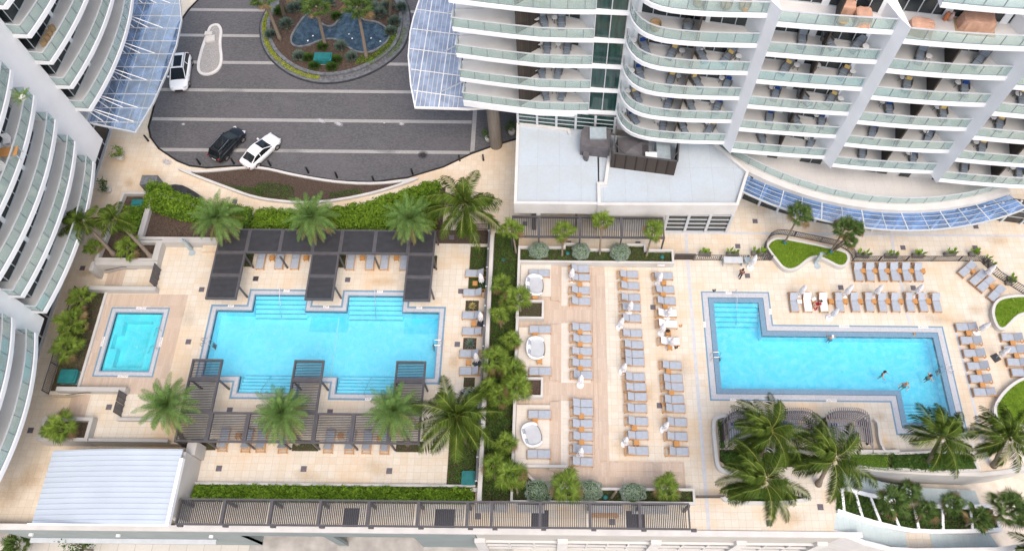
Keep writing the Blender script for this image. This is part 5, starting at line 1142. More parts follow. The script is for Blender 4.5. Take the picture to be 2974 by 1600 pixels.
def btable(t,x,y,k,bay):
    v = Q(t,x,y,Z0+FH*k+.5); o = BT if bt[0]==0 else dup(BT); bt[0] += 1
    o.location = (v.x,v.y,Z0+FH*k+.003); o.rotation_euler = (0,0,rnd.uniform(0,2)); i = tseen.get((bay,k),0); tseen[(bay,k)] = i+1
    o['label'] = 'round white table, %s on the %s balcony, %s'%(ORL[i].replace(' from the left',' along'),fl_names[k],bay_names[bay]); o['group'] = 'round balcony tables'
D_ = {0:[(0,[(345,890,'Y',.2),(525,895,'B',-.25)],[(270,882),(437,880)]),(1,[(315,680,'B',.1),(485,680,'Y',-.2)],[(250,680),(430,650)]),(2,[(370,430,'Y',.0),(570,440,'B',-.1)],[(297,425),(478,430)]),(3,[(330,185,'N',.25),(510,190,'N',0)],[(265,180),(443,172)])],
 1:[(0,[(1205,1130,'B',.5),(1510,1195,'N',-.1),(1695,1220,'N',.3),(1985,1235,'Y',-.6)],[(1135,1080),(1450,1185),(1945,1205)]),(1,[(1235,915,'Y',.4),(1565,990,'B',-.3),(1765,995,'Y',.3),(2050,1020,'B',-.4)],[(1165,890),(1520,960),(1995,990)]),(2,[(1270,680,'B',.2),(1590,755,'Y',-.3),(1825,775,'Y',.45),(2145,800,'B',-.4)],[(1200,690),(1660,745),(2085,765)]),(3,[(1315,425,'B',.3),(1610,490,'Y',-.5),(1875,520,'N',.4),(2155,540,'Y',-.7)],[(1215,395),(1695,495),(1890,470),(2250,550)])]}
D4 = {2:[(0,[(-10,1330,'N',.2),(490,1365,'Y',-.4)],[(440,1352)]),(1,[(75,1130,'B',-.2),(315,1160,'N',.5),(590,1165,'B',-.3)],[(535,1130)]),(2,[(140,895,'B',-.35),(405,945,'N',.5),(690,945,'Y',-.6)],[(95,855),(772,965)]),(3,[(245,640,'Y',-.6),(815,690,'Y',-.6)],[(342,638),(545,636),(890,698)]),(4,[(395,370,'N',-.15),(645,385,'N',.4),(945,425,'N',-.7)],[(1018,455)])],
 3:[(0,[(985-880,1386+30,'N',-.2)],[]),(1,[(1095,1265,'B',-.4),(1650,1305,'B',-.5)],[(1605,1285)]),(2,[(1245,1045,'B',-.05),(1775,1090,'Y',-.1)],[(1180,995),(1720,1048)]),(3,[(1430,805,'Y',-.3),(1990,845,'B',-.2)],[(1380,755),(1925,808)]),(4,[(1560,525,'N',-.35),(2150,570,'N',-.75)],[(1635,550)])],
 4:[(2,[(2340,1190,'Y',-.35)],[(2270,1150)]),(3,[(2560,930,'Y',-.3)],[(2515,918)])]}
for bay,L in list(D_.items())+list(D4.items()):
    t = 3 if bay < 2 else 4
    for k,chs,tbs in L:
        if bay == 3 and k == 0: continue
        for x,y,p,rz in chs: bchair(t,x,y,k,p,bay,rz)
        for x,y in tbs: btable(t,x,y,k,bay)
bchair(8,985,140,0,'N',3,-.2); bchair(8,1485,172,0,'B',3,-.2); btable(8,1440,150,0,3); bchair(8,1990,282,0,'N',4,-.3); bchair(8,2525,325,0,'B',4,-.2); btable(8,2460,290,0,4); bchair(8,2165,68,1,'Y',4,-.3); btable(8,2100,40,1,4)
# covered furniture, pots and tan armchairs on the upper balconies
def covered(t,x,y,k,sx,sy,h,rz,label,m=tarp):
    v = Q(t,x,y,Z0+FH*k+.4); b = MB(); n = 28; vs = []; fs = []; r_ = random.Random(int(x)); w_ = [r_.uniform(-.06,.06) for _ in range(n)]
    prof = [(1.06,0),(1.0,.25),(.96,.7),(.9,.92),(.7,1.0),(.3,1.02)]
    for i,(q,z) in enumerate(prof):
        for j in range(n):
            a = 2*math.pi*j/n; ca,sa = math.cos(a),math.sin(a); e = .45; kk = q*(1+w_[j]*(1.6-i*.3))
            vs.append((sx/2*math.copysign(abs(ca)**e,ca)*kk, sy/2*math.copysign(abs(sa)**e,sa)*kk, z*h+w_[(j*3)%n]*.3*(i>1)))
    for i in range(5):
        for j in range(n): a = i*n+j; c = i*n+(j+1)%n; fs.append((a,c,c+n,a+n))
    fs.append(tuple(5*n+j for j in range(n))); b.add(vs,fs)
    o = tag(b.build('covered_furniture', m), label, 'covered furniture'); o.location = (v.x,v.y,Z0+FH*k); o.rotation_euler = (0,0,rz)
covered(4,830,85,5,1.2,1.0,.95,-.2,'peach cover over a chair beside the dark partition, top balcony'); covered(4,990,165,5,1.3,1.5,.8,-.1,'peach cover over a long seat, top balcony of the third bay')
covered(4,1560,270,5,1.8,1.3,.85,-.2,'peach cover over furniture against the left fin of the top balcony'); covered(4,2110,215,5,2.5,1.5,.95,-.12,'large peach cover over a table on a tan rug, top right balcony')
v = Q(4,2080,270,Z0+FH*5); solid('rug', MB().obox((v.x,v.y,Z0+FH*5+.012),2.9,1.7,.012,-.12), tanw, 'tan rug under the large covered table', 'rug')
v = Q(4,790,195,Z0+FH*5+.4); solid('round_table', MB().lathe([(.3,0),(.32,.02),(.06,.05),(.06,.38),(.45,.40),(.45,.44)],(v.x,v.y,Z0+FH*5),18), tanw, 'low round tan table on the top balcony', 'table')
for x,y,l,m in ((1805,170,'tall terracotta vase by the window of the top balcony',mat('terracotta',(.45,.16,.07),.7,.1,4)),(1850,175,'short grey pink vase beside the terracotta one',mat('pinkish_clay',(.42,.31,.28),.7,.1,4))):
    v = Q(4,x,y,Z0+FH*5+.3); solid('vase', MB().lathe([(.13,0),(.2,.3),(.16,.6),(.09,.72),(.12,.78)],(v.x,v.y,Z0+FH*5),14), m, l, 'vase')
def armchair(t,x,y,k,m,rz,label):
    v = Q(t,x,y,Z0+FH*k+.4); o = thing('armchair', (v.x,v.y,Z0+FH*k), label, 'armchair', None, rz); b = MB(); vs = []; fs = []
    for i in range(17):
        a = R(-20)+R(220)*i/16
        for r,z in ((.42,.08),(.48,.72),(.42,.75),(.37,.4)): vs.append((r*math.cos(a),r*math.sin(a),z))
    for i in range(16):
        for j in range(3): q = 4*i+j; fs.append((q,q+4,q+5,q+1))
    b.add(vs,fs); b.build('shell', m, o); MB().lathe([(.38,.08),(.40,.40),(.36,.44)],n=20).build('seat', cushdark if m is wicker else m, o)
armchair(3,1430,255,4,tanw,0,'round tan tub chair on the fifth lowest balcony of the round ended bay'); armchair(3,1750,252,4,wicker,.2,'square brown tub chair beside the partition, fifth lowest balcony')
armchair(3,1860,15,5,tanw,.3,'tan tub chair on the highest visible round ended balcony, left one'); armchair(3,2130,40,5,tanw,-.1,'tan tub chair on the highest visible round ended balcony, middle one'); armchair(3,2310,50,5,tanw,-.3,'tan tub chair on the highest visible round ended balcony, right one')
# left tower balconies: stools, dining set, potted plant pot
zb = 8.4+FH*2
for i in range(4):
    v = Q(1,505-26*i,275+48*i,zb+.3); solid('stool', MB().obox((v.x,v.y,zb+.22),.5,.42,.4,.5).obox((v.x,v.y,zb+.45),.46,.38,.06,.5), tanw, 'tan wicker stool on the left tower balcony, %s of four in a row'%['top one','second one','third one','bottom one'][i], 'stool', 'tan stools on a balcony')
zb = 5.2+FH*3; v = Q(5,85,140,zb+.7); o = thing('dining_table', (v.x,v.y,zb), 'brown slatted dining table on a left tower balcony', 'table', None, .15)
MB().box(-.7,.7,-.45,.45,.70,.75).build('table_top', teak, o)
for x in (-.65,.65):
    for y in (-.4,.4): MB().box(x-.03,x+.03,y-.03,y+.03,0,.70).build('leg', alu, o)
for t_,x,y,l in ((5,70,30,'white framed chair above the brown balcony table'),(5,15,300,'white framed chair below the brown balcony table')):
    v = Q(t_,x,y,zb+.4); o = thing('garden_chair', (v.x,v.y,zb), l, 'chair', None, .3); MB().box(-.3,.3,-.3,.3,.40,.44).build('seat', plastic, o); MB().box(-.3,.3,.28,.32,.44,.95).build('backrest', plastic, o)
    for x_ in (-.27,.27):
        for y_ in (-.27,.27): MB().box(x_-.02,x_+.02,y_-.02,y_+.02,0,.40).build('leg', plastic, o)
# ================================================================ ladders, rails, shower posts, utility covers
def ladder(x,y,rz,label):
    o = thing('pool_ladder', (x,y,0), label, 'pool ladder', 'pool ladders', rz)      # water towards -x
    for s in (-.25,.25): MB().tube([(.75,s,0),(.75,s,.55),(.6,s,.78),(.1,s,.85),(-.12,s,.7),(-.15,s,0),(-.15,s,-1.0)],.028,8).build('rail', steel, o)
    for i in range(3): MB().box(-.22,-.10,-.23,.23,-.25-.28*i,-.21-.28*i).build('tread', stone, o)
ladder(-31.3,26.15,math.pi,'steel ladder on the left side of the symmetrical pool'); ladder(-10.65,26.2,0,'steel ladder on the right side of the symmetrical pool')
ladder(15.45,25.3,math.pi,'steel ladder on the left side of the L-shaped pool'); ladder(35.75,24.3,0,'steel ladder on the right side of the L-shaped pool')
def srail(p,q,label):
    p=Vector(p);q=Vector(q); solid('step_rail', MB().tube([p,p+Vector((0,0,.85)),p.lerp(q,.2)+Vector((0,0,.9)),p.lerp(q,.9)+Vector((0,0,.25)),q],.026,8), steel, label, 'handrail', 'steel rails at the pool steps')
srail((-25.6,31.6,0),(-25.6,29.3,-1.0),'steel handrail on the upper left steps of the symmetrical pool'); srail((-16.6,31.6,0),(-16.6,29.3,-1.0),'steel handrail on the upper right steps of the symmetrical pool'); srail((-25.6,21.2,0),(-25.6,23.4,-1.0),'steel handrail on the lower left steps of the symmetrical pool'); srail((-16.4,21.2,0),(-16.4,23.4,-1.0),'steel handrail on the lower right steps of the symmetrical pool')
srail((17.6,31.9,0),(17.6,29.0,-.9),'steel handrail in the middle of the L-shaped pool steps'); srail((33.6,18.5,0),(33.6,21.2,-.9),'steel handrail on the steps hidden by palm fronds')
srail((-36.1,27.4,0),(-37.1,27.1,-.8),'upper steel handrail inside the hot tub'); srail((-36.1,25.6,0),(-37.3,25.3,-.8),'lower steel handrail inside the hot tub')
def shower(t,x,y,label):
    v = Q(t,x,y,0); o = thing('shower_post', (v.x,v.y,0), label, 'shower'); MB().box(-.16,.16,-.12,.12,0,2.0).build('post', hvac, o); MB().tube([(0,0,2.0),(0,0,2.2),(.25,-.2,2.25)],.03,8).build('arm', steel, o); MB().lathe([(.14,0),(.14,.04)],(.28,-.22,2.2),14).build('shower_head', steel, o); MB().lathe([(.32,0),(.32,.03)],(.15,-.35,0),16).build('tray', hvac, o)
shower(5,1880,1100,'grey shower column by the corner wall of the pool court'); shower(8,520,1230,'grey shower column at the notch of the grass bed')
v = Q(5,2075,1090,.3); solid('planter_bench', MB().box(v.x-.85,v.x+.85,v.y-.35,v.y+.35,0,.4).box(v.x-.8,v.x+.8,v.y-.3,v.y+.3,.4,.44), deck, 'cream block seat by the corner wall of the pool court', 'bench')
def ubox(t,x,y,z,sx,sy,h,rz,label,grp='teal utility covers'):
    v = Q(t,x,y,z+h); o = thing('utility_cover', (v.x,v.y,z), label, 'utility cover', grp, rz); b = MB(); RR = lambda a,c: [(sg*(a-r_)+r_*math.cos(t_),sh*(c-r_)+r_*math.sin(t_)) for sg,sh,t0_ in ((1,1,0),(-1,1,90),(-1,-1,180),(1,-1,270)) for t_ in (R(t0_),R(t0_+30),R(t0_+60),R(t0_+90)) for r_ in (.12,)]; b.prism(RR(sx/2,sy/2),0,h*.8); b.prism(RR(sx/2+.05,sy/2+.05),h*.8,h*.88); b.prism(RR(sx/2-.1,sy/2-.1),h*.88,h); b.build('cover', tealbox, o); MB().box(-sx/2-.02,sx/2+.02,-sy/2-.02,sy/2+.02,0,.06).build('base', concrete, o)
ubox(9,660,985,.05,1.5,1.2,.55,0,'teal cover beside the hot tub planting bed'); ubox(14,2095,665,.05,1.05,1.1,.5,0,'teal cover at the bottom corner by the long hedge'); ubox(5,1358,635,.35,1.35,.7,.5,0,'teal cover beside the leafy shrubs of the raised planter')
ubox(2,665,550,G0+.4,1.9,1.1,.85,0,'green cover box in the driveway island'); MT['x'] = None
for i,(t,x,y,z) in enumerate(((7,570,1145,.55),(7,1495,1182,.55),(15,938,862,.5),(15,1652,842,.5),(6,2440,1208,.05),(16,1640,545,.4),(8,215,1040,.47),(8,668,1132,.47))):
    v = Q(t,x,y,z); solid('garden_light', MB().lathe([(.05,0),(.05,.12),(.17,.16),(.19,.26),(.12,.3)],(v.x,v.y,z),14), tealbox, 'teal garden light '+['between the first silver shrubs of the top planter','at the right end of the top planter','by the cut stump of the bottom planter','at the right end of the bottom planter','in the green strip by the trellis','in the shrubs of the curved planter','at the foot of the left palm in the fenced grass bed','at the foot of the right palm in the fenced grass bed'][i],'garden light','small teal garden lights')
v = Q(15,1000,860,.5); solid('palm_stump', MB().tube([(v.x,v.y,.4),(v.x+.12,v.y+.1,1.2),(v.x+.28,v.y+.2,2.2)],[.13,.11,.10],10), trunkm, 'cut palm stump leaning in the bottom planter', 'stump')
# bollards along the kerb
def bollard(t,x,y,label):
    v = Q(t,x,y,G0); return (v.x,v.y,label)
bl = [bollard(1,1455,1385,'left of the driveway, above the potted shrub'),bollard(5,1965,262,'in front of the black car'),bollard(5,2298,255,'beside the rear wheel of the black car'),bollard(6,155,275,'beside the rear wheel of the white sedan'),bollard(6,527,345,'right of the white sedan, first one'),bollard(6,810,392,'right of the white sedan, second one'),bollard(6,1170,432,'at the lowest point of the kerb curve'),bollard(6,1550,358,'with a pale foot, up the kerb curve'),bollard(6,2012,225,'where the kerb meets the pale road band'),bollard(6,2245,222,'past the pale road band by the roof edge')]
bm = None
for x,y,l in bl:
    if bm is None: bm = tag(MB().lathe([(.12,0),(.11,.03),(.10,.05),(.10,.92),(.09,.98),(.05,1.0)],n=16).build('bollard', bollard_m, smooth=False),'x','bollard','black bollards along the driveway kerb'); o = bm
    else: o = dup(bm)
    o.location = (x,y,G0); o['label'] = 'black bollard '+l
# pool marker plates with their lettering
def marker(x,y,rz,text,label,w=.95):
    o = thing('pool_marker', (x,y,.012), label, 'marker tile', 'white depth and caution tiles', rz); MB().box(-w/2,w/2,-.11,.11,-.004,.004).build('plate', plastic, o)
    cu = bpy.data.curves.new('lettering','FONT'); cu.body = text; cu.size = .2; cu.align_x = 'CENTER'; cu.align_y = 'CENTER'; cu.extrude = .001
    tmp = bpy.data.objects.new('lettering', cu); scn.collection.objects.link(tmp); dg = bpy.context.evaluated_depsgraph_get(); me = bpy.data.meshes.new_from_object(tmp.evaluated_get(dg)); bpy.data.objects.remove(tmp)
    me.materials.clear(); me.materials.append(black); l = bpy.data.objects.new('lettering', me); scn.collection.objects.link(l); l.parent = o; l.location = (0,0,.0055)
C_ = 'CAUTION'
for x,y,rz,l in ((-38.6,29.72,0,'on the top edge of the hot tub'),(-38.6,22.95,0,'on the bottom edge of the hot tub'),(-41.32,26.3,math.pi/2,'on the left edge of the hot tub'),(-35.95,26.3,math.pi/2,'on the right edge of the hot tub'),(27.5,28.56,0,'on the upper edge of the L-shaped pool, left one'),(34.9,28.56,0,'on the upper edge of the L-shaped pool, right one'),(16.6,21.35,0,'on the bottom edge of the L-shaped pool, left one'),(25.2,21.35,0,'on the bottom edge of the L-shaped pool, right one')): marker(x,y,rz,C_,'white caution tile '+l)
for x,y,rz,l in ((-30.2,30.02,0,'near the tall left pergola arm'),(-25.2,31.66,0,'at the upper left pool steps'),(-21.2,30.02,0,'under the middle pergola arm'),(-16.3,31.66,0,'at the upper right pool steps'),(-12.4,30.02,0,'under the right pergola arm'),(17.0,31.9,0,'at the top of the L-shaped pool steps'),(14.42,28.6,math.pi/2,'on the left edge of the L-shaped pool'),(-16.2,21.05,0,'at the lower right pool steps'),(20.75,30.0,math.pi/2,'at the inner corner of the L-shaped pool')): marker(x,y,rz,'4 FT','white depth tile '+l,.55)
# ================================================================ cars
def loft(b, secs):                                   # secs: list of rings (same count)
    n = len(secs[0]); vs = [p for s in secs for p in s]; fs = []
    for i in range(len(secs)-1):
        for j in range(n): a = i*n+j; c = i*n+(j+1)%n; fs.append((a,c,c+n,a+n))
    fs.append(tuple(range(n-1,-1,-1))); fs.append(tuple((len(secs)-1)*n+j for j in range(n))); b.add(vs,fs)
def car(name, t1, a, t2, c, paint, label, suv):      # a: rear px, c: front px (at bonnet height)
    A = Q(t1,a[0],a[1],G0+.8); C_2 = Q(t2,c[0],c[1],G0+.8); d = C_2-A; L = d.length; m = (A+C_2)/2
    o = thing(name, (m.x,m.y,G0), label, 'car', None, math.atan2(d.y,d.x)); W = .98*L/4.9; hh = 1.62 if suv else 1.42
    k = L/4.9
    def ring(x, w, zb, zt):
        pts = []
        for i in range(16):
            a_ = 2*math.pi*i/16; ca,sa = math.cos(a_),math.sin(a_); e = .35
            pts.append((x*k, w*W*math.copysign(abs(ca)**e,ca), zb+(zt-zb)*(.5+.5*math.copysign(abs(sa)**e,sa))))
        return pts
    b = MB(); S_ = [(-2.45,.62,.45,.85),(-2.40,.82,.34,.95),(-2.1,.95,.26,1.0),(-1.2,1.0,.24,1.0),(0,1.0,.24,.97),(1.2,1.0,.24,.95),(1.75,.97,.25,.90),(2.2,.88,.28,.80),(2.40,.72,.34,.70),(2.45,.55,.42,.62)]
    if suv: S_ = [(x,w,z0+.03,z1+.10) for x,w,z0,z1 in S_]
    loft(b,[ring(*s) for s in S_]); b.build('body', paint, o, smooth=True)
    # cabin: glass house with a painted roof
    zr = hh; zbz = .95 if not suv else 1.05
    xs_ = ([(-2.25,.80,zbz),(-1.85,.68,zr-.08),(-.5,.68,zr),(.25,.66,zr-.04),(1.35,.82,zbz-.02)] if suv else [(-2.05,.76,zbz-.02),(-1.1,.64,zr-.10),(-.5,.65,zr),(.1,.63,zr-.03),(1.2,.80,zbz-.04)])
    b = MB(); vs = []
    for x,w,z in xs_: vs += [(x*k,-w*W,z),(x*k,w*W,z)]
    n0 = len(vs)
    lo = [(xs_[0][0]*k,-.93*W,zbz-.12),(xs_[0][0]*k,.93*W,zbz-.12),(xs_[-1][0]*k,-.93*W,zbz-.12),(xs_[-1][0]*k,.93*W,zbz-.12)]
    vs += lo; b.add(vs,[(0,1,3,2),(6,7,9,8),(0,2,4,6,8,n0+2,n0),(1,n0+1,n0+3,9,7,5,3),(8,9,n0+3,n0+2),(0,n0,n0+1,1)]); b.build('windows', carglass, o)
    b = MB(); r = [(x*k,w*W,z) for x,w,z in xs_]
    rv = []
    for x,w,z in r[1:4]: rv += [(x-.02,-w-.02,z+.005),(x-.02,0,z+.045),(x-.02,w+.02,z+.005)]
    b.add(rv,[(0,1,4,3),(1,2,5,4),(3,4,7,6),(4,5,8,7)])
    for s in (-1,1):
        for i,j in ((0,1),(3,4)): b.bar((r[i][0],s*(r[i][1]+.01),r[i][2]+.01),(r[j][0],s*(r[j][1]+.01),r[j][2]+.01),.07,.05)
        b.bar((r[2][0]-.1,s*(r[2][1]+.02),r[2][2]),(r[2][0]-.15*k,s*.93*W,zbz-.1),.07,.05)
        for i,j in ((1,2),(2,3)): b.bar((r[i][0],s*(r[i][1]+.02),r[i][2]+.01),(r[j][0],s*(r[j][1]+.02),r[j][2]+.01),.07,.05)
    b.build('roof', paint, o)
    if suv:
        rr = MB()
        for s in (-1,1): rr.bar((r[1][0]+.05,s*(r[1][1]-.03),zr+.05),(r[3][0]-.1,s*(r[3][1]-.03),zr+.06),.05,.04)
        rr.build('roof_rail', steel, o); MB().box((-1.45)*k,(.05)*k,-.42*W,.42*W,zr+.02,zr+.052).build('sunroof', carglass, o)
    for x in (-1.45,1.5):
        for s in (-1,1):
            wm_ = MB(); prof = [(.20,-.11),(.33,-.11),(.35,-.07),(.35,.07),(.33,.11),(.20,.11)]; vs=[]; fs=[]; n=20
            for i,(rr_,yy) in enumerate(prof):
                for j in range(n): a_=2*math.pi*j/n; vs.append((rr_*math.cos(a_),yy,rr_*math.sin(a_)))
            for i in range(len(prof)-1):
                for j in range(n): q=i*n+j; q2_=i*n+(j+1)%n; fs.append((q,q2_,q2_+n,q+n))
            wm_.add(vs,fs); w_ = wm_.build('wheel', tyre, o, loc=(x*k,s*(W*.99-.08),.35))
            rb = MB()
            for j in range(5): a_=2*math.pi*j/5; rb.bar((0,s*.09,0),(.23*math.cos(a_),s*.09,.23*math.sin(a_)),.07,.04)
            rb.add([(.22*math.cos(2*math.pi*j/16),s*.05,.22*math.sin(2*math.pi*j/16)) for j in range(16)],[tuple(range(16))]); rb.build('rim', rimm, w_)
    for s in (-1,1):
        MB().obox((2.24*k,s*.66*W,.70 if not suv else .80),.30,.34,.12,s*-.45).build('headlight', lampm, o); MB().obox((-2.36*k,s*.68*W,.82 if not suv else .95),.14,.36,.13,s*.35).build('tail_light', redlight, o)
        MB().obox((.85*k,s*(W+.08),1.02),.16,.2,.13).build('mirror', paint, o)
    MB().box(2.38*k,2.47*k,-.42*W,.42*W,.42,.62).build('grille', black, o); MB().box(-2.475*k,-2.43*k,-.26,.26,.60,.73).build('number_plate', plastic, o)
    return o
car('parked_car',1,(1790,530),1,(1745,875),carwhite,'white hatchback SUV parked by the glass canopy, nose towards the viewer',True)
car('parked_car',5,(2095,205),1,(2360,1265),carblack,'black SUV with silver roof rails parked by the driveway kerb',True)
car('parked_car',6,(-105,270),2,(205,1330),carwhite,'white sedan with dark rear window parked beside the black SUV',False)
# ================================================================ people
def person(name, joints, edges, colors, loc, rz, label):
    """one skinned body grown on joints (name:(x,y,z,r)); clothing and hair are grown the same way as children"""
    o = None
    def grow(nm, J, E, m, parent=None, sub=1):
        me = bpy.data.meshes.new(nm); keys = list(J); me.from_pydata([J[k][:3] for k in keys], [(keys.index(a),keys.index(c)) for a,c in E], [])
        ob = bpy.data.objects.new(nm, me); scn.collection.objects.link(ob); md = ob.modifiers.new('skin','SKIN'); md.use_smooth_shade = True
        for i,k in enumerate(keys):
            rr = J[k][3]; me.skin_vertices[0].data[i].radius = (rr,rr) if not isinstance(rr,tuple) else rr
        me.skin_vertices[0].data[0].use_root = True
        sb = ob.modifiers.new('sub','SUBSURF'); sb.levels = sub; sb.render_levels = sub
        dg = bpy.context.evaluated_depsgraph_get(); nm_ = bpy.data.meshes.new_from_object(ob.evaluated_get(dg)); bpy.data.objects.remove(ob)
        nm_.materials.clear(); nm_.materials.append(m); ob = bpy.data.objects.new(nm, nm_); scn.collection.objects.link(ob)
        if parent is not None: ob.parent = parent
        return ob
    o = grow(name, joints, edges, skin, None, 2); o.location = loc; o.rotation_euler = (0,0,rz); tag(o, label, 'person')
    for nm,J,E,m in colors: grow(nm, J, E, m, o, 2)
    # face
    hx,hy,hz,hr = joints['head']; hr = hr if not isinstance(hr,tuple) else hr[0]
    fwd = -1
    for s in (-1,1):
        MB().lathe([(.004,-.012),(.013,0),(.004,.012)],(hx+s*.034,hy-hr*.93,hz+.015),8).build('eye', black, o); MB().lathe([(.01,-.03),(.018,0),(.01,.03)],(hx+s*hr*1.0,hy,hz),8,.6,1).build('ear', skin, o)
    MB().obox((hx,hy-hr*1.03,hz-.02),.026,.03,.045).build('nose', skin, o); MB().obox((hx,hy-hr*.93,hz-.06),.045,.012,.012).build('mouth', maroon, o)
    return o
def body(pose):
    """pose gives hand, elbow, knee, foot positions; returns joints and edges, fingers included"""
    J = {'pelvis':(0,0,.95,(.155,.115)),'waist':(0,.0,1.12,(.135,.10)),'chest':(0,.0,1.34,(.165,.115)),'neck':(0,-.01,1.50,.058),'head0':(0,-.015,1.58,.08),'head':(0,-.02,1.65,.098),'crown':(0,-.01,1.73,.06)}
    J.update(pose); E = [('pelvis','waist'),('waist','chest'),('chest','neck'),('neck','head0'),('head0','head'),('head','crown')]
    for s in 'lr':
        E += [('chest','sh'+s),('sh'+s,'el'+s),('el'+s,'wr'+s),('wr'+s,'pa'+s),('pelvis','hi'+s),('hi'+s,'kn'+s),('kn'+s,'an'+s),('an'+s,'to'+s)]
        w_ = Vector(J['wr'+s][:3]); p = Vector(J['pa'+s][:3]); d = (p-w_).normalized(); side = d.cross(Vector((0,0,1)))
        side = side.normalized() if side.length > .1 else Vector((0,1,0)); dn = d.cross(side)
        for f,(o_,ln) in enumerate(((-.03,.062),(-.01,.075),(.01,.07),(.03,.055))):
            a = p+side*o_+d*.02; c = a+d*ln*.55; e = c+d*ln*.4+dn*.015
            J['f%s%d'%(s,f)] = (*a,.0095); J['g%s%d'%(s,f)] = (*c,.0088); J['h%s%d'%(s,f)] = (*e,.0075); E += [('pa'+s,'f%s%d'%(s,f)),('f%s%d'%(s,f),'g%s%d'%(s,f)),('g%s%d'%(s,f),'h%s%d'%(s,f))]
        a = w_.lerp(p,.45)+side*-.035; c = a+d*.035+side*-.025; J['t%s0'%s] = (*a,.011); J['t%s1'%s] = (*c,.0095); E += [('wr'+s,'t%s0'%s),('t%s0'%s,'t%s1'%s)]
    return J, E
def limbs(shl,ell,wrl,pal,shr,elr,wrr,par_,hil,knl,anl,tol,hir,knr,anr,tor):
    rs = dict(sh=.06,el=.045,wr=.030,pa=.034,hi=.095,kn=.062,an=.042,to=.036); out = {}
    for k,v in (('shl',shl),('ell',ell),('wrl',wrl),('pal',pal),('shr',shr),('elr',elr),('wrr',wrr),('par',par_),('hil',hil),('knl',knl),('anl',anl),('tol',tol),('hir',hir),('knr',knr),('anr',anr),('tor',tor)): out[k] = (*v,rs[k[:2]])
    return out
STAND = limbs((.19,0,1.43),(.27,.03,1.16),(.28,-.08,.93),(.28,-.12,.86),(-.19,0,1.43),(-.27,.05,1.17),(-.27,.02,.92),(-.27,.0,.85),(.09,0,.90),(.10,-.10,.50),(.10,-.02,.09),(.10,-.16,.04),(-.09,0,.90),(-.10,.06,.50),(-.10,.22,.10),(-.10,.10,.03))
WADE = limbs((.19,0,1.43),(.36,-.10,1.25),(.30,-.32,1.16),(.28,-.40,1.14),(-.19,0,1.43),(-.38,-.05,1.24),(-.42,-.28,1.14),(-.42,-.36,1.12),(.09,0,.90),(.11,-.05,.50),(.11,.0,.09),(.11,-.14,.04),(-.09,0,.90),(-.11,-.02,.50),(-.11,.05,.09),(-.11,-.09,.04))
def hair(sc=1.0, m=hairm, long_=False):
    J = {'a':(0,.015,1.67,.100),'b':(0,.01,1.745,.072),'c':(0,.05,1.62,.075)}; E = [('a','b'),('a','c')]
    if long_: J['d'] = (0,.09,1.50,.05); E.append(('c','d'))
    return ('hair',J,E,m)
def top(m, low=.98): return ('shirt',{'p':(0,0,low,(.165,.125)),'w':(0,0,1.13,(.15,.115)),'c':(0,0,1.35,(.178,.127)),'sl':(.19,0,1.43,.07),'el':(.235,.02,1.29,.065),'sr':(-.19,0,1.43,.07),'er':(-.235,.02,1.29,.065)},[('p','w'),('w','c'),('c','sl'),('sl','el'),('c','sr'),('sr','er')],m)
def trousers(m, P_): return ('trousers',{'p':(0,0,.97,(.165,.125)),'hl':(*P_['hil'][:3],.108),'kl':(*P_['knl'][:3],.077),'al':(*P_['anl'][:3],.06),'hr':(*P_['hir'][:3],.108),'kr':(*P_['knr'][:3],.077),'ar':(*P_['anr'][:3],.06)},[('p','hl'),('hl','kl'),('kl','al'),('p','hr'),('hr','kr'),('kr','ar')],m)
def trunks(m): return ('swim_shorts',{'p':(0,0,.97,(.165,.125)),'hl':(.095,0,.88,.108),'kl':(.10,-.03,.68,.095),'hr':(-.095,0,.88,.108),'kr':(-.10,-.01,.68,.095)},[('p','hl'),('hl','kl'),('p','hr'),('hr','kr')],m)
J,E = body(STAND); v = Q(7,2255,1372,0)
w1 = person('person', J, E, [hair(1,hairm,True), top(maroon), trousers(black,STAND)], (v.x,v.y,.004), R(150), 'person in maroon shirt and black trousers walking across the deck')
J,E = body(WADE)
for t,x,y,rz,hm,extra,lab in ((12,672,618,R(180),clothw,[trunks(blue)],'bather with white cap leaning at the upper edge of the L-shaped pool'),(12,1183,965,R(60),hairm,[('swimsuit',{'p':(0,0,.93,(.16,.12)),'w':(0,0,1.12,(.14,.105)),'c':(0,0,1.33,(.170,.12))},[('p','w'),('w','c')],black)],'bather in black swimsuit, leftmost of the three in open water'),(12,1398,1075,R(-30),tanw,[trunks(black)],'bare backed bather with an arm stretched out, lowest in the pool'),(12,1632,1000,R(110),hairm,[trunks(black)],'bather with dark hair nearest the right ladder')):
    v = Q(t,x,y,0.0); person('person', J, E, [hair(1,hm)]+extra, (v.x,v.y,-1.12), rz, lab)
v = Q(12,1490,575,0); person('person', J, E, [hair(1,tanw), trunks(red)], (v.x,v.y,-1.62), R(180), 'swimmer with only the head above water at the upper right pool edge')
SIT = limbs((.19,.05,1.40),(.25,-.12,1.18),(.16,-.34,1.12),(.13,-.41,1.12),(-.19,.05,1.40),(-.25,-.10,1.18),(-.18,-.34,1.10),(-.15,-.42,1.10),(.10,-.04,.92),(.13,-.46,.93),(.13,-.50,.50),(.13,-.64,.46),(-.10,-.04,.92),(-.13,-.46,.93),(-.13,-.52,.50),(-.13,-.66,.46))
J,E = body(SIT); J['chest'] = (0,-.02,1.34,(.165,.115)); v = Q(12,562,270,.8)
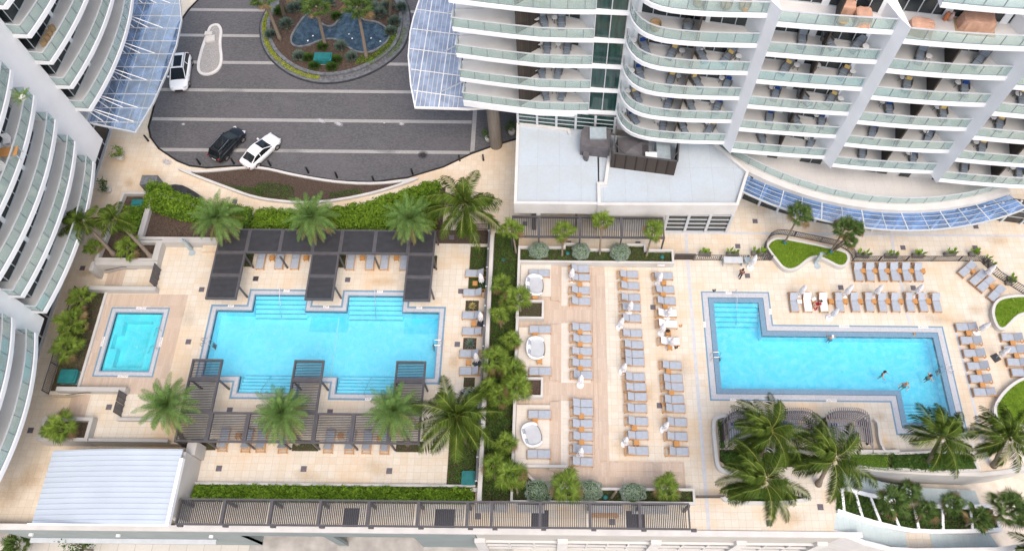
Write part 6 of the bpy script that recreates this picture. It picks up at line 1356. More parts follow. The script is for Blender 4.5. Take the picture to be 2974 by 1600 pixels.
person('person', J, E, [hair(1,hairm,True), top(red), ('shorts',{'p':(0,0,.95,(.165,.125)),'hl':(.10,-.05,.93,.11),'kl':(.13,-.30,.93,.09),'hr':(-.10,-.05,.93,.11),'kr':(-.13,-.30,.93,.09)},[('p','hl'),('hl','kl'),('p','hr'),('hr','kr')],red)], (v.x,v.y,-.44), R(-75), 'person in red sitting sideways on the towelled lounger')
# ================================================================ vegetation
def frond(b, r_, L, az, el, droop, nl, ll, lw, hang=.25, bare=.12, wind=(0,0), rach=None, fwd=.55, rw=.03, twist=0):
    p = Vector((0,0,0)); d = Vector((math.cos(az)*math.cos(el), math.sin(az)*math.cos(el), math.sin(el))); n = 12; pts = [p.copy()]; ds = [d.copy()]
    wv = Vector((wind[0],wind[1],0))
    for i in range(n):
        p = p+d*(L/n); d = (d+Vector((0,0,-droop/n*(0.4+1.2*i/n)))+wv*(1.0/n)).normalized(); pts.append(p.copy()); ds.append(d.copy())
    b.mi = 1; vs = []
    for i,(q,e) in enumerate(zip(pts,ds)):
        x = e.cross(Vector((0,0,1))); x = x.normalized() if x.length>.05 else Vector((1,0,0)); w_ = rw*(1-.85*i/n); vs += [q-x*w_, q+x*w_]
    b.add(vs,[(2*i,2*i+1,2*i+3,2*i+2) for i in range(n)]); b.mi = 0
    for i in range(nl):
        s = bare+(1-bare)*(i+.5)/nl; f = s*n; k = min(int(f),n-1); q = pts[k].lerp(pts[k+1],f-k); e = ds[k].lerp(ds[k+1],f-k).normalized()
        x = e.cross(Vector((0,0,1))); x = x.normalized() if x.length>.05 else Vector((1,0,0)); u = x.cross(e)
        prof = math.sin(math.pi*min(1,(.12+.88*(s-bare)/(1-bare))))**.55 if s<.97 else .35
        for sd in (-1,1):
            l_ = ll*prof*r_.uniform(.85,1.1); v = (x*sd*math.cos(twist)+e*fwd*(.6+.9*s)+u*(.28-hang*r_.uniform(.6,1.4))).normalized()
            m = q+v*l_*.5; t = q+v*l_+Vector((0,0,-hang*l_*.45)); w_ = e*lw*.5
            b.add([q-w_*.6,q+w_*.6,m+w_+Vector((0,0,-hang*l_*.08)),t,m-w_+Vector((0,0,-hang*l_*.08))],[(0,1,2,3,4)])
def mesh_only(b, name, mats):
    o = b.build(name, mats); me = o.data; bpy.data.objects.remove(o); return me
def date_crown(seed):
    r_ = random.Random(seed); b = MB(); n = 40
    for i in range(n):
        t = i/n; el = R(84-92*t**.8+r_.uniform(-7,7)); frond(b, r_, r_.uniform(1.95,2.5)*(.55+.5*min(1,t*3)), i*2.39996+r_.uniform(-.2,.2), el, .9+.35*t, 40, .44, .036, .22, .10, fwd=.8)
    up = mesh_only(b,'date_fronds',[dateleaf,dateold]); b = MB()
    for i in range(16): frond(b, r_, r_.uniform(2.0,2.5), i*2.39996+1, R(-12+r_.uniform(-18,10)), .9, 34, .38, .034, .35, .14, fwd=.85)
    mid = mesh_only(b,'date_old_fronds',[dateold,dryfrond]); b = MB()
    for i in range(7): frond(b, r_, r_.uniform(1.9,2.4), -math.pi/2+r_.uniform(-1.1,.9), R(-42+r_.uniform(-12,8)), .7, 20, .3, .022, .5, .2, fwd=.9)
    dry = mesh_only(b,'date_dry_fronds',[dryfrond,dryfrond]); return up, mid, dry
def coco_crown(seed, wind, n=25, L=3.3):
    r_ = random.Random(seed); b = MB()
    for i in range(n):
        t = i/n; el = R(84-92*t**.85+r_.uniform(-8,8)); frond(b, r_, L*r_.uniform(.82,1.1)*(.55+.5*min(1,2.2*t)), i*2.39996+r_.uniform(-.35,.35), el, 1.25+.7*t, 58, .85, .050, r_.uniform(.5,1.0), .14, (wind[0]+r_.uniform(-.5,.5),wind[1]+r_.uniform(-.5,.5)), fwd=.8, rw=.024)
    return mesh_only(b,'coconut_fronds',[cocoleaf,cocorach])
def fan_crown(seed, n=19, pl=.78, fl=.74, spread=1.0, old=2):
    r_ = random.Random(seed); b = MB()
    for i in range(n):
        t = i/n; el = R(80-100*t+r_.uniform(-8,8)); az = i*2.39996+r_.uniform(-.3,.3); d = Vector((math.cos(az)*math.cos(el),math.sin(az)*math.cos(el),math.sin(el)))
        base = Vector((0,0,-.12*t)); hub = base+d*pl*(.30+.75*t**.6)*r_.uniform(.75,1.2)*spread+Vector((0,0,-.08*t)); x = d.cross(Vector((0,0,1))); x = x.normalized() if x.length>.05 else Vector((1,0,0)); u = x.cross(d)
        b.mi = 1 if t < 1-old/n else 2; b.bar(base,hub,.022,.016); b.mi = 0 if t < 1-old/n else 2
        nb = 21
        for j in range(nb):
            a = R(-118+236*j/(nb-1)); l_ = fl*(.72+.28*math.cos(a*.75))*r_.uniform(.8,1.1); v = (d*math.cos(a)+x*math.sin(a)+u*.12*math.cos(2*a)).normalized(); m = hub+v*l_*.6; tip = hub+v*l_+Vector((0,0,-.20*l_)); w_ = v.cross(u).normalized()*.030
            b.add([hub-w_*.25,hub+w_*.25,m+w_,tip,m-w_],[(0,1,2,3,4)])
    return b
def trunk(par, base, crown, r0, r1, flare=1.5, m=None, bend=.0):
    a = Vector(base); c = Vector(crown); pts = []; rs = []
    for i in range(11):
        s = i/10; q = a.lerp(c,s)+Vector((0,0,0)); q += Vector(((c-a).y,-(c-a).x,0))*bend*math.sin(math.pi*s); pts.append(q); rs.append((r0*(flare-(flare-1)*min(1,s*5)) if s<.2 else r0+(r1-r0)*s)*(1.05 if i%2 else .97))
    return MB().tube(pts,rs,10).build('trunk', m or trunkm, par, smooth=True)
def child(me, name, par, loc, rz=0, sc=1.0, tilt=(0,0)):
    o = bpy.data.objects.new(name, me); scn.collection.objects.link(o); o.parent = par; o.location = loc; o.rotation_euler = (tilt[0],tilt[1],rz); o.scale = (sc,)*3; return o
DC = [date_crown(1), date_crown(2), date_crown(3)]
# date palms: crown px, crown height, base px
dates = [(5,2130,780,5.2,5,2310,1055,'left of the northern pergola, over bare mulch'),(6,560,770,5.2,6,745,1005,'over the middle of the northern pergola'),(6,1530,790,5.2,6,1700,1000,'over the right end of the northern pergola'),(9,1640,1270,5.2,13,1800,330,'at the left end of the southern pergola'),(14,265,30,5.2,14,420,330,'over the middle of the southern pergola'),(14,1370,0,5.2,14,1500,330,'over the right end of the southern pergola')]
for i,(t,x,y,z,t2,x2,y2,lab) in enumerate(dates):
    c = Q(t,x,y,z); g0 = Q(t2,x2,y2,.1); o = thing('date_palm', (g0.x,g0.y,.0), 'feathery date palm '+lab, 'palm tree', 'date palms around the symmetrical pool'); l = (c.x-g0.x, c.y-g0.y, z)
    trunk(o,(0,0,-.2),(l[0],l[1],z-.1),.21,.19); u,m,d = DC[i%3]; rz = i*1.1
    sc = 1.0 if i < 3 else 1.04
    sc *= 1.12 if i < 3 else 1.06; child(u,"fronds",o,l,rz,sc); child(m,'old_fronds',o,(l[0],l[1],z-.15),rz+.4*i,sc,(rnd.uniform(-.08,.08),rnd.uniform(-.08,.08))); child(d,'dry_fronds',o,(l[0],l[1],z-.25),R(15),sc)
WIND = (.35,-.25)
CCm = [coco_crown(11,(-.3,.1),25), coco_crown(12,(.05,-.1),25,3.3), coco_crown(13,(-.75,.35),27,3.6), coco_crown(14,(-.55,.15),25,3.4), coco_crown(15,(-.6,.3),19,3.0)]
cocos = [(6,2060,670,6.3,6,2185,1000,0,1,1.0,'standing between driveway court and restaurant, at the top of the lane'),(14,1985,70,6.3,14,2085,310,0,1,.98,'at the bottom of the lane beside the dark screen wall'),
 (5,800,820,5.6,5,1120,1150,-.9,4,.82,'leaning left over the curved tower, lower of the planter pair'),(5,1120,790,7.0,5,1500,1190,-.95,4,.78,'leaning left over the curved tower, taller of the planter pair'),
 (15,2490,690,7.2,15,2300,830,-.8,2,1.08,'lowest of the group over the cabanas'),(15,2555,200,7.0,15,2450,480,-.8,2,1.0,'topmost of the group over the cabanas'),(16,690,480,7.2,16,560,720,-.8,2,1.1,'rightmost of the group over the cabanas, above the beach stairs'),
 (16,1760,260,6.6,16,1640,520,0,3,1.0,'over the lower end of the L-shaped pool'),(16,2400,270,6.4,16,2290,540,0,3,.98,'next to the right picture edge, over the cream wall'),(16,2830,1400,2.6,16,2830,1560,0,3,.9,'whose yellow frond tips enter at the bottom right corner')]
for i,(t,x,y,z,t2,x2,y2,rz,k,sc,lab) in enumerate(cocos):
    zb_ = .3 if i not in (2,3) else .35; zb_ = -3.3 if i == 9 else zb_
    c = Q(t,x,y,z); g0 = Q(t2,x2,y2,zb_); o = thing('coconut_palm', (g0.x,g0.y,zb_), 'wind blown coconut palm '+lab, 'palm tree', 'coconut palms'); l = (c.x-g0.x,c.y-g0.y,z-zb_)
    trunk(o,(0,0,-.3),(l[0]*.97,l[1]*.97,l[2]-.3),.19,.13,1.7,bend=.06); child(CCm[k],'fronds',o,l,rz*0+(.7*i if k in (0,1,3) else .25*(i%3)),sc*(1.2 if i<2 else (1.02 if k<2 and i!=4 else .96)))
    b = MB(); r_ = random.Random(i)
    for j in range(7): a = r_.uniform(0,6.28); b.lathe([(.03,-.14),(.10,-.06),(.11,.03),(.03,.12)],(.24*math.cos(a),.24*math.sin(a),-.25-r_.uniform(0,.2)),8)
    b.build('coconuts', mat('coconut_husk_%d'%i,(.23,.22,.06),.6,.2,5), o, loc=l)
FC = [mesh_only(fan_crown(s),'fan_leaves',[fanleaf,fanleaf,dryfrond]) for s in (21,22,25,26,27)]; FCb = [mesh_only(fan_crown(s,24,.85,.72,1.0,3),'fan_leaves',[fanleafb,fanleafb,dryfrond]) for s in (23,24)]
def fanpalm(t,x,y,z,t2,x2,y2,zb_,sc,lab,kind=0,rz=0,grp='fan palms',r=.10):
    c = Q(t,x,y,z); g0 = Q(t2,x2,y2,zb_); o = thing('fan_palm', (g0.x,g0.y,zb_), lab, 'palm tree', grp); l = (c.x-g0.x,c.y-g0.y,z-zb_)
    trunk(o,(0,0,-.2),l,r,r*.8,1.4); child((FC[int(x*7+y)%5] if kind==0 else FCb[int(x)%2]),'fan_leaves',o,l,rz+x*.37,sc*rnd.uniform(.92,1.1),(rnd.uniform(-.3,.3),rnd.uniform(-.3,.3))); return o
A = 'fan palm with pale trunk '
fanpalm(7,25,900,4.0,7,65,1130,.5,1.05,A+'at the left end of the trellis'); fanpalm(7,525,905,4.0,7,515,1165,.5,1.0,A+'between the first two silver shrubs of the top planter'); fanpalm(7,905,815,5.0,7,885,1155,.5,.95,A+'tallest of the trellis row'); fanpalm(7,1410,895,3.9,7,1340,1170,.5,1.0,A+'with yellowing leaves at the right end of the trellis row')
S_ = 'bright fan palm in the strip beside the divider wall, '
for i,(t,x,y,z,x2,y2,sc,w_) in enumerate(((14,2300,-200,2.0,2310,-120,.9,'by the last white umbrella'),(10,2520,640,1.5,2525,690,.8,'small one above the spiky bed'),(11,45,930,2.6,60,1010,1.0,'left of the middle pod'),(14,2470,330,1.7,2480,400,.85,'small one in the lower half'),(10,2425,70,2.2,2440,170,.95,'topmost'),(11,95,215,3.6,110,370,1.05,'leaning over the first square planter'),(10,2400,390,2.0,2420,520,.85,'below the topmost'),(10,2375,810,2.6,2395,960,1.15,'beside the spiky plant bed'),(11,70,1085,3.0,90,1210,1.15,'leaning over the pebble planter'),(10,2400,1185,2.2,2420,1290,1.05,'beside the last lane lounger'),(14,2345,545,2.4,2360,700,1.05,'below the long coconut palm'),(10,2480,240,1.6,2490,300,.8,'small one between the upper two'),(10,2530,1000,1.8,2540,1060,.85,'small one left of the pebbles'))): fanpalm(t,x,y,z,t,x2,y2,.05,sc,S_+w_)
fanpalm(14,2505,640,3.2,14,2530,830,.3,1.15,'dense fan palm at the left end of the bottom planter'); fanpalm(15,60,650,2.6,15,80,850,.3,1.0,'fan palm with yellow lower leaves left of the first clipped shrub of the bottom planter'); fanpalm(15,545,735,3.2,15,560,890,.5,1.15,'dense fan palm between two clipped shrubs of the bottom planter'); fanpalm(15,1530,750,2.8,15,1545,880,.5,1.05,'fan palm standing alone at the right end of the bottom planter')
fanpalm(8,370,745,5.0,8,215,1040,.4,1.0,'dark green fan palm at the left of the fenced grass bed',1); 
for i,(x,y,z,sc) in enumerate(((820,880,4.6,1.0),(925,885,4.3,.75),(855,1010,3.4,.7))): fanpalm(8,x,y,z,8,668,1125,.4,sc,'dark fan palm at the right of the fenced grass bed, %s of its clump'%['top left','top right','lowest'][i],1)
for i,(x,y,z,x2,y2,zb_,sc,w_) in enumerate(((1290,900,2.2,1180,1010,-.4,1.1,'biggest, above the cell planter'),(1440,810,2.0,1400,960,-.8,.85,'behind the biggest'),(1610,990,1.6,1520,1090,-1,.85,'third along'),(1870,920,1.2,1800,1010,-1.3,.8,'before the upper flight'),(2130,1060,.8,2000,1130,-1.6,.9,'beside the end wall of the cell planter'),(2420,960,1.4,2300,1060,-2,1.35,'next to the right picture edge'))): fanpalm(16,x,y,z,16,x2,y2,zb_,sc,'wind swept fan palm by the beach stairs, '+w_,1)
for i,(x,y,z,x2,y2,sc,w_) in enumerate(((780,215,1.6,850,290,1.0,'upper one'),(690,450,1.7,740,540,1.15,'middle one'),(645,695,1.7,625,800,1.1,'lower one, above the teal cover'),(790,500,1.1,800,560,.7,'small one beside the middle one'))): fanpalm(9,x,y,z,9,x2,y2,.05,sc,'lime green fan palm beside the hot tub, '+w_)
fanpalm(5,925,1075,1.7,5,960,1150,.35,.85,'small fan palm at the lower left corner of the raised planter'); fanpalm(5,1240,1070,1.6,5,1270,1150,.35,.95,'small lime fan palm between the two leaning coconut trunks'); fanpalm(13,585,185,1.9,13,600,250,.3,1.15,'lime fan palm filling the square planter above the metal roof')
fanpalm(13,160,1320,-6.5,13,170,1386,-9,1.1,'fan palm on the street by the blue grey wall',1)
# cabbage palms of the driveway island
for i,(t,x,y,z,x2,y2,sc,w_) in enumerate(((2,80,-40,6.0,250,395,1.25,'leftmost, leaning left'),(2,250,-110,6.0,290,160,1.2,'second from the left'),(2,600,60,5.2,690,445,1.25,'in the middle of the pond'),(2,1000,60,6.0,1095,570,1.45,'with long trunk by the green ground cover'),(2,1360,-120,6.0,1330,160,1.2,'rightmost, at the picture top'))):
    c = Q(t,x,y,z); g0 = Q(t,x2,y2,G0+.38); o = thing('cabbage_palm', (g0.x,g0.y,G0+.38), 'tall cabbage palm of the driveway island, '+w_, 'palm tree', 'palms of the driveway island'); l = (c.x-g0.x,c.y-g0.y,z-G0-.38)
    trunk(o,(0,0,-.2),l,.20,.17,1.3,m=MT['palm_trunk'],bend=.05); child(FCb[i%2],'fan_leaves',o,l,i,sc)
# ---------------------------------------------------------------- leaf masses
def leaf(b, p, n, size, r_, asp=.5):
    a = r_.uniform(0,6.28); t = Vector((math.cos(a),math.sin(a),r_.uniform(-.5,.5))); t = (t-n*t.dot(n)); t = t.normalized() if t.length>.01 else Vector((1,0,0)); u = n.cross(t)
    s = size*r_.uniform(.7,1.25); b.add([p-t*s*.5, p+u*s*asp*.5-t*s*.05, p+t*s*.5, p-u*s*asp*.5-t*s*.05],[(0,1,2,3)])
def dirn(r_, up=.35):
    z = r_.uniform(-.6,1); a = r_.uniform(0,6.28); k = math.sqrt(max(0,1-z*z)); v = Vector((k*math.cos(a),k*math.sin(a),z+up)); return v.normalized()
def hedge(name, poly, z0, h, dens, size, m, label, seed=1, lump=.35, cat='hedge', core=True, coremat=None, stuff=False, asp=.5, freq=1.3, clip=None):
    """leaves through the top and sides of a lumpy clipped mass over a plan polygon"""
    r_ = random.Random(seed); xs_ = [p[0] for p in poly]; ys_ = [p[1] for p in poly]; x0,x1,y0,y1 = min(xs_),max(xs_),min(ys_),max(ys_); cx,cy = (x0+x1)/2,(y0+y1)/2
    o = thing(name,(cx,cy,z0),label,cat) if not stuff else None; b = MB(); area = 0
    cl = [(r_.uniform(x0,x1),r_.uniform(y0,y1),r_.uniform(.35,.8)/freq*1.3,r_.uniform(.4,1)) for _ in range(int((x1-x0)*(y1-y0)*freq*1.6)+6)]
    n = int(dens*(x1-x0)*(y1-y0)); pc = ccw(poly); edge = offset(pc, .25, True)
    from collections import defaultdict
    grid = defaultdict(list)
    for c in cl:
        for gx in (-1,0,1):
            for gy in (-1,0,1): grid[(int(c[0])+gx,int(c[1])+gy)].append(c)
    for _ in range(n):
        x,y = r_.uniform(x0-.12,x1+.12),r_.uniform(y0-.12,y1+.12)
        if not inpoly(x,y,poly):
            if r_.random()>.25 or not inpoly(x*.985+cx*.015,y*.97+cy*.03,poly): continue
        if clip and not inpoly(x,y,clip): continue
        bulge = 0
        for c in grid.get((int(x),int(y)),()):
            d2 = ((x-c[0])**2+(y-c[1])**2)/(c[2]**2)
            if d2 < 1: bulge = max(bulge, c[3]*(1-d2)**.5)
        inside = inpoly(x,y,edge); zt = h*((1-lump)+lump*bulge)*(1 if inside else r_.uniform(.15,.95)); z = zt*(1 if r_.random()<.72 else r_.uniform(.45,1))
        leaf(b, Vector((x-cx,y-cy,z)) if not stuff else Vector((x,y,z0+z)), dirn(r_,.75), size, r_, asp)
    if stuff: return tag(b.build(name, m), kind='stuff')
    b.build('foliage', m, o)
    if core: MB().prism([(p[0]-cx,p[1]-cy) for p in offset(pc,.18,True)],0,h*(1-lump)*.8).build('stems', coremat or duskleaf, o)
    return o
HN = [(-29.6,38.0),(-11.6,38.2),(-11.3,44.0),(-13.0,43.9),(-15.6,42.7),(-18.3,41.5),(-21.5,40.75),(-25,40.45),(-29.6,40.5)]
struct('planting_bed', MB().sheet([(-31.6,36.97),(-6.2,36.97),(-6.2,38.49),(-31.6,38.49)],.01), soil)
struct('planting_bed', MB().sheet([(-31.6,38.5),(-11,38.5),(-11,44.2),(-13,43.9),(-21,40.8),(-31.6,40.6)],G0+.03), soil)
hedge('hedge', HN, -.4, 1.55, 330, .25, hedgeleaf, 'broad bright green clipped hedge between kerb bed and northern pergola', 31, .38, freq=1.6)
hedge('hedge', [(-35.2,39.0),(-29.8,38.3),(-29.8,40.6),(-33,41.2)], .1, 1.0, 260, .18, hedgeleaf, 'leafy hedge behind the first date palm', 36, .4)
hedge('hedge', [(-30.9,12.05),(-6.4,12.05),(-6.3,13.25),(-30.9,13.35)], 0, 1.25, 420, .27, hedgeleaf, 'long glossy green hedge between southern terrace and long pergola', 32, .62, freq=2.2)
hedge('shrub', [(-40.9,40.4),(-39.0,39.6),(-37.0,38.9),(-34.0,38.5),(-33.2,39.6),(-34.8,41.0),(-37.3,41.9),(-38.8,43.0),(-40.6,42.9)], .35, 1.6, 330, .20, hedgeleaf, 'big leafy shrub mass behind the black water basin', 33, .55, 'shrub')
hedge('shrub', [(-42.7,37.6),(-40.5,37.6),(-40.3,40.2),(-42.5,40.4)], .35, 1.1, 330, .20, hedgeleaf, 'leafy green shrub below the teal cover of the raised planter', 34, .6, 'shrub')
# clipped hedge block and curved planter shrubs
hb = qpoly(16,[(850,425),(1250,430),(1245,590),(1100,580),(850,540)],.6); hedge('hedge', hb, .3, .55, 600, .10, hedgeleaf, 'square clipped green hedge block above the beach stairs', 35, .1)
hedge('shrub', qpoly(16,[(1255,430),(1700,420),(2060,430),(2120,590),(1700,605),(1255,585)],.5), .35, .55, 330, .19, duskleaf, 'dark green low shrubs of the curved planter', 37, .6, 'shrub')
hedge('shrub', qpoly(15,[(2070,400),(2560,400),(2890,410),(2880,540),(2569,550),(2200,580),(2080,500)],.3), .05, .55, 260, .19, duskleaf, 'low dark shrubs in front of the cabana wall', 38, .5, 'shrub')
hedge('shrub', qpoly(15,[(2150,780),(2569,780),(2940,880),(2700,895),(2300,885),(2165,850)],.3), .05, .5, 300, .19, duskleaf, 'low dark shrubs around the two tallest coconut trunks', 39, .5, 'shrub')
hedge('shrub', qpoly(15,[(2040,100),(2110,95),(2135,380),(2060,385)],.3), .05, .5, 320, .13, duskleaf, 'dark shrubs in the narrow bed at the left of the cabanas', 40, .5, 'shrub')
# kerb bed planting
hedge('shrub', qpoly(5,[(1810,315),(1900,340),(2080,430),(2300,470),(2569,500),(2569,600),(2200,480),(1950,400)],G0+.3), G0+.15, .42, 260, .12, duskleaf, 'low dark green planting along the left of the kerb bed', 41, .6, 'shrub', clip=KBI, core=False)
hedge('shrub', qpoly(6,[(0,450),(200,440),(380,480),(390,600),(100,600),(0,560)],G0+.3), G0+.15, .45, 260, .12, duskleaf, 'low dark green planting in the middle of the kerb bed', 42, .6, 'shrub', clip=KBI, core=False)
hedge('shrub', qpoly(6,[(720,540),(1000,500),(1080,540),(900,600),(740,610)],G0+.3), G0+.15, .42, 260, .12, duskleaf, 'low dark green planting at the right of the kerb bed', 43, .6, 'shrub', clip=KBI, core=False)
# ground cover (uncountable)
def cover(poly, z0, h, dens, size, m, seed): hedge('ground_cover', poly, z0, h, dens, size, m, None, seed, .6, stuff=True, freq=2)
cover([(-5.55,12.4),(-3.25,12.4),(-3.25,38.1),(-5.55,38.1)], .05, .5, 330, .15, coverleaf, 51); cover([(-7.85,31.8),(-6.2,31.8),(-6.2,36.5),(-7.85,36.5)], .05, .35, 360, .13, coverleaf, 52); cover([(-8.6,13.4),(-6.2,13.4),(-6.2,20.1),(-8.6,20.1)], .05, .35, 360, .13, coverleaf, 53)
cover([(-44.6,21.7),(-42.5,21.7),(-42.5,31.2),(-44.6,31.2)], .05, .22, 120, .11, coverleaf, 54); cover(NB, .55, .22, 330, .12, coverleaf, 55); cover(SB, .5, .22, 330, .12, coverleaf, 56); cover(offset(CP1,.1,True), .55, .15, 200, .1, coverleaf, 57)
cover(offset(SPL,.1,True), .3, .15, 25, .1, duskleaf, 58); cover(offset(NP1,.15,True), .35, .12, 25, .1, duskleaf, 59)
for i,(x0,x1,y0,y1) in enumerate(((-22.3,-20,34.2,35.6),(-13.3,-11.1,34.2,35.6),(-31.3,-29,34.2,35.6),(-31.2,-28.9,16.35,17.3),(-22.3,-20,16.35,17.3),(-13.3,-11.0,16.35,17.3))): cover([(x0,y0),(x1,y0),(x1,y1),(x0,y1)], .01, .3, 250, .1, duskleaf, 60+i)
b = MB(); r_ = random.Random(70)
for _ in range(7000):
    f = r_.uniform(0,6.999); i = int(f); s = f-i; p = UW[i].lerp(UW[i+1],s); q = VW[i].lerp(VW[i+1],s); k = r_.uniform(.06,.94); v = p.lerp(q,k); leaf(b, Vector((v.x,v.y,v.z-.28+r_.uniform(0,.28))), dirn(r_,.7), .17, r_)
tag(b.build('ground_cover', duskleaf), kind='stuff')
b = MB(); r_ = random.Random(5)
for L in (LB1,LB2,LB3):
    xs_ = [p[0] for p in L]; ys_ = [p[1] for p in L]; x0,x1,y0,y1 = min(xs_),max(xs_),min(ys_),max(ys_)
    for _ in range(int(420*(x1-x0)*(y1-y0))):
        x,y = r_.uniform(x0,x1),r_.uniform(y0,y1)
        if inpoly(x,y,L): leaf(b,Vector((x,y,.48+r_.uniform(.02,.10))),dirn(r_,.6),.12,r_,.45)
tag(b.build('grass', grassm), kind='stuff')
# driveway island planting
def ringband(a, c, ang0, ang1, h, dens, m, seed, name='ground_cover'):
    o_ = offset(ccw(IO),a,True); i_ = offset(ccw(IO),c,True); b = MB(); r_ = random.Random(seed); n = len(o_)
    for _ in range(dens):
        k = r_.randrange(n); s = r_.random(); f = r_.random(); p = Vector(o_[k]).lerp(Vector(o_[(k+1)%n]),s); q = Vector(i_[k]).lerp(Vector(i_[(k+1)%n]),s); v = p.lerp(q,f); a_ = math.degrees(math.atan2(v.y-66,v.x+25))%360
        if ang0 <= a_ <= ang1: leaf(b,Vector((v.x,v.y,G0+.2+r_.uniform(0,h))),dirn(r_,.6),.12,r_,.5)
    return tag(b.build(name,m),kind='stuff')
ringband(.4,.9,160,262,.22,9000,lime,81); ringband(.4,.9,325,372,.22,3500,hedgeleaf,82); ringband(.45,.9,262,325,.10,900,redleaf,83)
def bush(t,x,y,z0,rx,ry,h,n,size,m,label,seed,name='shrub',cat='shrub',grp=None,spiky=False,asp=.4):
    c = Q(t,x,y,z0+h*.6); o = thing(name,(c.x,c.y,z0),label,cat,grp); r_ = random.Random(seed); b = MB()
    for _ in range(n):
        v = dirn(r_,.25); k = r_.uniform(.55,1) ** .5; lum = 1+.22*math.sin(5*math.atan2(v.y,v.x)+seed)*math.cos(4*v.z+seed); p = Vector((v.x*rx*k*lum,v.y*ry*k*lum,h*.45+v.z*h*.55*k))
        if p.z < .02: p.z = r_.uniform(.02,.2)
        if spiky:
            d = (v+Vector((0,0,.5))).normalized(); x_ = d.cross(Vector((0,0,1))).normalized()*size*.13; q = p*.55; b.add([q-x_,q+x_,q+d*size*1.6],[(0,1,2)])
        else: leaf(b,p,(v+dirn(r_,.2)*.7).normalized(),size,r_,asp)
    b.build('foliage',m,o)
    MB().tube([(0,0,-.05),(0,0,h*.45)],[.06,.03],6).build('stem', trunkm, o); return o
for i,(x,y,rx,h,w_) in enumerate(((300,220,.95,.9,'upper left, beside the trunks'),(430,540,.75,.8,'left of the green cover box'),(840,440,.75,.8,'right of the green cover box'),(945,550,.65,.7,'lower right of the cover box'),(1370,200,.9,.9,'right of the pond'),(380,60,.9,.9,'near the top left'),(1220,110,1.1,1.0,'above the right end of the pond'),(1180,60,.8,.9,'at the picture top'),(240,100,.7,.8,'between the two left trunks'),(560,-10,.9,.9,'behind the middle trunk'),(720,20,.8,.8,'by the pond inlet'),(1300,40,.9,.9,'at the upper right'),(480,30,.8,.8,'left of the pond inlet'),(950,-40,1.0,1.0,'above the pond, at the picture top'),(150,330,.6,.6,'at the left rim'),(1330,300,.7,.7,'at the right rim'),(1440,60,.7,.8,'near the right ring'),(1100,20,.8,.9,'left of the picture top group')  )): bush(2,x,y,G0+.38,rx,rx,h,420,.34,bluegreen if i!=8 else duskleaf,'blue green tufted shrub on the driveway island, '+w_,90+i,grp='shrubs of the driveway island',spiky=True)
for i,(x,y,w_) in enumerate(((580,640,'below the cover box, left'),(750,650,'below the cover box, right'),(520,560,'left side of the cover box'),(800,580,'right side of the cover box'),(660,450,'above the cover box'),(800,150,'inside the pond bend'))): bush(2,x,y,G0+.38,.7,.6,.6,420,.3,duskleaf,'dark green grass tuft on the driveway island, '+w_,110+i,grp='tufts of the driveway island',spiky=True)
cover([(-22.4,60.3),(-20.3,60.3),(-18.9,62.0),(-18.0,64.0),(-18.0,66.0),(-18.9,66.2),(-18.9,63.4),(-20.4,61.7),(-21.8,61.5)], G0+.38, .25, 330, .12, hedgeleaf, 121)
cover(offset(ccw(IO),1.6,True), G0+.38, .12, 10, .1, redleaf, 122)
# clipped silver shrubs
for i,(t,x,y,w_,rx,ry,sq) in enumerate(((7,285,1095,'leftmost of the top planter',.95,.85,2.4),(7,700,1105,'middle one of the top planter',.85,.85,2.4),(7,1085,1110,'heart shaped, rightmost of the top planter',.95,.95,2.4),(15,290,795,'square, leftmost of the bottom planter',1.1,.9,5),(15,785,785,'middle one of the bottom planter',1.05,.85,3),(15,1215,805,'rightmost of the bottom planter',1.05,.65,4))):
    h = 1.15; c = Q(t,x,y,.5+h*.7); o = thing('silver_shrub',(c.x,c.y,.5),'clipped silver green shrub, '+w_,'shrub','clipped silver shrubs'); r_ = random.Random(130+i); b = MB()
    for _ in range(2600):
        v = dirn(r_,.2); k = (abs(v.x)**sq+abs(v.y)**sq+abs(v.z)**sq)**(-1/sq)*r_.uniform(.86,1.04); lum = 1+.06*math.sin(7*math.atan2(v.y,v.x)+i)
        if i == 2 and v.y > .25: lum *= 1-.28*max(0,1-abs(v.x)*3)
        leaf(b,Vector((v.x*rx*k*lum,v.y*ry*k*lum,max(.03,h*.52+v.z*h*.52*k))),(v+dirn(r_,.1)*.9).normalized(),.115,r_,.42)
    b.build('foliage',silver,o); MB().lathe([(.1,-.05),(rx*.7,.2),(rx*.72,h*.7),(.1,h*.85)],n=14).build('stems',duskleaf,o)
# pots, fence plants, spiky beds
for i,(t,x,y,z,lab) in enumerate(((5,1150,165,G0,'leafy shrub in a white round pot by the tower glass'),(5,1030,480,G0,'leafy shrub in a pot near the raised planter'),(2,2290,1330,G0,'leafy shrub in a cone pot beside the concrete column'),(2,2520,1265,G0,'leafy shrub by the restaurant roof corner'))):
    c = Q(t,x,y,z+.9); o = thing('potted_plant',(c.x,c.y,z),lab,'potted plant','potted shrubs'); MB().lathe([(.26,0),(.36,.3),(.38,.55),(.33,.57)],n=18).build('pot', cream, o); MB().lathe([(.33,.50),(.1,.52)],n=14).build('soil', soil, o); r_ = random.Random(140+i); b = MB(); br = MB()
    for k in range(9):
        a = r_.uniform(0,6.28); e = Vector((math.cos(a)*r_.uniform(.2,.6),math.sin(a)*r_.uniform(.2,.6),r_.uniform(.95,1.6))); br.tube([(0,0,.5),e*.6+Vector((0,0,.2)),e],[.03,.02,.01],5)
        for _ in range(34): leaf(b,e+Vector((r_.gauss(0,.16),r_.gauss(0,.16),r_.gauss(0,.14))),dirn(r_,.5),.17,r_,.5)
    b.build('foliage',hedgeleaf if i==0 else duskleaf,o); br.build('branches',trunkm,o)
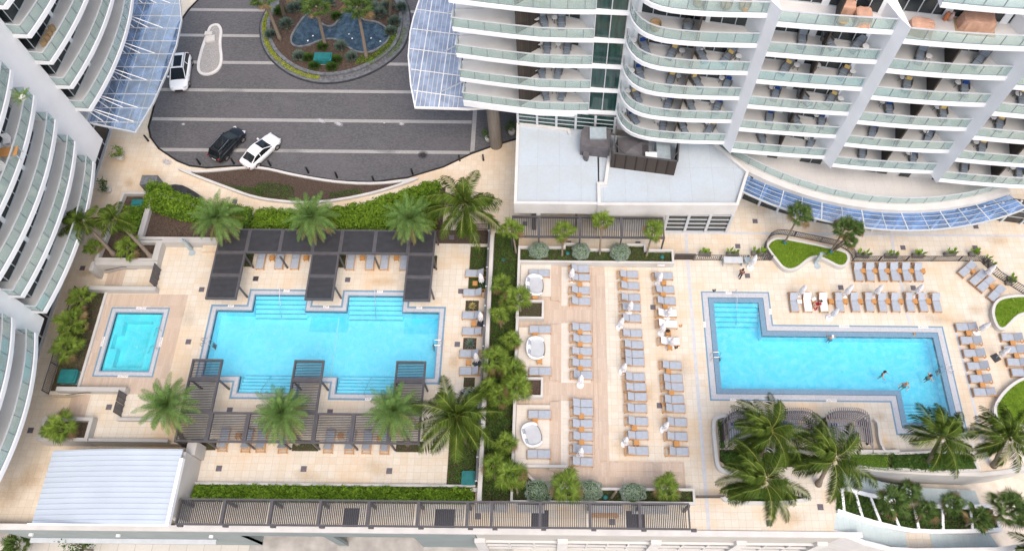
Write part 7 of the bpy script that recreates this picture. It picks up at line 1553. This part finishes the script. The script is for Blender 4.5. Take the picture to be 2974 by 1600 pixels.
bal = Q(1,185,920,5.2+FH*4+.6); o = thing('potted_plant',(bal.x,bal.y,5.2+FH*4),'feathery potted plant at the corner of a left tower balcony','potted plant','potted shrubs'); b = MB(); r_ = random.Random(9)
for k in range(14): frond(b,r_,r_.uniform(.8,1.2),k*2.4,R(r_.uniform(25,70)),1.2,14,.25,.03,.3)
b.build('foliage',[hedgeleaf,hedgeleaf],o); MB().lathe([(.2,-.05),(.28,.2),(.25,.22)],n=14).build('pot',plastic,o)
fp = [(7,1895,1125),(7,1950,1130),(7,2165,1125),(7,2225,1128),(7,2410,1120),(7,2475,1130),(8,960,1140),(8,1025,1145),(8,1240,1145),(8,1300,1145),(8,1510,1142),(8,1565,1145),(8,1825,1130),(8,1880,1120),(8,2070,1130),(8,2110,1115),(8,2215,1190),(8,2260,1240),(8,2450,1370),(12,2430,60)]
b0 = MB(); r_ = random.Random(77)
for k in range(22):
    a = r_.uniform(0,6.28); d = Vector((math.cos(a)*.6,math.sin(a)*.6,.9)).normalized(); q = d*r_.uniform(.3,.62); x_ = d.cross(Vector((0,0,1))).normalized()*.07; b0.add([q*.3,q*.75+x_,q*1.25+Vector((0,0,-.06)),q*.75-x_],[(0,1,2,3)])
pm = mesh_only(b0,'foliage',[hedgeleaf]); potm = mesh_only(MB().box(-.3,.3,-.2,.2,0,.34),'planter_box',[wicker])
for i,(t,x,y) in enumerate(fp):
    v = Q(t,x,y+30,.3); o = thing('fence_plant',(v.x,v.y+.25,0),'leafy box plant behind the slatted fence, %s'%['first of the pair by the gate','second of the pair by the gate','first of the middle pair on the left stretch','second of the middle pair on the left stretch','first of the pair beside the fenced grass bed','second of the pair beside the fenced grass bed','first pair of right stretch, left one','first pair of right stretch, right one','second pair of right stretch, left one','second pair of right stretch, right one','third pair of right stretch, left one','third pair of right stretch, right one','fourth pair of right stretch, left one','fourth pair of right stretch, right one','last pair before the bend, left one','last pair before the bend, right one','just past the bend, upper one','just past the bend, lower one','half way down the slanting stretch','nearest the picture edge on the slanting stretch'][i],'plant','plants in boxes along the fence')
    child(pm,'foliage',o,(0,0,.3),i*1.3,r_.uniform(.9,1.25)); child(potm,'planter_box',o,(0,0,0))
def agave(t,x,y,n,L,m,lab,seed):
    v = Q(t,x,y,.3); o = thing('agave',(v.x,v.y,.01),lab,'agave'); r_ = random.Random(seed); b = MB()
    for i in range(n):
        e = R(75-65*i/n); a = i*2.4; d = Vector((math.cos(a)*math.cos(e),math.sin(a)*math.cos(e),math.sin(e))); x_ = d.cross(Vector((0,0,1))).normalized()*.05; b.add([x_*.5,d*L*.5+x_,d*L+Vector((0,0,-.08)),d*L*.5-x_,-x_*.5],[(0,1,2,3,4)])
    b.build('foliage',m,o)
agave(10,2110,662,34,.75,bluegreen,'spiky blue green agave in a square bed on the lane',1); agave(10,2135,290,26,.5,mat('straw_leaf',(.40,.33,.13),.7,.25,6),'spiky straw coloured plant in the upper square bed on the lane',2)
for i,(x0,x1,y0,y1) in enumerate((qrect(10,2068,247,2198,348),qrect(10,2050,1000,2160,1095))): cover([(x0,y0),(x1,y0),(x1,y1),(x0,y1)],.01,.12,260,.09,coverleaf,150+i)
# street tree at the bottom left
v = Q(13,765,1345,-6.5); o = thing('street_tree',(v.x,v.y,-9),'round leafed street tree cut by the bottom edge','tree'); r_ = random.Random(160); b = MB(); br = MB(); br.tube([(0,0,0),(0,0,1.6)],[.12,.09],8)
for k in range(13):
    a = r_.uniform(0,6.28); e = Vector((math.cos(a)*r_.uniform(.3,1.4),math.sin(a)*r_.uniform(.3,1.4),r_.uniform(1.8,3.6))); br.tube([(0,0,1.4),e*.7+Vector((0,0,.4)),e],[.06,.04,.015],5)
    for _ in range(90): leaf(b,e+Vector((r_.gauss(0,.3),r_.gauss(0,.3),r_.gauss(0,.28))),dirn(r_,.5),.2,r_,.55)
b.build('crown',duskleaf,o); br.build('trunk',trunkm,o)
